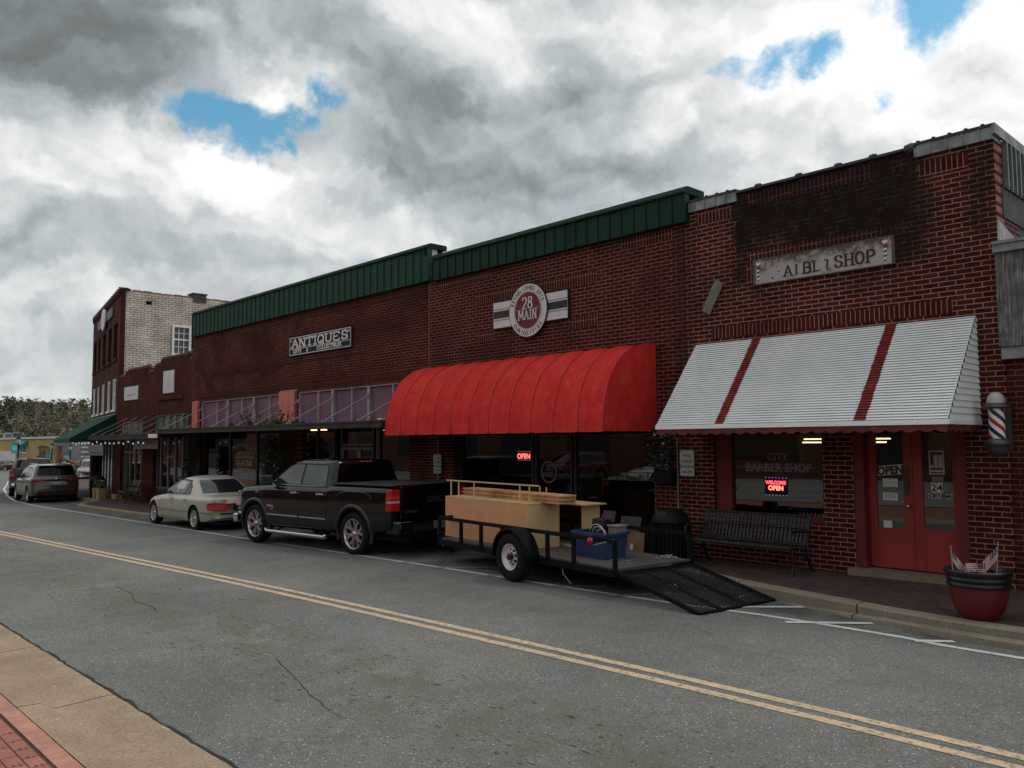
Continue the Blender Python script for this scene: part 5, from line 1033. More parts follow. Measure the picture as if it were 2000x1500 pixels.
# ------------------------------------------------------------------ strap-metal benches
bmat = plain('black_bench_metal', (.007, .008, .009), .5, .0, var=.2)
def bench(label, x, y, z, w_, rot, group=None):
    t = thing('bench', label, 'bench', (0, 0, 0)); h = w_/2
    prof = [(-.46, .40), (-.44, .44), (-.38, .455), (-.20, .42), (-.06, .41), (.0, .45), (.05, .60), (.10, .78), (.13, .83)]
    m = MB(); ns = int(w_/.062)
    for i in range(ns):
        xx = -h+.04+(w_-.08)*i/(ns-1)
        P = [(xx, yy, zz2) for yy, zz2 in prof[:6]]
        for a, b in zip(P, P[1:]): m.bar(a, b, .036, .006, upv=(1, 0, 0)) if False else m.quad((a[0]-.018, a[1], a[2]), (a[0]+.018, a[1], a[2]), (b[0]+.018, b[1], b[2]), (b[0]-.018, b[1], b[2]))
    s = m.build('seat', bmat, t, local=True); sm_ = s.modifiers.new('t', 'SOLIDIFY'); sm_.thickness = .005
    m = MB()
    for i in range(ns):
        xx = -h+.04+(w_-.08)*i/(ns-1); P = [(xx, yy, zz2) for yy, zz2 in prof[5:]]
        for a, b in zip(P, P[1:]): m.quad((a[0]-.018, a[1], a[2]), (a[0]+.018, a[1], a[2]), (b[0]+.018, b[1], b[2]), (b[0]-.018, b[1], b[2]))
    s = m.build('backrest', bmat, t, local=True); sm_ = s.modifiers.new('t', 'SOLIDIFY'); sm_.thickness = .005
    m = MB()
    for yy, zz2 in ((-.45, .41), (-.02, .425), (.07, .66), (.13, .835)): m.tube([(-h, yy, zz2), (h, yy, zz2)], .018, 8)
    m.build('rail', bmat, t, local=True)
    for sx_ in (-h, h):
        m = MB(); m.tube([(sx_, -.50, 0), (sx_, -.44, .06), (sx_, -.42, .22), (sx_, -.45, .40), (sx_, -.48, .60), (sx_, -.42, .65), (sx_, -.2, .64), (sx_, .04, .62)], .02, 8); m.tube([(sx_, .20, 0), (sx_, .12, .08), (sx_, .02, .25), (sx_, .0, .42), (sx_, .07, .66), (sx_, .14, .85)], .022, 8); m.tube([(sx_, -.43, .24), (sx_, -.2, .32), (sx_, .02, .24)], .014, 6)
        m.lathe([(0, 0), (.035, 0), (.035, .015), (0, .02)], (sx_, -.5, 0), 'z', 8); m.lathe([(0, 0), (.035, 0), (.035, .015), (0, .02)], (sx_, .2, 0), 'z', 8); m.build('leg', bmat, t, local=True)
    t.location = (x, y, z); t.rotation_euler.z = rot; t['group'] = 'black strap benches' ; return t
bench('long black metal strap bench in front of the barber shop window', -6.80, 11.50, SZ(-6.6)+.13, 1.78, 0)
bench('black metal bench at left between the brick pillars of the small shops', -33.4, 11.35, SZ(-33.4)+.15, 1.5, R(-8))

# ------------------------------------------------------------------ bins, planters, mailbox
def bin_(label, x, y, r, h):
    t = thing('trash_can', label, 'trash can', (x, y, SZ(x)+.15)); z0 = SZ(x)+.15; m = MB()
    m.lathe([(0, .02), (r*.9, .02), (r*.93, 0), (r*.97, .05), (r, h*.85), (r*1.04, h*.87), (r*1.04, h*.93), (r*.96, h*.94)], (x, y, z0), 'z', 28)
    b = m.build('body', MT['black'], t); m = MB()
    for k in range(28): a = 2*math.pi*k/28; m.bar((x+r*1.01*math.cos(a), y+r*1.01*math.sin(a), z0+.06), (x+r*1.04*math.cos(a), y+r*1.04*math.sin(a), z0+h*.84), .02, .01)
    m.build('slat', bmat, b); m = MB(); m.lathe([(r*.98, h*.94), (r*.94, h*1.0), (r*.7, h*1.12), (r*.5, h*1.17), (r*.3, h*1.19), (0, h*1.2)], (x, y, z0), 'z', 24); m.build('domed_lid', MT['black'], t)
    m = MB(); m.prism([(-.12, 0), (.12, 0), (.10, .10), (-.10, .10)], lambda u, v, q: (x+u, y-q, z0+h*1.0+v), r*.78, r*.86); m.build('flap', plain('bin_flap', (.04, .04, .04), .4), t); return t
bin_('black trash can with domed lid between curiosities shop and long bench', -8.18, 11.30, .31, .72)
bin_('black trash can beneath the left end of the canopy', -38.4, 11.55, .30, .80)
mbx = thing('mailbox', 'black wall mailbox with papers under the wreath', 'mailbox', (-8.62, D-.1, 1.33))
m = MB(); m.prism([(D-.16, 1.33), (D-.003, 1.30), (D-.003, 1.60), (D-.10, 1.60), (D-.17, 1.52)], lambda u, v, h: (h, u, v), -8.80, -8.46); m.build('box', MT['black'], mbx)
m = MB(); m.prism([(D-.12, 1.5), (D-.06, 1.5), (D-.10, 1.66), (D-.16, 1.66)], lambda u, v, h: (h, u, v), -8.75, -8.55); m.build('paper', plain('dim_paper', (.2, .18, .17), .7), mbx)
fly = plain('potted_foliage', (.045, .06, .025), .8, var=.6, sc=20)
def leafcloud(m, c, rad, n, s, mi=0, mats=1, squash=1):
    for _ in range(n):
        v = Vector((random.gauss(0, 1), random.gauss(0, 1), random.gauss(0, 1))).normalized()*random.random()**.45
        p = Vector((c[0]+v.x*rad[0], c[1]+v.y*rad[1], c[2]+v.z*rad[2])); a = Vector((random.gauss(0, 1), random.gauss(0, 1), random.gauss(0, 1))).normalized(); b = a.cross(Vector((random.gauss(0, 1), random.gauss(0, 1), random.gauss(0, 1)))).normalized()
        l = s*random.uniform(.6, 1.4); m.add([p-a*l, p+b*l*.45, p+a*l, p-b*l*.45], [(0, 1, 2, 3)], mi if mats == 1 else random.choices(range(mats), [8]+[1]*(mats-1))[0])
for x, y, lb in ((-37.95, 11.4, 'yellow planter with a low plant beside the far trash can'), (-36.95, 11.25, 'yellow planter with spiky flowers nearest the small bench')):
    t = thing('planter', lb, 'planter', (x, y, SZ(x)+.15), 'yellow planters under the canopy'); z0 = SZ(x)+.15; m = MB()
    m.prism([(-.13, 0), (.13, 0), (.17, .40), (-.17, .40)], lambda u, v, h: (x+u, y+h, z0+v), -.15, .15); m.box(x-.19, x+.19, y-.17, y+.17, z0+.40, z0+.44); m.build('pot', plain('ochre_wood', (.34, .25, .11), .8, var=.2), t, bevel=.005)
    m = MB(); leafcloud(m, (x, y, z0+.60), (.26, .22, .2), 160, .055, mats=2); m.build('plant', [fly, plain('pale_bloom', (.35, .28, .15), .8)], t)
hb = thing('wreath', 'dark leafy wreath with small pale flowers hung below awning corner', 'wreath', (-8.72, D-.12, 1.9))
m = MB()
for k in range(12): a = 2*math.pi*k/12; leafcloud(m, (-8.72+.2*math.cos(a), D-.14, 1.92+.27*math.sin(a)), (.11, .09, .11), 90, .035, mats=2)
m.build('leaves', [plain('wreath_leaf', (.022, .032, .016), .8, var=.6, sc=20), plain('wreath_flower', (.42, .25, .2), .8)], hb)
m = MB(); m.tube([(-8.72+.2*math.cos(2*math.pi*k/16), D-.14, 1.92+.27*math.sin(2*math.pi*k/16)) for k in range(17)], .02, 6); m.build('ring', MT['black'], hb)
def shrub(label, x, y, rx, h, n, cat='shrub', pot=True):
    t = thing('shrub', label, cat, (x, y, SZ(x)+.15)); z0 = SZ(x)+.15
    if pot: m = MB(); m.lathe([(0, 0), (.2, 0), (.26, .38), (.29, .40), (.28, .43), (0, .41)], (x, y, z0)); m.build('pot', MT['black'], t)
    m = MB(); m.tube([(x, y, z0+.3), (x+.03, y, z0+h*.5), (x-.02, y, z0+h*.85)], [.03, .02, .01], 6); m.build('stem', plain('stem_bark', (.05, .035, .02), .9), t)
    m = MB()
    for k in range(9): q = k/8; leafcloud(m, (x+random.uniform(-.12, .12), y+random.uniform(-.08, .05), z0+.55+(h-.7)*q), (rx*(1-.45*abs(q-.4)), .24, .28), n//9, .05)
    m.build('foliage', plain('dark_evergreen_leaf', (.018, .026, .012), .8, var=.6, sc=9), t)
shrub('dark potted evergreen at the left pier of the antiques shop', -28.3, 11.45, .42, 2.1, 1300)
shrub('broad dark evergreen between two antiques shop windows behind the pickup', -22.2, 11.4, .75, 2.25, 2600)
cp = thing('climbing_plant', 'straggly green climber with yellowish tips on top of the canopy', 'climbing plant', (-21.5, 11, 2.56)); m = MB()
for k in range(26): leafcloud(m, (-23.3+k*.14, CY+.25+random.uniform(-.1, .3), 2.60+.05*math.sin(k)), (.16, .16, .09), 26, .045, mats=2)
for k in range(14):
    x = random.uniform(-23, -20); h = random.uniform(.1, .35)
    leafcloud(m, (x, CY+.3, 2.62+h), (.03, .03, h*.6), 16, .035, mats=2)
m.build('foliage', [plain('climber_leaf', (.045, .065, .022), .8, var=.5, sc=9), plain('climber_dry', (.22, .14, .05), .8)], cp)
m = MB()
for s in range(5): x = -22.6+s*.55; m.tube([(x, CY+.3, 2.58), (x+.2, CY+.3, 2.7), (x+.55, CY+.32, 2.74+random.uniform(0, .22))], .012, 5)
m.build('vine', plain('vine', (.26, .19, .08), .8), cp)

# ------------------------------------------------------------------ red pot with small flags
PX, PY, PZ = -3.08, 9.76, .155
pt = thing('flower_pot', 'large red round pot with wide black rim on the kerb at right', 'flower pot', (PX, PY, PZ-.0)); c0 = (PX, PY, PZ)
m = MB(); m.lathe([(0, .0), (.165, .0), (.18, .012), (.235, .09), (.272, .20), (.288, .31), (.29, .345)], c0, 'z', 40); m.build('bowl', plain('glazed_red', (.12, .006, .010), .35, var=.18, sc=2), pt)
m = MB(); m.lathe([(.29, .335), (.305, .34), (.305, .375), (.295, .38), (.295, .395), (.31, .40), (.312, .43), (.302, .437), (.305, .455), (.325, .47), (.332, .50), (.325, .515), (.30, .51), (.29, .46), (0, .46)], c0, 'z', 40); m.build('rim', plain('black_rim', (.006, .006, .007), .4, var=.2), pt)
m = MB(); m.lathe([(0, .465), (.28, .465)], c0, 'z', 20)
for _ in range(60): leafcloud(m, (PX+random.uniform(-.2, .2), PY+random.uniform(-.2, .2), PZ+.48), (.05, .05, .03), 3, .03)
m.build('soil_litter', plain('potting_soil', (.03, .025, .02), .9), pt)
fl_m = [plain('flag_white', (.66, .63, .62), .7), plain('flag_red', (.38, .012, .022), .7), plain('flag_blue', (.008, .012, .075), .7)]
def flag(label, bx, by, lean, hoist, wd_, droop, ang, H):
    t = thing('small_flag', label, 'flag', (bx, by, PZ+.40)); top = Vector((bx+lean[0], by+lean[1], PZ+.46+H)); m = MB(); m.tube([(bx, by, PZ+.40), top], .005, 6); m.lathe([(0, .03), (.007, .015), (0, 0)], top, 'z', 8); m.build('stick', plain('flag_stick', (.4, .32, .2), .6), t)
    m = MB(); NU, NV = 22, 13; d = Vector((math.cos(ang), math.sin(ang), 0)); dn = (Vector((bx, by, PZ+.40))-top).normalized()
    def P(u, v):
        p = top + dn*(.01+hoist*v) + d*wd_*u*(1-droop*.55) + Vector((0, 0, -1))*droop*wd_*u*.9 + Vector((-d.y, d.x, 0))*.018*math.sin(u*7+v*2); return p
    for i in range(NU):
        for j in range(NV):
            u, v = (i+.5)/NU, (j+.5)/NV; canton = u < .42 and v < 7/13
            mi = (0 if (i % 3 == 1 and j % 2 == 1 and u < .38) else 2) if canton else (1 if j % 2 == 0 else 0)
            m.add([P(i/NU, j/NV), P((i+1)/NU, j/NV), P((i+1)/NU, (j+1)/NV), P(i/NU, (j+1)/NV)], [(0, 1, 2, 3)], mi)
    m.build('cloth', fl_m, t); t['group'] = 'small flags in the red pot'
flag('furled small flag showing stars at the left edge of the red pot', PX-.22, PY-.08, (-.015, 0), .13, .24, .85, R(20), .26)
flag('small striped flag spread flat in the middle of the pot', PX+.12, PY-.12, (-.01, 0), .12, .20, .10, R(178), .15)
flag('short striped flag drooping low at the front of the pot', PX-.02, PY-.22, (-.04, 0), .08, .13, .55, R(200), .06)
flag('tallest drooping small flag at the right of the red pot', PX+.19, PY-.05, (.03, 0), .16, .30, .78, R(195), .34)

# ------------------------------------------------------------------ street lamps with banners
def lamp(label, x, y, h, by, bz0, bz1, bw, side_):
    t = thing('street_lamp', label, 'street lamp', (x, y, SZ(x)), 'street lamps with teal banners'); z0 = SZ(x); top = z0+h; m = MB()
    m.lathe([(.16, 0), (.16, .3), (.10, .45), (.07, .6), (.055, h-.75), (.09, h-.72), (.06, h-.65)], (x, y, z0), 'z', 12); m.build('post', MT['black'], t)
    m = MB(); m.lathe([(.10, h-.65), (.24, h-.28), (.22, h-.25), (0, h-.24)], (x, y, z0), 'z', 12); m.build('lantern', plain('lantern_glass', (.5, .47, .43), .2), t)
    m = MB(); m.lathe([(.27, h-.26), (.24, h-.20), (.10, h-.08), (.03, h-.03), (.03, h), (0, h+.05)], (x, y, z0), 'z', 12); m.build('cap', MT['black'], t)
    m = MB(); m.box(x-.02, x+.02, y-bw-.08, y-.06, bz0, bz1) if side_ < 0 else m.box(x-.02, x+.02, y+.06, y+bw+.08, bz0, bz1); m.box(x-.03, x+.03, y-.06, y-.06+.001, bz0, bz1)
    m.v = [(a, b, c) for a, b, c in m.v]; bn = m.build('banner', plain('teal_banner', (.03, .34, .35), .7), t)
    m = MB(); m.box(x+.021, x+.024, y-bw, y-.14, bz0+(bz1-bz0)*.3, bz1-(bz1-bz0)*.25); m.build('banner_print', plain('pale_teal', (.25, .5, .48), .7), bn)
lamp('black street lamp with teal banner before the white garage door, tallest', -85, 18.75, 3.72, 0, 1.28, 2.24, .5, -1)
lamp('black street lamp with teal banner in front of the mural lettering', -111, 28.1, 3.45, 0, .22, 1.12, .6, -1)
lamp('street lamp with teal banner beside the orange awning, partly hidden', -104, 28.2, 3.2, 0, .05, .85, .55, -1)
# ------------------------------------------------------------------ vehicles (local frame: forward = -x, near side = -y, ground z = 0)
MT['tyre'] = plain('tyre_rubber', (.010, .010, .010), .85, var=.3, sc=20, Specular_IOR_Level=.2)
MT['chrome'] = plain('chrome_trim', (.55, .55, .56), .12, .95, var=.05)
MT['rim_grey'] = plain('polished_alloy', (.50, .45, .46), .22, .9, var=.15, sc=8)
MT['rim_silver'] = plain('silver_alloy', (.50, .49, .48), .3, .8, var=.1)
MT['under'] = plain('underbody', (.008, .008, .008), .9)
MT['seam'] = plain('panel_gap', (.006, .006, .006), .9)
MT['tail_red'] = plain('tail_lamp_red', (.36, .006, .010), .12, var=.35, sc=14); MT['tail_bright'] = plain('tail_lamp_orange_red', (.62, .03, .03), .12, var=.1); MT['tail_clear'] = plain('tail_lamp_clear', (.42, .36, .36), .1)
MT['car_glass'] = darkglass('car_side_glass', (.016, .02, .022), .02, .8); MT['black_glass'] = darkglass('privacy_glass', (.003, .003, .003), .05, .2)
MT['plastic'] = plain('black_plastic', (.009, .009, .010), .6, var=.15)
MT['plate'] = plain('licence_plate', (.36, .36, .35), .5, var=.1)
def interp(keys, x):
    if x <= keys[0][0]: return keys[0][1]
    for (a, va), (b, vb) in zip(keys, keys[1:]):
        if x <= b:
            t = (x-a)/(b-a); t = t*t*(3-2*t) if False else t; return va+(vb-va)*t
    return keys[-1][1]
def sm_interp(keys):
    xs = [k[0] for k in keys]; ys = [k[1] for k in keys]; n = len(xs); d = [(ys[i+1]-ys[i])/(xs[i+1]-xs[i]) for i in range(n-1)]
    m = [d[0]] + [0 if d[i-1]*d[i] <= 0 else 2*d[i-1]*d[i]/(d[i-1]+d[i]) for i in range(1, n-1)] + [d[-1]]
    def f(x):
        if x <= xs[0]: return ys[0]
        if x >= xs[-1]: return ys[-1]
        i = max(j for j in range(n-1) if xs[j] <= x); h = xs[i+1]-xs[i]; t = (x-xs[i])/h
        return ys[i]*(2*t**3-3*t*t+1) + h*m[i]*(t**3-2*t*t+t) + ys[i+1]*(-2*t**3+3*t*t) + h*m[i+1]*(t**3-t*t)
    return f
class Car:
    def __init__(s, name, label, cat, paint): s.t = thing(name, label, cat); s.paint = paint
    def body(s, x0, x1, hw, top, sh, bot, axles, wr, bow=(.12, .08), crown=.03, tuck=.0, N=64, arch=1.16, cyl=.5, side_in=.06):
        s.hw, s.top, s.sh, s.bot = map(sm_interp, (hw, top, sh, bot)); s.x0, s.x1 = x0, x1
        ws = [x0 + (x1-x0)*(.5-.5*math.cos(math.pi*i/N)) for i in range(N+1)]; vs = []; K = 13
        L_ = x1-x0
        for x in ws:
            H, T, Sh, B = s.hw(x), s.top(x), s.sh(x), s.bot(x); w_ = H
            e = max(0, 1-(x-x0)/(.16*L_)); e2 = max(0, 1-(x1-x)/(.10*L_)); mid = B+(Sh-B)*.5
            half = [(0, B), (w_*.80, B), (w_*.955, B+.03), (w_*.985, B+.10), (w_*.992, B+(Sh-B)*.35), (w_, mid), (w_, B+(Sh-B)*.68), (w_*.988, Sh-.10), (w_*.975, Sh-.045), (w_*.945, Sh-.008), (w_*.88, Sh+.4*(T-Sh)), (w_*.5, T-crown*.25), (0, T)]
            for y, z in half:
                f = (y/w_)**2; vs.append((x + bow[0]*f*e*e*1.0 - bow[1]*f*e2*e2, -y, z))
            for y, z in half[1:-1][::-1]:
                f = (y/w_)**2; vs.append((x + bow[0]*f*e*e - bow[1]*f*e2*e2, y, z))
        R_ = 2*K-2; m = MB(); n = len(ws)
        m.add(vs, [(i*R_+k, i*R_+(k+1) % R_, (i+1)*R_+(k+1) % R_, (i+1)*R_+k) for i in range(n-1) for k in range(R_)] + [tuple(range(R_))[::-1], tuple((n-1)*R_+k for k in range(R_))], 0, True)
        o = m.build('body', [s.paint, MT['under']], s.t, ang=38, local=True); s.b = o
        cuts = []
        for ax in axles:
            for sg in (-1, 1):
                c = MB(); y0, y1 = sg*(s.hw(ax)-.34), sg*(s.hw(ax)+.2); r = wr*arch
                c.prism([(ax+r*math.cos(2*math.pi*k/40), wr+.01+r*math.sin(2*math.pi*k/40)) for k in range(40)], lambda u, v, h: (u, h, v), min(y0, y1), max(y0, y1))
                co = c.build('cut', MT['under']); md = o.modifiers.new('c', 'BOOLEAN'); md.object = co; md.operation = 'DIFFERENCE'; md.solver = 'EXACT'; md.material_mode = 'TRANSFER'; cuts.append(co)
        s.apply(o, cuts); return o
    def apply(s, o, cuts):
        dg = bpy.context.evaluated_depsgraph_get(); dg.update(); me = bpy.data.meshes.new_from_object(o.evaluated_get(dg)); o.modifiers.clear(); o.data = me
        me.set_sharp_from_angle(angle=R(38))
        for c in cuts: bpy.data.objects.remove(c)
    def side(s, x, z, sg=-1, d=.004):
        H, Sh, B = s.hw(x), s.sh(x), s.bot(x); f = (z-B)/(Sh-B); fs = [(0, .9), (.08, .975), (.35, .992), (.5, 1), (.68, 1), (.85, .988), (.94, .975), (1, .945)]
        return sg*(H*interp(fs, f)+d)
    def cabin(s, levels, wb, rb, rc=.10, roofcrown=.05, nroof=4, mat=None, name='cabin'):
        s.lv = levels; s.wb, s.rb, s.rc = wb, rb, rc; zs = [l[0] for l in levels]
        zz = []
        for a, b in zip(zs, zs[1:]): zz += [a+(b-a)*i/3 for i in range(3)]
        zz.append(zs[-1]); rings = []
        for z in zz: rings.append(s.ring(z))
        xf, xr, h = s.cab(zs[-1]); 
        for k in range(1, nroof+1):
            q = 1-.5*(k/nroof)**1.0*.0; f = k/nroof; g = [(p[0]+((xf+xr)/2-p[0])*f*.9, p[1]*(1-f*.9), zs[-1]+roofcrown*(1-(1-f)**2)) for p in rings[len(zz)-1]]; rings.append(g)
        n = len(rings[0]); m = MB(); m.add([v for r in rings for v in r], [(i*n+k, i*n+(k+1) % n, (i+1)*n+(k+1) % n, (i+1)*n+k) for i in range(len(rings)-1) for k in range(n)] + [tuple((len(rings)-1)*n+k for k in range(n))], 0, True)
        return m.build(name, mat or s.paint, s.t, ang=40, local=True)
    def cab(s, z):
        l = s.lv; return tuple(interp([(q[0], q[i]) for q in l], z) for i in (1, 2, 3))
    def ring(s, z):
        xf, xr, h = s.cab(z); rc = s.rc; P = []
        for k in range(-8, 9): y = (h-rc)*k/8; P.append((xf+s.wb*(y/h)**2, y, z))
        xc = xf+s.wb*((h-rc)/h)**2
        for k in (1, 2): a = math.pi/2*k/3; P.append((xc+rc*(1-math.cos(a))*1.2, h-rc+rc*math.sin(a), z))
        xd = xr-s.rb*((h-rc)/h)**2
        for k in range(0, 7): P.append((xc+rc*1.2+(xd-rc-xc-rc*1.2)*k/6, h, z))
        for k in (1, 2): a = math.pi/2*k/3; P.append((xd-rc*(1-math.sin(a)), h-rc+rc*math.cos(a), z))
        for k in range(8, -9, -1): y = (h-rc)*k/8; P.append((xr-s.rb*(y/h)**2, y, z))
        for k in (2, 1): a = math.pi/2*k/3; P.append((xd-rc*(1-math.sin(a)), -(h-rc+rc*math.cos(a)), z))
        for k in range(6, -1, -1): P.append((xc+rc*1.2+(xd-rc-xc-rc*1.2)*k/6, -h, z))
        for k in (2, 1): a = math.pi/2*k/3; P.append((xc+rc*(1-math.cos(a))*1.2, -(h-rc+rc*math.sin(a)), z))
        return P
    def sideglass(s, polys, mat, frame_mat=None, d=.007):
        for sg in (-1, 1):
            for poly in polys:
                m = MB(); f = lambda x, z, e: (x, sg*(s.cab(z)[2]+e), z)
                cxx = sum(p[0] for p in poly)/len(poly); czz = sum(p[1] for p in poly)/len(poly)
                if frame_mat:
                    q = MB(); big = [(cxx+(x-cxx)*1.0+(.022 if x > cxx else -.022), z+(.022 if z > czz else -.018)) for x, z in poly]; q.add([f(x, z, d*.5) for x, z in big], [tuple(range(len(poly)))]); q.build('window_seal', frame_mat, s.t, local=True)
                m.add([f(x, z, d) for x, z in poly], [tuple(range(len(poly)))]); m.build('side_window', mat, s.t, local=True)
    def endglass(s, z0, z1, y, rear, mat, name, d=.008, inset=.0, K=10, J=6):
        m = MB(); vs = []
        for j in range(J+1):
            z = z0+(z1-z0)*j/J; xf, xr, h = s.cab(z); yy = y*h
            for k in range(K+1):
                v = -yy+2*yy*k/K; vs.append(((xr-s.rb*(v/h)**2+d) if rear else (xf+s.wb*(v/h)**2-d), v, z))
        n = K+1; m.add(vs, [(j*n+k, j*n+k+1, (j+1)*n+k+1, (j+1)*n+k) for j in range(J) for k in range(K)], 0, True); return m.build(name, mat, s.t, local=True)
    def seams(s, lines, w_=.010, mat=None, name='panel_gap', d=.003):
        m = MB()
        for sg in (-1, 1):
            for ln in lines:
                for (xa, za), (xb, zb) in zip(ln, ln[1:]):
                    n = max(1, int(math.dist((xa, za), (xb, zb))/.08)); P = [(xa+(xb-xa)*i/n, za+(zb-za)*i/n) for i in range(n+1)]
                    for (a, c), (b, e) in zip(P, P[1:]):
                        dx, dz = b-a, e-c; l = math.hypot(dx, dz); nx, nz = -dz/l*w_/2, dx/l*w_/2
                        m.add([(a+nx, s.side(a, c, sg, d), c+nz), (b+nx, s.side(b, e, sg, d), e+nz), (b-nx, s.side(b, e, sg, d), e-nz), (a-nx, s.side(a, c, sg, d), c-nz)], [(0, 1, 2, 3)])
        return m.build(name, mat or MT['seam'], s.t, local=True)
    def strip(s, x0, x1, z0f, h, mat, name, d=.006, th=.012, sides=(-1, 1)):
        for sg in sides:
            m = MB(); n = max(2, int((x1-x0)/.12)); vs = []
            for i in range(n+1):
                x = x0+(x1-x0)*i/n; z = z0f(x) if callable(z0f) else z0f; y = s.side(x, z, sg, d); y2 = s.side(x, z, sg, d-th)
                vs += [(x, y2, z-h/2), (x, y, z-h/2+.003), (x, y, z+h/2-.003), (x, y2, z+h/2)]
            m.add(vs, [(i*4+k, i*4+(k+1) % 4, i*4+4+(k+1) % 4, i*4+4+k) for i in range(n) for k in range(4)] + [(0, 1, 2, 3), (n*4, n*4+1, n*4+2, n*4+3)]); m.build(name, mat, s.t, local=True)
    def wheel(s, ax, y, r, w_, rimr, style, mat, side_):
        return wheel(s.t, ax, y, r, w_, rimr, style, mat, side_)
    def place(s, x, y, yaw): s.t.location = (x, y, SZ(x)); s.t.rotation_euler = (0, 0, R(yaw))
def wheel(parent, ax, y, r, w_, rimr, style, mat, sg, zc=None):
    zc = r if zc is None else zc; root = None; m = MB(); h = w_/2
    m.lathe([(rimr, -h*.8), (rimr+.02, -h*.95), (r*.86, -h), (r*.95, -h*.9), (r, -h*.62), (r, h*.62), (r*.95, h*.9), (r*.86, h), (rimr+.02, h*.95), (rimr, h*.8)], (ax, y, zc), 'y', 44); 
    for k in range(44):
        a = 2*math.pi*k/44; 
        for yy in (-h*.3, h*.3): m.box(0, 0, 0, 0, 0, 0) if False else None
    w = m.build('wheel', MT['tyre'], parent, local=True); o = y+sg*h
    m = MB(); yo = lambda q: sg*(h*.80-q)
    m.lathe([(rimr*1.02, yo(-.01)), (rimr*1.0, yo(-.012)), (rimr*.95, yo(.0)), (rimr*.90, yo(.05)), (rimr*.88, yo(.16))], (ax, y, zc), 'y', 44)
    m.lathe([(rimr*.9, yo(.17)), (0, yo(.17))], (ax, y, zc), 'y', 24, 1)
    hub = .055 if style != 'steel' else .05
    def sp(r0, r1, a0, a1, w0, w1, d0=.02, d1=.0, th=.035):
        p0 = Vector((math.cos(a0)*r0, 0, math.sin(a0)*r0)); p1 = Vector((math.cos(a1)*r1, 0, math.sin(a1)*r1)); t = (p1-p0).normalized(); n_ = Vector((-t.z, 0, t.x))
        P = []
        for pp, ww, dd in ((p0, w0, d0), (p1, w1, d1)):
            for q in (-1, 1): P.append(Vector((ax, y, zc))+pp+n_*q*ww/2+Vector((0, yo(dd), 0)))
            for q in (-1, 1): P.append(Vector((ax, y, zc))+pp+n_*q*ww/2*1.25+Vector((0, yo(dd+th), 0)))
        m.add(P, [(0, 1, 5, 4), (2, 3, 7, 6), (0, 2, 6, 4), (1, 3, 7, 5)])
    if style == 'split6':
        for k in range(6):
            a = 2*math.pi*k/6+.26; sp(.04, rimr*.52, a, a, .075, .07, .035, .02)
            sp(rimr*.46, rimr*.95, a, a+.27, .05, .038, .02, .002); sp(rimr*.46, rimr*.95, a, a-.27, .05, .038, .02, .002)
    elif style == 'ten':
        for k in range(9): a = 2*math.pi*k/9+.1; sp(.03, rimr*.95, a, a, .045, .062, .03, .0)
    elif style == 'five':
        for k in range(5): a = 2*math.pi*k/5+.3; sp(.03, rimr*.95, a, a, .08, .07, .03, .0)
    if style == 'steel':
        n = 48; rr_ = [.045, rimr*.44, rimr*.66, rimr*.80, rimr*.95]; dd = [.035, .02, .045, .05, .015]
        V = [[Vector((ax+q*math.cos(2*math.pi*k/n), y+yo(d), zc+q*math.sin(2*math.pi*k/n))) for k in range(n)] for q, d in zip(rr_, dd)]
        for i in range(4):
            for k in range(n):
                if i == 1 and (k % 6) in (0, 1, 2, 3): 
                    # triangular opening: keep only the slanted shoulders
                    kk = k % 6
                    if kk == 0: m.add([V[1][k], V[1][(k+1) % n], V[2][k]], [(0, 1, 2)])
                    if kk == 3: m.add([V[1][k], V[1][(k+1) % n], V[2][(k+1) % n]], [(0, 1, 2)])
                    if kk == 0: m.add([V[1][(k+1) % n], V[1][(k+2) % n], (V[1][(k+1) % n]*.6+V[2][(k+1) % n]*.4)], [(0, 1, 2)])
                    continue
                m.add([V[i][k], V[i][(k+1) % n], V[i+1][(k+1) % n], V[i+1][k]], [(0, 1, 2, 3)], 0, True)
        m.lathe([(0, yo(-.045)), (.03, yo(-.04)), (.042, yo(-.02)), (.045, yo(.03))], (ax, y, zc), 'y', 16, 2)
        for k in range(5): a = 2*math.pi*k/5; m.lathe([(0, yo(.0)), (.011, yo(.005)), (.012, yo(.035))], (ax+.068*math.cos(a), y, zc+.068*math.sin(a)), 'y', 8, 2)
    else:
        m.lathe([(0, yo(.0)), (.035, yo(.005)), (.05, yo(.02)), (.07, yo(.05))], (ax, y, zc), 'y', 20)
        for k in range(5): a = 2*math.pi*k/5+.6; m.lathe([(0, yo(.02)), (.009, yo(.024)), (.01, yo(.04))], (ax+.06*math.cos(a), y, zc+.06*math.sin(a)), 'y', 6, 1)
    m.build('rim', [mat, MT['under'], plain('rusty_hub', (.05, .025, .02), .8, .3)], w, local=True); return w

def mirror(c, x, z, y, mat, sz=(.12, .20, .17), arm=None):
    for sg in (-1, 1):
        m = MB(); m.bar((x+.02, sg*(y-.14), z-.06), (x, sg*(y+.05), z-.02), .05, .05); 
        m.box(x-sz[0]/2, x+sz[0]/2, sg*(y+.0), sg*(y+sz[1]), z-sz[2]/2, z+sz[2]/2); o = m.build('wing_mirror', mat, c.t, local=True, bevel=.035)
        q = MB(); q.box(x+sz[0]/2+.001, x+sz[0]/2+.004, sg*(y+.03), sg*(y+sz[1]-.03), z-sz[2]/2+.03, z+sz[2]/2-.03); q.build('mirror_glass', MT['car_glass'], o, local=True)

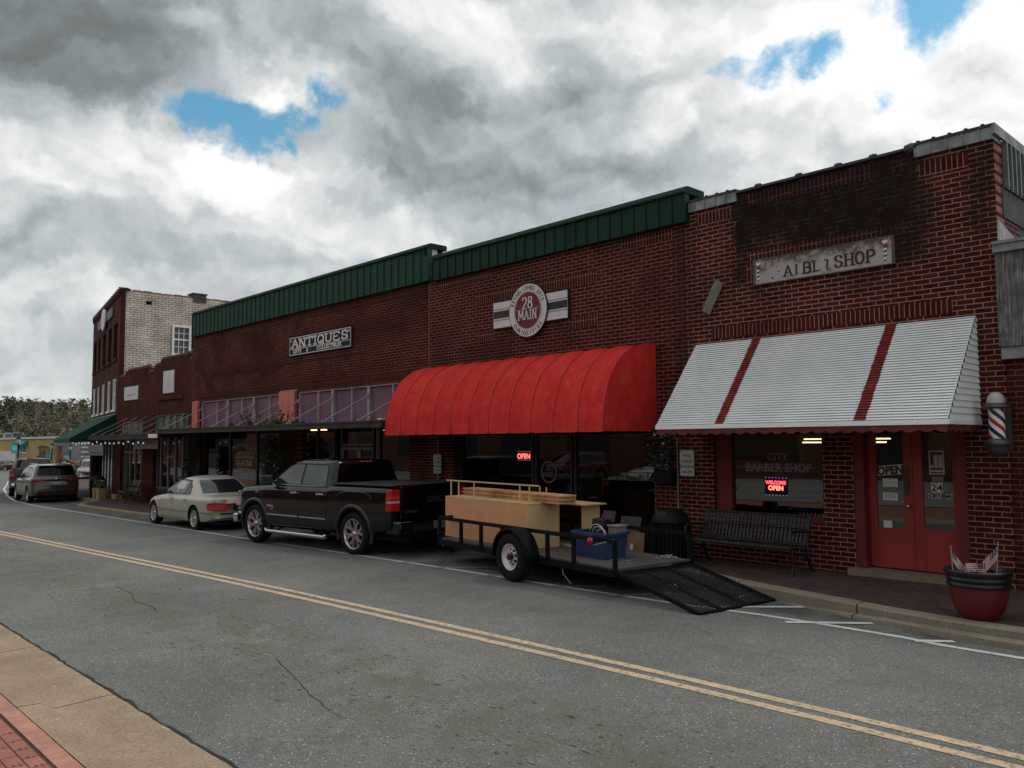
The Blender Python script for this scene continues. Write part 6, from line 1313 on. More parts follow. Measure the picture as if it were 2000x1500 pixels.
def pickup(label, paint, detail=True, lift=0.0, rimstyle='split6', tail_off=False):
    c = Car('pickup_truck', label, 'pickup truck', paint); A = (-1.76, 1.74); wr = .42
    c.body(-2.82, 2.88, [(-2.82, .80), (-2.70, .90), (-2.3, .985), (-1.2, 1.0), (1.0, 1.0), (2.0, 1.0), (2.7, .985), (2.88, .955)],
           [(-2.82, 1.06), (-2.72, 1.17), (-2.4, 1.255), (-1.9, 1.295), (-1.25, 1.33), (-1.0, 1.335), (.98, 1.34), (1.02, 1.375), (2.86, 1.385), (2.88, 1.37)],
           [(-2.82, 1.0), (-2.72, 1.10), (-2.4, 1.18), (-1.9, 1.225), (-1.2, 1.27), (.9, 1.295), (1.02, 1.33), (2.88, 1.34)],
           [(-2.82, .42), (-2.6, .36), (-1.0, .40), (1.0, .42), (2.2, .45), (2.88, .52)], A, wr, (.30, .05), .02, arch=1.20)
    c.cabin([(1.25, -1.40, 1.03, .945), (1.35, -1.27, 1.01, .92), (1.78, -.64, .92, .79), (1.83, -.50, .88, .72)], .16, .05, .13, .035)
    sp_ = [[(-1.12, 1.345), (-.10, 1.335), (-.10, 1.745), (-.42, 1.745), (-.60, 1.69), (-.86, 1.53)], [(-.03, 1.335), (.70, 1.34), (.775, 1.40), (.72, 1.73), (-.03, 1.745)]]
    c.sideglass(sp_, MT['car_glass'], MT['seam'])
    for sg in (-1, 1):
        m = MB(); P = [(-1.13, 1.322), (-.6, 1.315), (0, 1.315), (.5, 1.318), (.74, 1.332), (.80, 1.37)]
        for a, b in zip(P, P[1:]): m.bar((a[0], sg*(c.cab(a[1])[2]+.008), a[1]), (b[0], sg*(c.cab(b[1])[2]+.008), b[1]), .016, .022)
        m.build('window_trim', MT['chrome'], c.t, local=True)
    c.endglass(1.41, 1.765, .84, True, MT['black_glass'], 'rear_window'); c.endglass(1.34, 1.765, .88, False, MT['car_glass'], 'windscreen')
    m = MB(); m.box(.90, .945, -.16, .16, 1.79, 1.82); m.build('high_brake_lamp', MT['tail_red'], c.t, local=True, bevel=.006)
    m = MB()
    for y in (-.10, .0, .10): m.box(.943, .949, y-.025, y+.02, 1.798, 1.812)
    m.build('lamp_facet', MT['tail_clear'], c.t, local=True)
    # bed cover, rails, tailgate
    m = MB(); m.box(1.06, 2.84, -.86, .86, 1.372, 1.395); m.build('bed_cover', MT['plastic'], c.t, local=True, bevel=.01)
    m = MB()
    for sg in (-1, 1): m.box(1.02, 2.84, sg*.86, sg*.94, 1.365, 1.387)
    m.build('bed_rail', MT['plastic'], c.t, local=True, bevel=.008)
    m = MB(); m.box(1.0, 1.035, -.93, .93, .75, 1.345); m.build('cab_gap', MT['seam'], c.t, local=True)
    m = MB(); m.box(2.855, 2.895, -.76, .76, .74, 1.36); tg = m.build('tailgate', paint, c.t, local=True, bevel=.02)
    m = MB(); m.box(2.894, 2.906, -.66, .66, .82, .98); m.box(2.894, 2.91, -.14, .14, 1.17, 1.23); m.build('tailgate_panel', paint, tg, local=True, bevel=.01)
    if detail:
        m = MB()
        text(m, 'GMC', .17, lambda u, v: (2.91, .12+u, 1.04+v), .006, 1.15); m.build('badge', MT['chrome'], tg, local=True)
        m = MB(); text(m, 'SIERRA', .075, lambda u, v: (2.912, -.50+u, .86+v), .003, 1.3); m.build('badge', MT['chrome'], tg, local=True)
    for sg in (-1, 1):
        m = MB(); m.prism([(2.70, .90), (2.895, .90), (2.895, 1.31), (2.78, 1.31), (2.72, 1.20)], lambda u, v, h: (u - .10*max(0, abs(h)-.93)/.06*0, sg*h, v), .775, .992); o = m.build('tail_lamp', MT['tail_red'], c.t, local=True, bevel=.02)
        m = MB(); m.prism([(2.75, 1.06), (2.901, 1.06), (2.901, 1.10), (2.75, 1.09)], lambda u, v, h: (u, sg*h, v), .80, .9985); m.build('lamp_lens', MT['tail_clear'], o, local=True)
        m = MB(); m.prism([(2.76, 1.125), (2.899, 1.13), (2.899, 1.20), (2.78, 1.19)], lambda u, v, h: (u, sg*h, v), .80, .9965); m.build('lamp_lens', MT['tail_bright'], o, local=True)
    m = MB(); m.prism([(2.64, .46), (3.02, .48), (3.06, .56), (3.04, .70), (2.84, .73), (2.64, .70)], lambda u, v, h: (u, h, v), -.92, .92); bp_ = m.build('rear_bumper', paint if detail else MT['chrome'], c.t, local=True, bevel=.03)
    m = MB()
    for sg in (-1, 1): m.box(2.84, 3.055, sg*.62, sg*.90, .700, .716)
    m.build('bumper_step', MT['chrome'], bp_, local=True); m = MB(); m.box(3.048, 3.056, -.60, .60, .52, .64); m.build('bumper_pad', MT['plastic'], bp_, local=True)
    m = MB(); m.box(3.056, 3.064, -.06, .24, .54, .69); m.build('licence_plate', plain('dim_plate', (.16, .17, .17), .4, var=.3, sc=30), bp_, local=True)
    m = MB(); m.box(3.1, 3.42, -.03, .03, .42, .48); m.lathe([(0, .13), (.028, .12), (.03, .10), (.015, .07), (.02, 0)], (3.40, 0, .45), 'z', 12); m.build('tow_hitch', MT['under'], c.t, local=True)
    # seams, trims, handles, flares, side step
    c.seams([[(-1.42, 1.25), (-1.40, .75), (-1.22, .48), (.86, .50)], [(-.075, 1.28), (-.075, .50)], [(.86, 1.28), (.90, .9), (.80, .5)], [(-2.75, .98), (-2.0, 1.06), (-1.42, 1.12)]])
    c.strip(-1.30, -.10, .66, .032, MT['chrome'], 'door_moulding', .016); c.strip(-.05, .86, .66, .032, MT['chrome'], 'door_moulding', .014)
    for x in (-.22, .70):
        for sg in (-1, 1): m = MB(); y = c.side(x, 1.15, sg, .03); m.bar((x-.12, y, 1.155), (x+.12, y, 1.16), .03, .036); m.box(x-.15, x+.15, c.side(x, 1.1, sg, -.01), c.side(x, 1.1, sg, .02), 1.14, 1.145) ; m.build('door_handle', MT['chrome'], c.t, local=True, bevel=.008)
    for ax in A:
        for sg in (-1, 1):
            m = MB(); n = 22; vs = []; r0, r1 = wr*1.18, wr*1.36
            for k in range(n+1):
                a = math.pi*(-.10+1.20*k/n); ca, sa = math.cos(a), math.sin(a); sq = 1.0
                for r_, d in ((r0, .012), (r0+.012, .028), (r1-.02, .026), (r1, .0)):
                    xx, z2 = ax+r_*ca, wr+.01+r_*sa*1.0; vs.append((xx, c.side(xx, max(z2, c.bot(xx)+.04), sg, d), z2))
            m.add(vs, [(i*4+k, i*4+k+1, i*4+5+k, i*4+4+k) for i in range(n) for k in range(3)], 0, True); m.build('wheel_flare', MT['plastic'] if not detail else plain('dark_flare', (.022, .022, .023), .35, .2), c.t, local=True)
    # sculpted fender panels
    for sg in (-1, 1):
        for ln in ([(-2.60, 1.07), (-2.3, 1.125), (-1.50, 1.15), (-1.47, 1.03)], [(1.22, 1.08), (1.30, 1.19), (1.5, 1.235), (2.1, 1.235), (2.26, 1.18), (2.30, 1.10)]):
            m = MB(); P = [(x, c.side(x, z, sg, .006), z) for x, z in ln]; m.tube(P, .012, 6); m.build('fender_crease', paint, c.t, local=True)
        m = MB(); y = sg*1.0; m.tube([(-1.25, y, .33), (-1.18, y+sg*.03, .30), (.85, y+sg*.03, .30), (.92, y, .33)], .045, 10); m.build('side_step', MT['chrome'], c.t, local=True)
        m = MB()
        for x in (-.9, .6): m.bar((x, sg*.7, .42), (x, y, .32), .04, .04)
        m.build('step_bracket', MT['under'], c.t, local=True)
    if detail:
        m = MB()
        for sg in (-1,): text(m, 'SIERRA', .07, lambda u, v: (-1.12+u, c.side(-1.1, .83, -1, .006), .82+v), .003, 1.2); text(m, 'SLT', .05, lambda u, v: (-1.05+u, c.side(-1.1, .8, -1, .006), .765+v), .002, 1.2); text(m, 'Z71', .08, lambda u, v: (-1.66+u, c.side(-1.6, 1.13, -1, .006), 1.115+v), .004, 1.1)
        m.build('badge', MT['chrome'], c.t, local=True)
    for sg in (-1, 1):
        m = MB(); m.prism([(-2.80, .78), (-2.62, .78), (-2.58, 1.08), (-2.70, 1.12), (-2.79, 1.05)], lambda u, v, h: (u+(h-.55)*.42, sg*h, v), .55, .92); m.build('head_lamp', MT['tail_clear'], c.t, local=True, bevel=.015)
    m = MB(); m.box(-2.90, -2.72, -.72, .72, .40, .62); m.bar((-2.62, -.94, .5), (-2.86, -.7, .5), .12, .2); m.bar((-2.62, .94, .5), (-2.86, .7, .5), .12, .2); m.build('front_bumper', MT['chrome'], c.t, local=True, bevel=.03)
    m = MB(); m.box(-2.88, -2.80, -.52, .52, .66, 1.02); m.build('grille', MT['chrome'], c.t, local=True, bevel=.02)
    m = MB(); m.box(-2.4, 2.75, -.62, .62, .34, .46); m.lathe([(.0, -.3), (.16, -.28), (.16, .28), (0, .3)], (2.35, .25, .42), 'x', 14); m.tube([(1.74, -.7, .38), (1.74, .7, .38)], .05, 8); m.lathe([(0, -.14), (.14, -.1), (.14, .1), (0, .14)], (1.74, 0, .38), 'x', 12); m.build('chassis', MT['under'], c.t, local=True)
    mirror(c, -1.10, 1.40, .99, MT['plastic'], (.13, .24, .21))
    if detail:
        m = MB(); m.box(-1.175, -1.16, -1.24, -1.0, 1.46, 1.51); m.build('mirror_trim', MT['chrome'], c.t, local=True, bevel=.006)
    for ax in A:
        for sg in (-1, 1): c.wheel(ax, sg*.865, wr, .27, .290, rimstyle, MT['rim_grey'], sg)
    return c
blk = carpaint('black_car_paint', (.0015, .0015, .002), 0, .10, .015, .0)
pk = pickup('black crew cab pickup parked behind the gold sedan, towing the trailer', blk); pk.place(-15.78, 9.68, 5.6)

# gold sedan
gold_p = carpaint('champagne_paint', (.47, .425, .37), .25, .36, .12, .4)
c = Car('parked_car', 'dusty champagne gold four door sedan parked in front of the black pickup', 'car', gold_p); A = (-1.40, 1.38); wr = .318
c.body(-2.20, 2.42, [(-2.20, .62), (-2.08, .76), (-1.7, .865), (-.8, .895), (.8, .895), (1.6, .885), (2.1, .83), (2.35, .74), (2.42, .66)],
       [(-2.20, .56), (-2.12, .66), (-1.8, .775), (-1.3, .855), (-.80, .905), (-.5, .92), (1.35, .935), (1.8, .93), (2.25, .90), (2.37, .84), (2.42, .74)],
       [(-2.20, .52), (-2.12, .60), (-1.8, .70), (-1.3, .78), (-.8, .835), (.9, .87), (1.8, .875), (2.25, .86), (2.37, .81), (2.42, .70)],
       [(-2.20, .30), (-2.0, .22), (-1.0, .20), (1.0, .21), (1.9, .24), (2.42, .36)], A, wr, (.34, .22), .03, arch=1.14)
c.cabin([(.84, -.98, 1.66, .835), (.96, -.74, 1.48, .79), (1.24, -.27, 1.04, .675), (1.34, -.06, .84, .60), (1.385, .12, .66, .48)], .20, .16, .22, .018)
c.sideglass([[(-.70, .925), (.02, .925), (.12, 1.29), (-.02, 1.285), (-.26, 1.19), (-.50, 1.06)], [(.07, .925), (.56, .93), (.78, 1.20), (.70, 1.275), (.17, 1.295)], [(.62, .93), (.98, .95), (.90, 1.12), (.83, 1.19)]], MT['car_glass'], MT['seam'])
c.endglass(.965, 1.30, .80, True, MT['car_glass'], 'rear_window'); c.endglass(.93, 1.31, .84, False, MT['car_glass'], 'windscreen')
c.seams([[(-.86, .82), (-.90, .5), (-.86, .28), (.92, .29)], [(.03, .88), (.03, .28)], [(.98, .86), (.97, .72), (1.10, .60)], [(-.95, .80), (-1.6, .70)], [(2.03, .87), (2.08, .66)]], .009)
c.strip(-1.02, 1.0, .475, .05, plain('champagne_moulding', (.30, .26, .22), .35, .3), 'side_moulding', .016); c.strip(-1.02, 1.0, .505, .010, MT['chrome'], 'moulding_trim', .02)
c.strip(1.78, 2.34, .49, .035, plain('champagne_bumper_strip', (.30, .26, .22), .35, .3), 'bumper_strip', .016); c.strip(1.78, 2.34, .512, .009, MT['chrome'], 'moulding_trim', .02)
m = MB(); m.box(2.425, 2.45, -.62, .62, .46, .50); m.build('bumper_strip', MT['chrome'], c.t, local=True)
m = MB(); m.box(2.40, 2.44, -.60, .60, .36, .375); m.build('lower_trim', MT['chrome'], c.t, local=True)
for sg in (-1, 1):
    for x in (-.12, .80): m = MB(); y = c.side(x, .79, sg, .02); m.bar((x-.09, y, .79), (x+.09, y, .79), .022, .03); m.build('door_handle', gold_p, c.t, local=True, bevel=.006)
    # wrap-round tail lamp following the rear corner
    m = MB(); P = []
    for k in range(11):
        f = k/10; x = 2.10+.30*min(1, f*1.35); y = sg*(c.hw(x)*.99 - (.32*max(0, f-.45)/.55)*(1 if f > .45 else 0))
        if f <= .45: y = c.side(x, .64, sg, .012); xo = x - .22*(max(0, 1-(2.42-x)/.462))**2
        else: xo = 2.42 - .22*(abs(y)/c.hw(2.40))**2*.9 + .018
        P.append((xo+.006, y))
    for (xa, ya), (xb, yb2), k in zip(P, P[1:], range(10)):
        t0, t1 = .05 if k == 0 else 0, .05 if k == 9 else 0
        sh = lambda q: .655+(q-.655)*1.12; cv_ = lambda kk, q: .655+(sh(q)-.655)*(min(1, .35+.35*kk, .55+.25*(10-kk)))
        for z0, z1, mi in ((.57, .59, 0), (.59, .635, 1), (.635, .645, 0), (.645, .675, 1), (.675, .71, 2), (.71, .74, 0)):
            m.quad((xa, ya, cv_(k, z0)), (xb, yb2, cv_(k+1, z0)), (xb, yb2, cv_(k+1, z1)), (xa, ya, cv_(k, z1)), mi)
    m.build('tail_lamp', [MT['tail_red'], MT['tail_bright'], plain('smoked_lens', (.16, .06, .06), .2)], c.t, local=True)
m = MB(); m.box(2.405, 2.435, -.27, .27, .56, .68); m.build('plate_recess', MT['under'], c.t, local=True)
m = MB(); m.box(2.436, 2.442, -.15, .15, .575, .655); m.build('licence_plate', MT['plate'], c.t, local=True)
m = MB(); m.box(2.405, 2.445, -.30, .30, .685, .705); m.build('plate_trim', MT['chrome'], c.t, local=True)
m = MB(); text(m, 'E 320', .06, lambda u, v: (2.36, -.50+u, .79+v), .003, 1.2); m.build('badge', MT['chrome'], c.t, local=True)
m = MB(); m.lathe([(0, .10), (.10, .09), (.13, .04), (.12, 0)], (1.15, .10, .955), 'z', 14); m.build('hat_on_shelf', plain('pale_hat', (.4, .4, .38), .8), c.t, local=True)
for sg in (-1, 1):
    m = MB(); m.lathe([(0, -.02), (.09, 0), (.10, .05)], (-2.08, sg*.62, .60), 'x', 16); m.build('head_lamp', MT['tail_clear'], c.t, local=True)
m = MB(); m.box(-1.9, 2.1, -.6, .6, .17, .24); m.build('chassis', MT['under'], c.t, local=True)
mirror(c, -.66, .99, .86, MT['plastic'], (.10, .17, .12))
for ax in A:
    for sg in (-1, 1): c.wheel(ax, sg*.775, wr, .21, .212, 'ten', MT['rim_silver'], sg)
c.place(-22.98, 9.72, .5); sedan = c

# grey SUV
def make_suv(label, paint):
    c = Car('parked_car', label, 'car', paint); A = (-1.40, 1.38); wr = .355
    c.body(-2.30, 2.33, [(-2.30, .68), (-2.1, .84), (-1.6, .93), (0, .945), (1.6, .94), (2.1, .90), (2.33, .80)],
       [(-2.30, .72), (-2.15, .88), (-1.7, .98), (-1.1, 1.05), (-.6, 1.08), (2.0, 1.14), (2.25, 1.12), (2.33, 1.02)],
       [(-2.30, .66), (-2.15, .80), (-1.7, .90), (-1.1, .97), (0, 1.0), (2.0, 1.07), (2.33, .98)],
       [(-2.30, .34), (-2.0, .26), (-1.0, .25), (1.0, .25), (2.0, .30), (2.33, .42)], A, wr, (.34, .16), .03, arch=1.15)
    c.cabin([(.99, -1.02, 2.18, .875), (1.10, -.84, 2.15, .845), (1.52, -.22, 1.98, .725), (1.60, .02, 1.92, .66)], .2, .10, .12, .045)
    c.sideglass([[(-.82, 1.08), (.0, 1.09), (.0, 1.50), (-.25, 1.46), (-.5, 1.31)], [(.05, 1.09), (.80, 1.11), (.86, 1.50), (.05, 1.51)], [(.88, 1.12), (1.55, 1.22), (1.45, 1.45), (.94, 1.49)]], MT['car_glass'], MT['seam'])
    c.endglass(1.17, 1.53, .86, True, MT['black_glass'], 'rear_window'); c.endglass(1.08, 1.54, .86, False, MT['car_glass'], 'windscreen')
    m = MB(); m.prism([(1.84, 1.585), (2.06, 1.57), (2.06, 1.60), (1.84, 1.62)], lambda u, v, h: (u, h, v), -.60, .60); m.build('spoiler', paint, c.t, local=True, bevel=.01)
    m = MB(); m.tube([(1.55, .1, 1.64), (1.62, .1, 1.80)], .006, 5); m.build('aerial', MT['black'], c.t, local=True)
    for sg in (-1, 1):
        m = MB(); m.tube([(-.2, sg*.62, 1.62), (-.1, sg*.62, 1.66), (1.6, sg*.62, 1.66), (1.75, sg*.62, 1.62)], .014, 6); m.build('roof_rail', MT['chrome'], c.t, local=True)
        m = MB(); P = [(2.02, sg*.925), (2.12, sg*.905), (2.20, sg*.865), (2.26, sg*.78), (2.32, sg*.62), (2.345, sg*.46)]
        for (xa, ya), (xb, yb2), i in zip(P, P[1:], range(5)): m.quad((xa, ya, .93+.01*(5-i)), (xb, yb2, .93+.01*(4-i)), (xb, yb2, 1.04-.004*i), (xa, ya, 1.045-.004*(i-1)), 0); m.quad((xa+.004, ya*1.003, .955+.01*(5-i)), (xb+.004, yb2*1.003, .955+.01*(4-i)), (xb+.004, yb2*1.003, .972+.01*(4-i)), (xa+.004, ya*1.003, .972+.01*(5-i)), 1)
        m.build('tail_lamp', [MT['tail_red'], MT['tail_bright']], c.t, local=True)
        m = MB(); m.box(-2.27, -2.20, sg*.40, sg*.66, .70, .82); m.build('head_lamp', MT['tail_clear'], c.t, local=True, bevel=.02)
    c.seams([[(-.95, .95), (-1.0, .6), (-.9, .34), (.95, .34)], [(.02, .98), (.02, .34)], [(.98, .98), (1.0, .75), (.92, .6)]], .010)
    m = MB(); m.prism([(-.42, .78), (.42, .78), (.34, .93), (-.34, .93)], lambda u, v, h: (h, u, v), 2.335, 2.345); gr = m.build('plate_recess', plain('silver_recess', (.25, .25, .25), .4, .3), c.t, local=True)
    m = MB(); m.box(2.346, 2.352, -.15, .15, .80, .90); m.build('licence_plate', MT['plate'], gr, local=True)
    m = MB(); m.lathe([(0, 0), (.05, 0), (.055, -.008)], (2.33, 0, 1.03), 'x', 14); m.box(2.33, 2.37, -.62, .62, .735, .755); m.build('tailgate_trim', MT['chrome'], c.t, local=True)
    m = MB(); m.prism([(2.15, .30), (2.30, .34), (2.34, .50), (2.2, .52)], lambda u, v, h: (u, h, v), -.72, .72); m.build('lower_bumper', MT['plastic'], c.t, local=True, bevel=.01)
    m = MB()
    for sg in (-1, 1): m.box(2.30, 2.352, sg*.44, sg*.70, .56, .62)
    m.v = []; m.f = []; m.m = []; m.sm = []
    for sg in (-1, 1): m = MB(); m.box(2.30, 2.352, sg*.44, sg*.70, .56, .62); m.build('reflector', MT['tail_red'], c.t, local=True)
    m = MB(); m.box(-2.0, 2.1, -.62, .62, .2, .28); m.build('chassis', MT['under'], c.t, local=True); m = MB(); m.box(-2.33, -2.26, -.34, .34, .5, .66); m.build('grille', MT['plastic'], c.t, local=True)
    mirror(c, -.78, 1.13, .90, MT['plastic'], (.11, .19, .15))
    for ax in A:
        for sg in (-1, 1): c.wheel(ax, sg*.815, wr, .23, .235, 'five', MT['rim_silver'], sg)
    return c
suv = make_suv('dark grey SUV seen from behind, parked at the left kerb', carpaint('warm_grey_paint', (.085, .078, .072), .4, .3, .2)); suv.place(-41.05, 10.16, -3.5)
def copy_tree(o, parent=None, paint=None, old=None):
    n_ = o.copy(); COL.objects.link(n_)
    if parent: n_.parent = parent
    if paint and n_.type == 'MESH' and any(sl.material == old for sl in n_.material_slots):
        n_.data = n_.data.copy()
        for i, mt in enumerate(n_.data.materials):
            if mt == old: n_.data.materials[i] = paint
    for ch in list(o.children): copy_tree(ch, n_, paint, old)
    return n_
def dup_car(src, label, x, y, yaw, paint, zo=0, group=None):
    r = copy_tree(src.t, None, paint, src.paint); r['label'] = label; r.location = (x, y, SZ(x)+zo); r.rotation_euler = (0, 0, R(yaw))
    if group: r['group'] = group
    return r
dup_car(suv, 'distant silver car facing the camera, just left of the far canopy end', -70, 20.6, 160, carpaint('silver_paint_b', (.35, .33, .33), .5, .3, .2))
dup_car(suv, 'white SUV in the lot across the street, mirrored in the antiques window', -69, -12.5, -70, carpaint('white_paint', (.6, .6, .58), .1, .3, .1), .1)
dup_car(sedan, 'teal sedan in the lot across the street, mirrored in the antiques window', -62, -10.5, -75, carpaint('teal_paint', (.10, .22, .24), .4, .3, .1), .1)
dup_car(sedan, 'white sedan in the lot across the street, mirrored in the curiosities window', -24, -8.5, -80, carpaint('white_paint_b', (.62, .62, .6), .1, .3, .1), .1)
dup_car(suv, 'red brown SUV in the lot across the street, mirrored behind the white sedan', -31, -9.5, -75, carpaint('maroon_paint', (.12, .03, .03), .3, .3, .1), .1)
dup_car(sedan, 'distant dark car far beyond the yellow building corner', -128, 26.5, 30, carpaint('dim_paint', (.12, .06, .06), .2, .4, .3))

p2 = pickup('dark work pickup with big tow mirrors and a pale sheet in its bed', carpaint('grimy_dark_paint', (.035, .038, .04), .3, .4, .5), False, rimstyle='five'); p2.place(-48.7, 11.45, -13)
m = MB(); m.prism([(-.60, 1.30), (.50, 1.34), (.42, 1.75), (-.35, 1.78)], lambda u, v, h: (h+.1*u, u+.2, v-.25), 2.3, 2.5)
sh_ = thing('sheet_panel', 'pale pinkish sheet panel leaning in the bed of the far work pickup', 'panel', (0, 0, 0)); m = MB()
m.prism([(-.70, 0), (.65, .0), (.55, .52), (-.35, .58), (-.60, .40)], lambda u, v, h: (h+v*.25, u, v), 0, .04); m.build('panel', plain('dusty_pink_panel', (.30, .24, .23), .7, var=.25), sh_, local=True, bevel=.01)
m = MB(); m.box(-.06, .0, -.3, .22, .28, .46); m.build('sticker', plain('brown_patch', (.09, .05, .045), .7), sh_, local=True)
sh_.location = (-46.3, 11.0, SZ(-46.5)+1.30); sh_.rotation_euler = (0, 0, R(-11))

# ------------------------------------------------------------------ trailer
TX, TY, TA = -9.16, 9.68, R(-7.5)
def tw(lx, ly, lz=0): return (TX+lx*math.cos(TA)-ly*math.sin(TA), TY+lx*math.sin(TA)+ly*math.cos(TA), SZ(TX)+lz)
tr = thing('utility_trailer', 'black open utility trailer with its mesh ramp lowered behind the pickup', 'trailer', (0, 0, 0)); tm = plain('black_trailer_steel', (.006, .007, .009), .7, 0, var=.5, sc=6, Specular_IOR_Level=.12)
hwT = .74; xa, xb, zd = -2.52, 2.10, .39
def T(mb, name, mat=tm, par=None, **k): return mb.build(name, mat, par or tr, local=True, **k)
m = MB()
for y in (-hwT, hwT): m.bar((xa, y, zd-.04), (xb, y, zd-.04), .05, .09)
for k in range(7): x = xa+(xb-xa)*k/6; m.bar((x, -hwT, zd-.05), (x, hwT, zd-.05), .05, .06)
m.bar((xa, -.5, zd-.08), (xa-1.2, -.02, zd-.02), .06, .09); m.bar((xa, .5, zd-.08), (xa-1.2, .02, zd-.02), .06, .09); m.box(xa-1.45, xa-1.1, -.04, .04, zd-.04, zd+.06); T(m, 'chassis')
m = MB()
for y in (-hwT, hwT):
    m.bar((xa, y, .775), (xb, y, .775), .05, .055)
    for k, x in enumerate((xa+.02, -1.78, -1.16, -.55, .62, 1.22, xb-.02)): m.bar((x, y, zd-.05), (x, y, .76), .05, .05, upv=(1, 0, 0))
m.bar((xa, -hwT, .775), (xa, hwT, .775), .05, .055); T(m, 'side_rail')
def m_planks():
    t = NT('grey_deck_planks'); c = obc(t); mp = t.n('ShaderNodeMapping'); mp.inputs['Scale'].default_value = (2, 22, 2); t.l(c, mp.inputs[0]); n = t.noise(mp.outputs[0], 2, 6, .7); t.set(t.ramp(n, .35, .7, (.04, .036, .032), (.14, .13, .115)), .9); t.bump(n, .4); return t.m
m = MB()
for k in range(9): y = -hwT+.03+k*(2*hwT-.06)/9; m.box(xa, xb, y+.004, y+(2*hwT-.06)/9-.004, zd, zd+.03)
T(m, 'deck', m_planks())
m = MB(); m.tube([(0, -.95, .30), (0, .95, .30)], .03, 8); m.bar((-.4, -.62, .33), (.4, -.62, .33), .05, .04); m.bar((-.4, .62, .33), (.4, .62, .33), .05, .04); T(m, 'axle')
for sg in (-1, 1):
    wheel(tr, 0, sg*.90, .370, .215, .198, 'steel', plain('rusty_white_rim', (.66, .61, .60), .5, var=.3, sc=9), sg)
    m = MB(); vs = []; n = 16
    for k in range(n+1):
        a = math.pi*(-.02+1.04*k/n)
        for y_, r_ in ((.76, .44), (1.02, .44), (1.025, .40)): vs.append((r_*math.cos(a)*1.02, sg*y_, .37+r_*math.sin(a)))
    m.add(vs, [(i*3+k, i*3+k+1, i*3+4+k, i*3+3+k) for i in range(n) for k in range(2)], 0, True)
    m.add([(r_*math.cos(math.pi*k/n)*1.02, sg*.765, .37+r_*math.sin(math.pi*k/n)) for r_ in (.44,) for k in range(n+1)] , [tuple(range(n+1))]) ; o = T(m, 'mudguard'); so2 = o.modifiers.new('t', 'SOLIDIFY'); so2.thickness = .006
m = MB(); m.lathe([(0, -.03), (.045, -.025), (.06, 0), (.055, .02), (0, .03)], (xb-.47, -hwT-.05, .74), 'y', 16); T(m, 'marker_lamp', plain('red_marker_lamp', (.30, .012, .012), .25))
m = MB(); m.tube([(xb-.02, -hwT-.01, .80), (xb-.4, -hwT-.03, .70), (xb-.5, -hwT-.02, .69)], .01, 5); m.tube([(.95, -hwT, .36), (1.0, -hwT-.02, .22), (1.18, -hwT-.02, .10)], .006, 5); m.tube([(xa-1.2, 0, .36), (xa-.9, -.1, .10), (xa-.6, -.25, .32)], .012, 5); m.tube([(xa-1.4, -.1, .6), (xa-1.15, -.12, .52), (xa-1.0, -.12, .2)], .007, 5); T(m, 'cable', plain('pale_cable', (.25, .25, .23), .5))
m = MB(); m.bar((xa-.75, -.18, .38), (xa-.55, -.12, .05), .05, .05); T(m, 'jack_stand')
# ramp: angle-iron frame with expanded-metal mesh
rx0, rz0, rx1, rz1 = xb+.03, .35, xb+1.42, .045; yR = hwT-.03
P = lambda u, v, h=0: (rx0+(rx1-rx0)*u, v, rz0+(rz1-rz0)*u+h)
m = MB()
for v in (-yR, yR): m.bar(P(0, v), P(1, v), .045, .05)
for u in (0, 1.0): m.bar(P(u, -yR), P(u, yR), .05, .05)
for v in (-yR/3, yR/3): m.bar(P(0, v, -.02), P(1, v, -.02), .045, .03)
rf_ = T(m, 'ramp')
m = MB(); s_ = .045
nu, nv = int(1.58/.05), int(2*yR/.026)
for i in range(nu):
    for j in range(nv):
        v0 = -yR+2*yR*j/nv; v1 = -yR+2*yR*(j+1)/nv; u0, u1 = i/nu, (i+1)/nu; a, b = ((v0, v1) if (i+j) % 2 else (v1, v0)); m.bar(P(u0, a, .012), P(u1, b, .012), .010, .005)
T(m, 'ramp_mesh', plain('worn_mesh_steel', (.014, .015, .016), .7, 0, var=.5, sc=5, Specular_IOR_Level=.2), rf_)
tr.location = (TX, TY, SZ(TX)); tr.rotation_euler = (0, 0, TA)

# ------------------------------------------------------------------ the load on the trailer
def m_mdf(name, a, b):
    t = NT(name); c = obc(t); n = t.noise(c, 2.5, 6, .65); g = t.noise(c, 120, 3, .7); cc = t.mix(.4, t.ramp(n, .3, .7, a, b), t.ramp(g, .3, .7, (.8, .8, .8), (1.15, 1.15, 1.15)), 'MULTIPLY'); t.set(cc, .75, Specular_IOR_Level=.3); return t.m
MT['mdf'] = m_mdf('raw_fibreboard', (.64, .30, .145), (.72, .37, .19)); MT['ply'] = m_mdf('plywood_panel', (.58, .39, .19), (.66, .47, .25)); MT['pine'] = m_mdf('pine_board', (.34, .14, .05), (.72, .42, .20))
def load(name, label, cat, lx, ly, lz, rot=0):
    t = thing(name, label, cat, (0, 0, 0)); t.location = tw(lx, ly, lz); t.rotation_euler = (0, 0, TA+rot); return t
d0 = zd+.03
cb_ = load('cabinet', 'long unfinished fibreboard cabinet lying on the trailer, near side', 'cabinet', -1.49, -.14, d0); hx = 1.27
m = MB(); m.box(-hx, hx-.012, -.32, -.30, 0, .70); m.build('front_panel', MT['mdf'], cb_, local=True)
m = MB(); m.box(-hx, -hx+.02, -.298, .32, 0, .70); m.build('end_panel', MT['ply'], cb_, local=True); m = MB(); m.box(hx-.02, hx, -.322, .32, 0, .70); m.build('end_panel', MT['ply'], cb_, local=True)
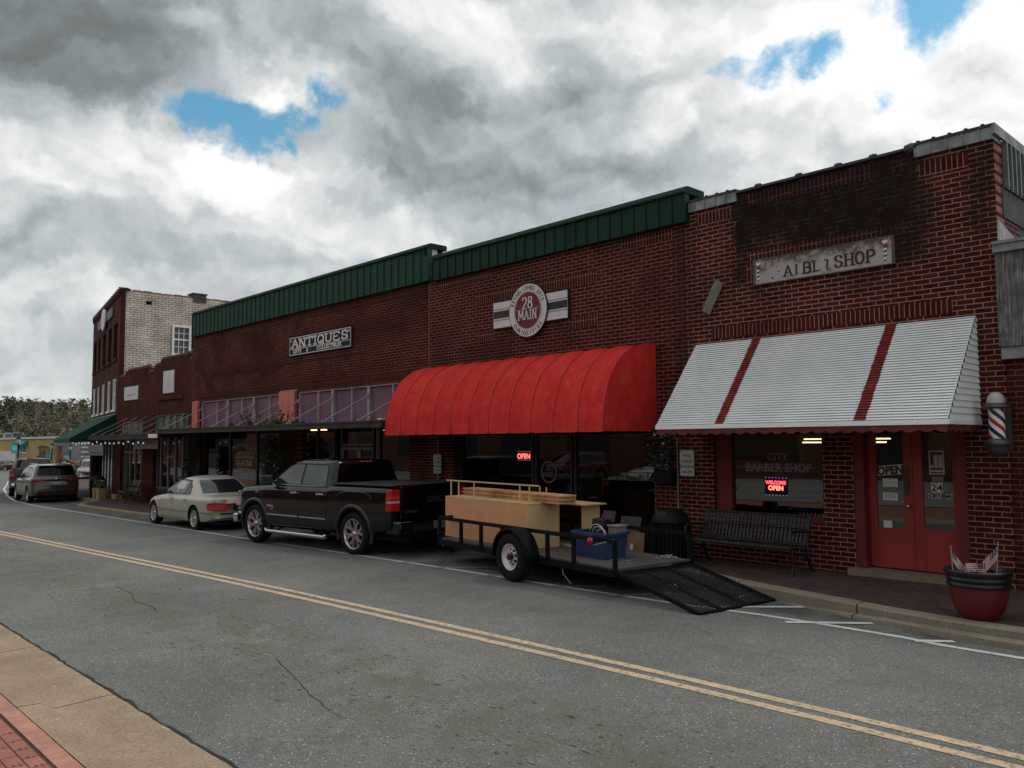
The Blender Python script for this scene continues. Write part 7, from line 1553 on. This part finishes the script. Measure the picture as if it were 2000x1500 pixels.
m = MB(); m.box(-hx, hx, .30, .32, .0, .70); m.build('back_panel', MT['mdf'], cb_, local=True); m = MB(); m.box(-hx+.01, hx+.01, -.325, .33, .70, .722); m.build('top_panel', MT['ply'], cb_, local=True)
c2_ = load('cabinet', 'open-sided plywood cabinet standing behind the long one on the trailer', 'cabinet', -.62, .47, d0); 
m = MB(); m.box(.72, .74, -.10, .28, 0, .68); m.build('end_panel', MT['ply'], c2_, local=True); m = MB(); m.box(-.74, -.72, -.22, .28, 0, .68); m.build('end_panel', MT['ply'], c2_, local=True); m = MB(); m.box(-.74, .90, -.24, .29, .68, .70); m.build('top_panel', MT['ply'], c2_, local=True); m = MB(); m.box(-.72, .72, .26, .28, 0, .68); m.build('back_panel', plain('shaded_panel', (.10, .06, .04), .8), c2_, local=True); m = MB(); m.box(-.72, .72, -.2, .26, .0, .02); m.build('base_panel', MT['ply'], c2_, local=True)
bs = load('board_stack', 'stack of raw pine boards lying along the top of the cabinets', 'board stack', -1.05, .02, d0+.724, R(-1.5))
for k, (x0, x1, y0, y1) in enumerate(((-1.62, 1.32, -.20, .14), (-1.57, 1.30, -.19, .13), (-1.63, 1.33, -.21, .12), (-1.59, 1.29, -.18, .15), (-1.62, 1.33, -.20, .13))):
    m = MB(); m.box(x0, x1, y0, y1, k*.028, k*.028+.024); m.build('board', MT['pine'], bs, local=True)
rk = load('wood_rail', 'light wooden rail on short spindles, upside down on the cabinet edge', 'rail', -1.20, -.36, d0+.722)
m = MB(); m.box(-1.66, 1.12, -.02, .02, .27, .29); m.build('rail', MT['ply'], rk, local=True)
for x in (-1.52, -1.26, -.75, .62, .88): m = MB(); m.tube([(x, 0, 0), (x, 0, .27)], .014, 8); m.build('spindle', MT['ply'], rk, local=True)
for i, x in enumerate((-.52, -.34)):
    pgt = load('wood_peg', ('short wooden peg standing on the boards, left of two', 'short wooden peg standing on the boards, right of two')[i], 'peg', x-.25, .2, d0+.84); m = MB(); m.tube([(0, 0, 0), (0, 0, .10)], .012, 8); m.build('dowel', MT['ply'], pgt, local=True); pgt['group'] = 'wooden pegs on the boards'
tb = load('storage_tote', 'blue plastic storage tote full of cables on the trailer deck', 'storage tote', 1.10, -.12, d0, R(4))
def tap(m, w0, d_0, w1, d1, z0, z1): m.add([(-w0, -d_0, z0), (w0, -d_0, z0), (w0, d_0, z0), (-w0, d_0, z0), (-w1, -d1, z1), (w1, -d1, z1), (w1, d1, z1), (-w1, d1, z1)], [(0, 3, 2, 1), (0, 1, 5, 4), (1, 2, 6, 5), (2, 3, 7, 6), (3, 0, 4, 7)])
blu = plain('blue_plastic', (.022, .045, .12), .5, var=.2, sc=3)
m = MB(); tap(m, .30, .20, .34, .235, 0, .36); so3 = m.build('tub', blu, tb, local=True); so3.modifiers.new('t', 'SOLIDIFY').thickness = .006
m = MB()
for a, b in (((-.36, -.25, .36), (.36, -.25, .36)), ((.36, -.25, .36), (.36, .25, .36)), ((.36, .25, .36), (-.36, .25, .36)), ((-.36, .25, .36), (-.36, -.25, .36))): m.bar(a, b, .03, .035)
m.box(-.12, .12, -.27, -.25, .27, .36); m.build('rim', blu, tb, local=True)
m = MB(); m.box(-.3, .3, -.2, .2, .24, .28); m.build('contents', plain('jumble', (.05, .05, .05), .8, var=.6, sc=20), tb, local=True)
bb = load('black_box', 'black plastic box tilted up in the blue tote', 'box', .98, -.02, d0+.28, .2); m = MB(); m.prism([(-.12, 0), (.12, -.01), (.14, .26), (-.08, .27)], lambda u, v, h: (u, h, v), -.08, .10); m.build('casing', MT['plastic'], bb, local=True, bevel=.01)
cbs = load('cable', 'white cable looping out of the blue tote', 'cable', 1.18, -.2, d0+.28); m = MB()
for k in range(3):
    a0 = random.uniform(-.1, .1); m.tube([(a0+.17*math.cos(math.pi*q/8)*(1-.2*k), .05*k-.05, .06+(.15-.04*k)*math.sin(math.pi*q/8)) for q in range(9)], .007, 6)
m.build('wire', plain('white_cable', (.5, .5, .48), .5), cbs, local=True)
cl_ = load('clear_box', 'small clear plastic box at the right end of the blue tote', 'box', 1.32, .02, d0+.30); m = MB(); m.box(-.09, .09, -.1, .1, 0, .16); m.build('casing', plain('cloudy_plastic', (.22, .19, .19), .3), cl_, local=True, bevel=.008); m = MB(); m.box(-.11, .11, -.12, .12, .16, .175); m.build('lid', plain('cloudy_lid', (.32, .27, .27), .3), cl_, local=True, bevel=.004)
cd = load('cardboard_box', 'flattened brown cardboard against the far trailer rail', 'cardboard', .98, .62, d0, R(3)); m = MB(); m.prism([(-.24, 0), (.24, 0), (.24, .30), (-.24, .30)], lambda u, v, h: (u, h+v*.12, v), 0, .02); m.build('panel', plain('cardboard', (.20, .10, .055), .85, var=.15), cd, local=True)
m = MB(); m.box(-.03, .03, -.003, .0, .03, .12); m.v = [(a, b+c_*.12, c_) for a, b, c_ in m.v]; m.build('sticker', MT['paper'], cd, local=True)
lt = thing('litter', 'scraps of white paper scattered over the trailer deck and ramp', 'litter', (0, 0, 0)); m = MB()
def scrap(x, y, z, s, sl=0):
    q = [(random.uniform(-1, 1)*s, random.uniform(-1, 1)*s*.6) for _ in range(3)]; m.add([(x+a, y+b, z+random.uniform(0, s*.5)+sl*a) for a, b in q] + [(x+random.uniform(-s, s), y+random.uniform(-s, s)*.5, z+s*.4)], [(0, 1, 2), (0, 2, 3)])
for _ in range(26): scrap(1.75+random.gauss(0, .10), .52+random.gauss(0, .10), d0+.006, .045)
for _ in range(34): scrap(random.uniform(1.2, 1.94), random.uniform(-.66, .6), d0+.005, random.choice((.012, .02, .03)))
for _ in range(18): u = random.random(); x_, y_, z_ = P(u, random.uniform(-.6, .6), .02); scrap(x_, y_, z_, random.choice((.008, .014, .022)), -.2)
for k in range(5): x_, y_, z_ = P(.42+k*.012, -.36+k*.012, .02); scrap(x_, y_, z_, .014, -.2)
m.build('paper_scrap', MT['paper'], lt, local=True); lt.location = (TX, TY, SZ(TX)); lt.rotation_euler = (0, 0, TA); lt['kind'] = 'stuff'
# flattened boards leaning in front of the curiosities window
for i, (x, w_, h_, col, lb) in enumerate(((-10.35, .34, .72, (.10, .075, .06), 'dull brown board leaning on the curiosities window, leftmost of three'), (-9.95, .30, .70, (.12, .085, .065), 'middle of three boards leaning on the curiosities window'), (-9.42, .46, .62, (.085, .078, .068), 'wide greyish board leaning on the curiosities window beside the trash can'))):
    t = thing('leaning_board', lb, 'board', (x, D-.1, SZ(x)+.15)); m = MB(); z0 = SZ(x)+.15; m.prism([(x-w_/2, 0), (x+w_/2, 0), (x+w_/2, h_), (x-w_/2, h_)], lambda u, v, h: (u, D-.25+v*.30+h, z0+v), 0, .025); m.build('panel', plain('old_board_%d' % i, col, .85, var=.35, sc=6), t, bevel=.003); t['group'] = 'boards leaning under the red awning'
# ------------------------------------------------------------------ wooded hills
def hz(x, y):
    d = math.hypot(x, y); t = max(0, min(1, (d-230)/230)); t = t*t*(3-2*t); a = math.atan2(y, -x)
    ridge = 20.5 + 1.6*math.sin(a*9+1.0) + .8*math.sin(a*23+.3) + .4*math.sin(a*51)
    return SZ(-170)-.1 + t*ridge + 2.0*t*math.sin(x*.012+y*.02)
hm = MB(); NA_, ND = 60, 26; vs = []
for i in range(NA_+1):
    a = R(-25)+R(95)*i/NA_
    for j in range(ND+1): d = 215+j*19; x, y = -d*math.cos(a), d*math.sin(a); vs.append((x, y, hz(x, y)))
n = ND+1; hm.add(vs, [(i*n+j, (i+1)*n+j, (i+1)*n+j+1, i*n+j+1) for i in range(NA_) for j in range(ND)], 0, True)
struct('hill', hm, plain('leaf_litter_slope', (.075, .06, .038), .95, var=.4, sc=.05))
def leafm(name, col, var=.5): return plain(name, col, .9, var=var, sc=.25)
tw_m = [leafm('bare_twig_haze', (.15, .122, .092), .25), leafm('olive_crown', (.095, .10, .052), .3), leafm('pine_crown', (.038, .056, .036), .3), leafm('pale_bud_crown', (.185, .165, .12), .25), leafm('trunk_bark', (.06, .05, .04), .4)]
fo = MB(); rnd = random.Random(11)
def ftree(x, y, h, kind, n):
    z0 = hz(x, y) if math.hypot(x, y) > 215 else SZ(x)
    r = h*(.42 if kind != 2 else .34)
    fo.bar((x, y, z0), (x+rnd.uniform(-.4, .4), y, z0+h*.6), .2, .2, 4)
    for _ in range(n):
        u = rnd.random(); th = rnd.uniform(0, 6.283); zz = h*(.06+.94*u)
        rr = r*(math.sin(math.pi*min(1, .12+.86*u))**.6 if kind != 2 else math.sin(math.pi*min(1, .2+.75*u))**.8)*rnd.random()**.5
        p = Vector((x+rr*math.cos(th), y+rr*math.sin(th), z0+zz)); s = rnd.uniform(.35, .85)*(1 if kind != 0 else .9)
        a = Vector((rnd.gauss(0, 1), rnd.gauss(0, 1), rnd.gauss(0, .8))).normalized()*s; b = a.cross(Vector((rnd.gauss(0, 1), rnd.gauss(0, 1), rnd.gauss(0, 1)))).normalized()*s*(.5 if kind != 0 else .30)
        fo.add([p-a, p+b, p+a, p-b], [(0, 1, 2, 3)], kind)
for _ in range(3300):
    d = 218+430*rnd.random()**.9; a = R(-8)+R(45)*rnd.random()
    if d > 520: continue
    x, y = -d*math.cos(a), d*math.sin(a); hi = (d-218)/300
    k = rnd.choices((0, 1, 2, 3), (4, 3, 1+6*hi, 3-2*min(1, hi)))[0]; ftree(x, y, rnd.uniform(4, 6.5), k, 60)
o = fo.build('forest', tw_m); tagp(o, 'mixed bare and evergreen woodland covering the far hillside', 'woodland', None, 'stuff')
# separate bare trees standing in front of the hill
def bare_tree(label, x, y, h, seed, lean=0):
    t = thing('bare_tree', label, 'tree', (x, y, SZ(x))); r = random.Random(seed); tm_, tg = MB(), MB(); z0 = SZ(x)
    def br(p, d, l, rad, dep):
        pts = [p]; q = p
        for k in range(3): d = (d+Vector((r.gauss(0, .13), r.gauss(0, .13), r.gauss(.05, .08)))).normalized(); q = q+d*l/3; pts.append(q)
        (tm_ if dep < 3 else tg).tube(pts, [rad, rad*.85, rad*.7, rad*.55], 5 if dep < 3 else 3, 0, False)
        if dep < 6:
            for _ in range(3 if dep < 4 else 2): nd = (d+Vector((r.gauss(0, .55), r.gauss(0, .55), r.gauss(.12, .35)))).normalized(); br(pts[r.choice((2, 3, 3))], nd, l*r.uniform(.62, .82), rad*.55, dep+1)
    br(Vector((x, y, z0)), Vector((lean, 0, 1)).normalized(), h*.28, h*.022, 0)
    tm_.build('trunk', plain('grey_bark', (.075, .062, .05), .9, var=.3), t); tg.build('crown', plain('twig_grey', (.13, .105, .08), .9, var=.3), t)
bare_tree('large spreading bare tree behind the yellow building, nearest', -176, 40, 17, 3); bare_tree('bare tree behind the right end of the yellow building', -150, 52, 14, 5); bare_tree('bare tree left of the roof air conditioners', -185, 50, 15, 8)
bare_tree('twiggy bare tree beyond the small orange awning building', -112, 42, 12, 12)
t = thing('bush', 'pale budding bush beneath the far canopy end', 'bush', (-82, 24.3, SZ(-82))); m = MB(); m.tube([(-82, 24.3, SZ(-82)), (-82, 24.3, .4)], .08, 6); m.build('stem', plain('bush_stem', (.06, .05, .04), .9), t); m = MB(); leafcloud(m, (-82, 24.3, .1), (1.8, 1.5, 1.1), 1800, .10, mats=2); m.build('foliage', [plain('pale_bud_leaf', (.20, .19, .12), .9, var=.4, sc=3), plain('dry_leaf', (.1, .08, .05), .9)], t)
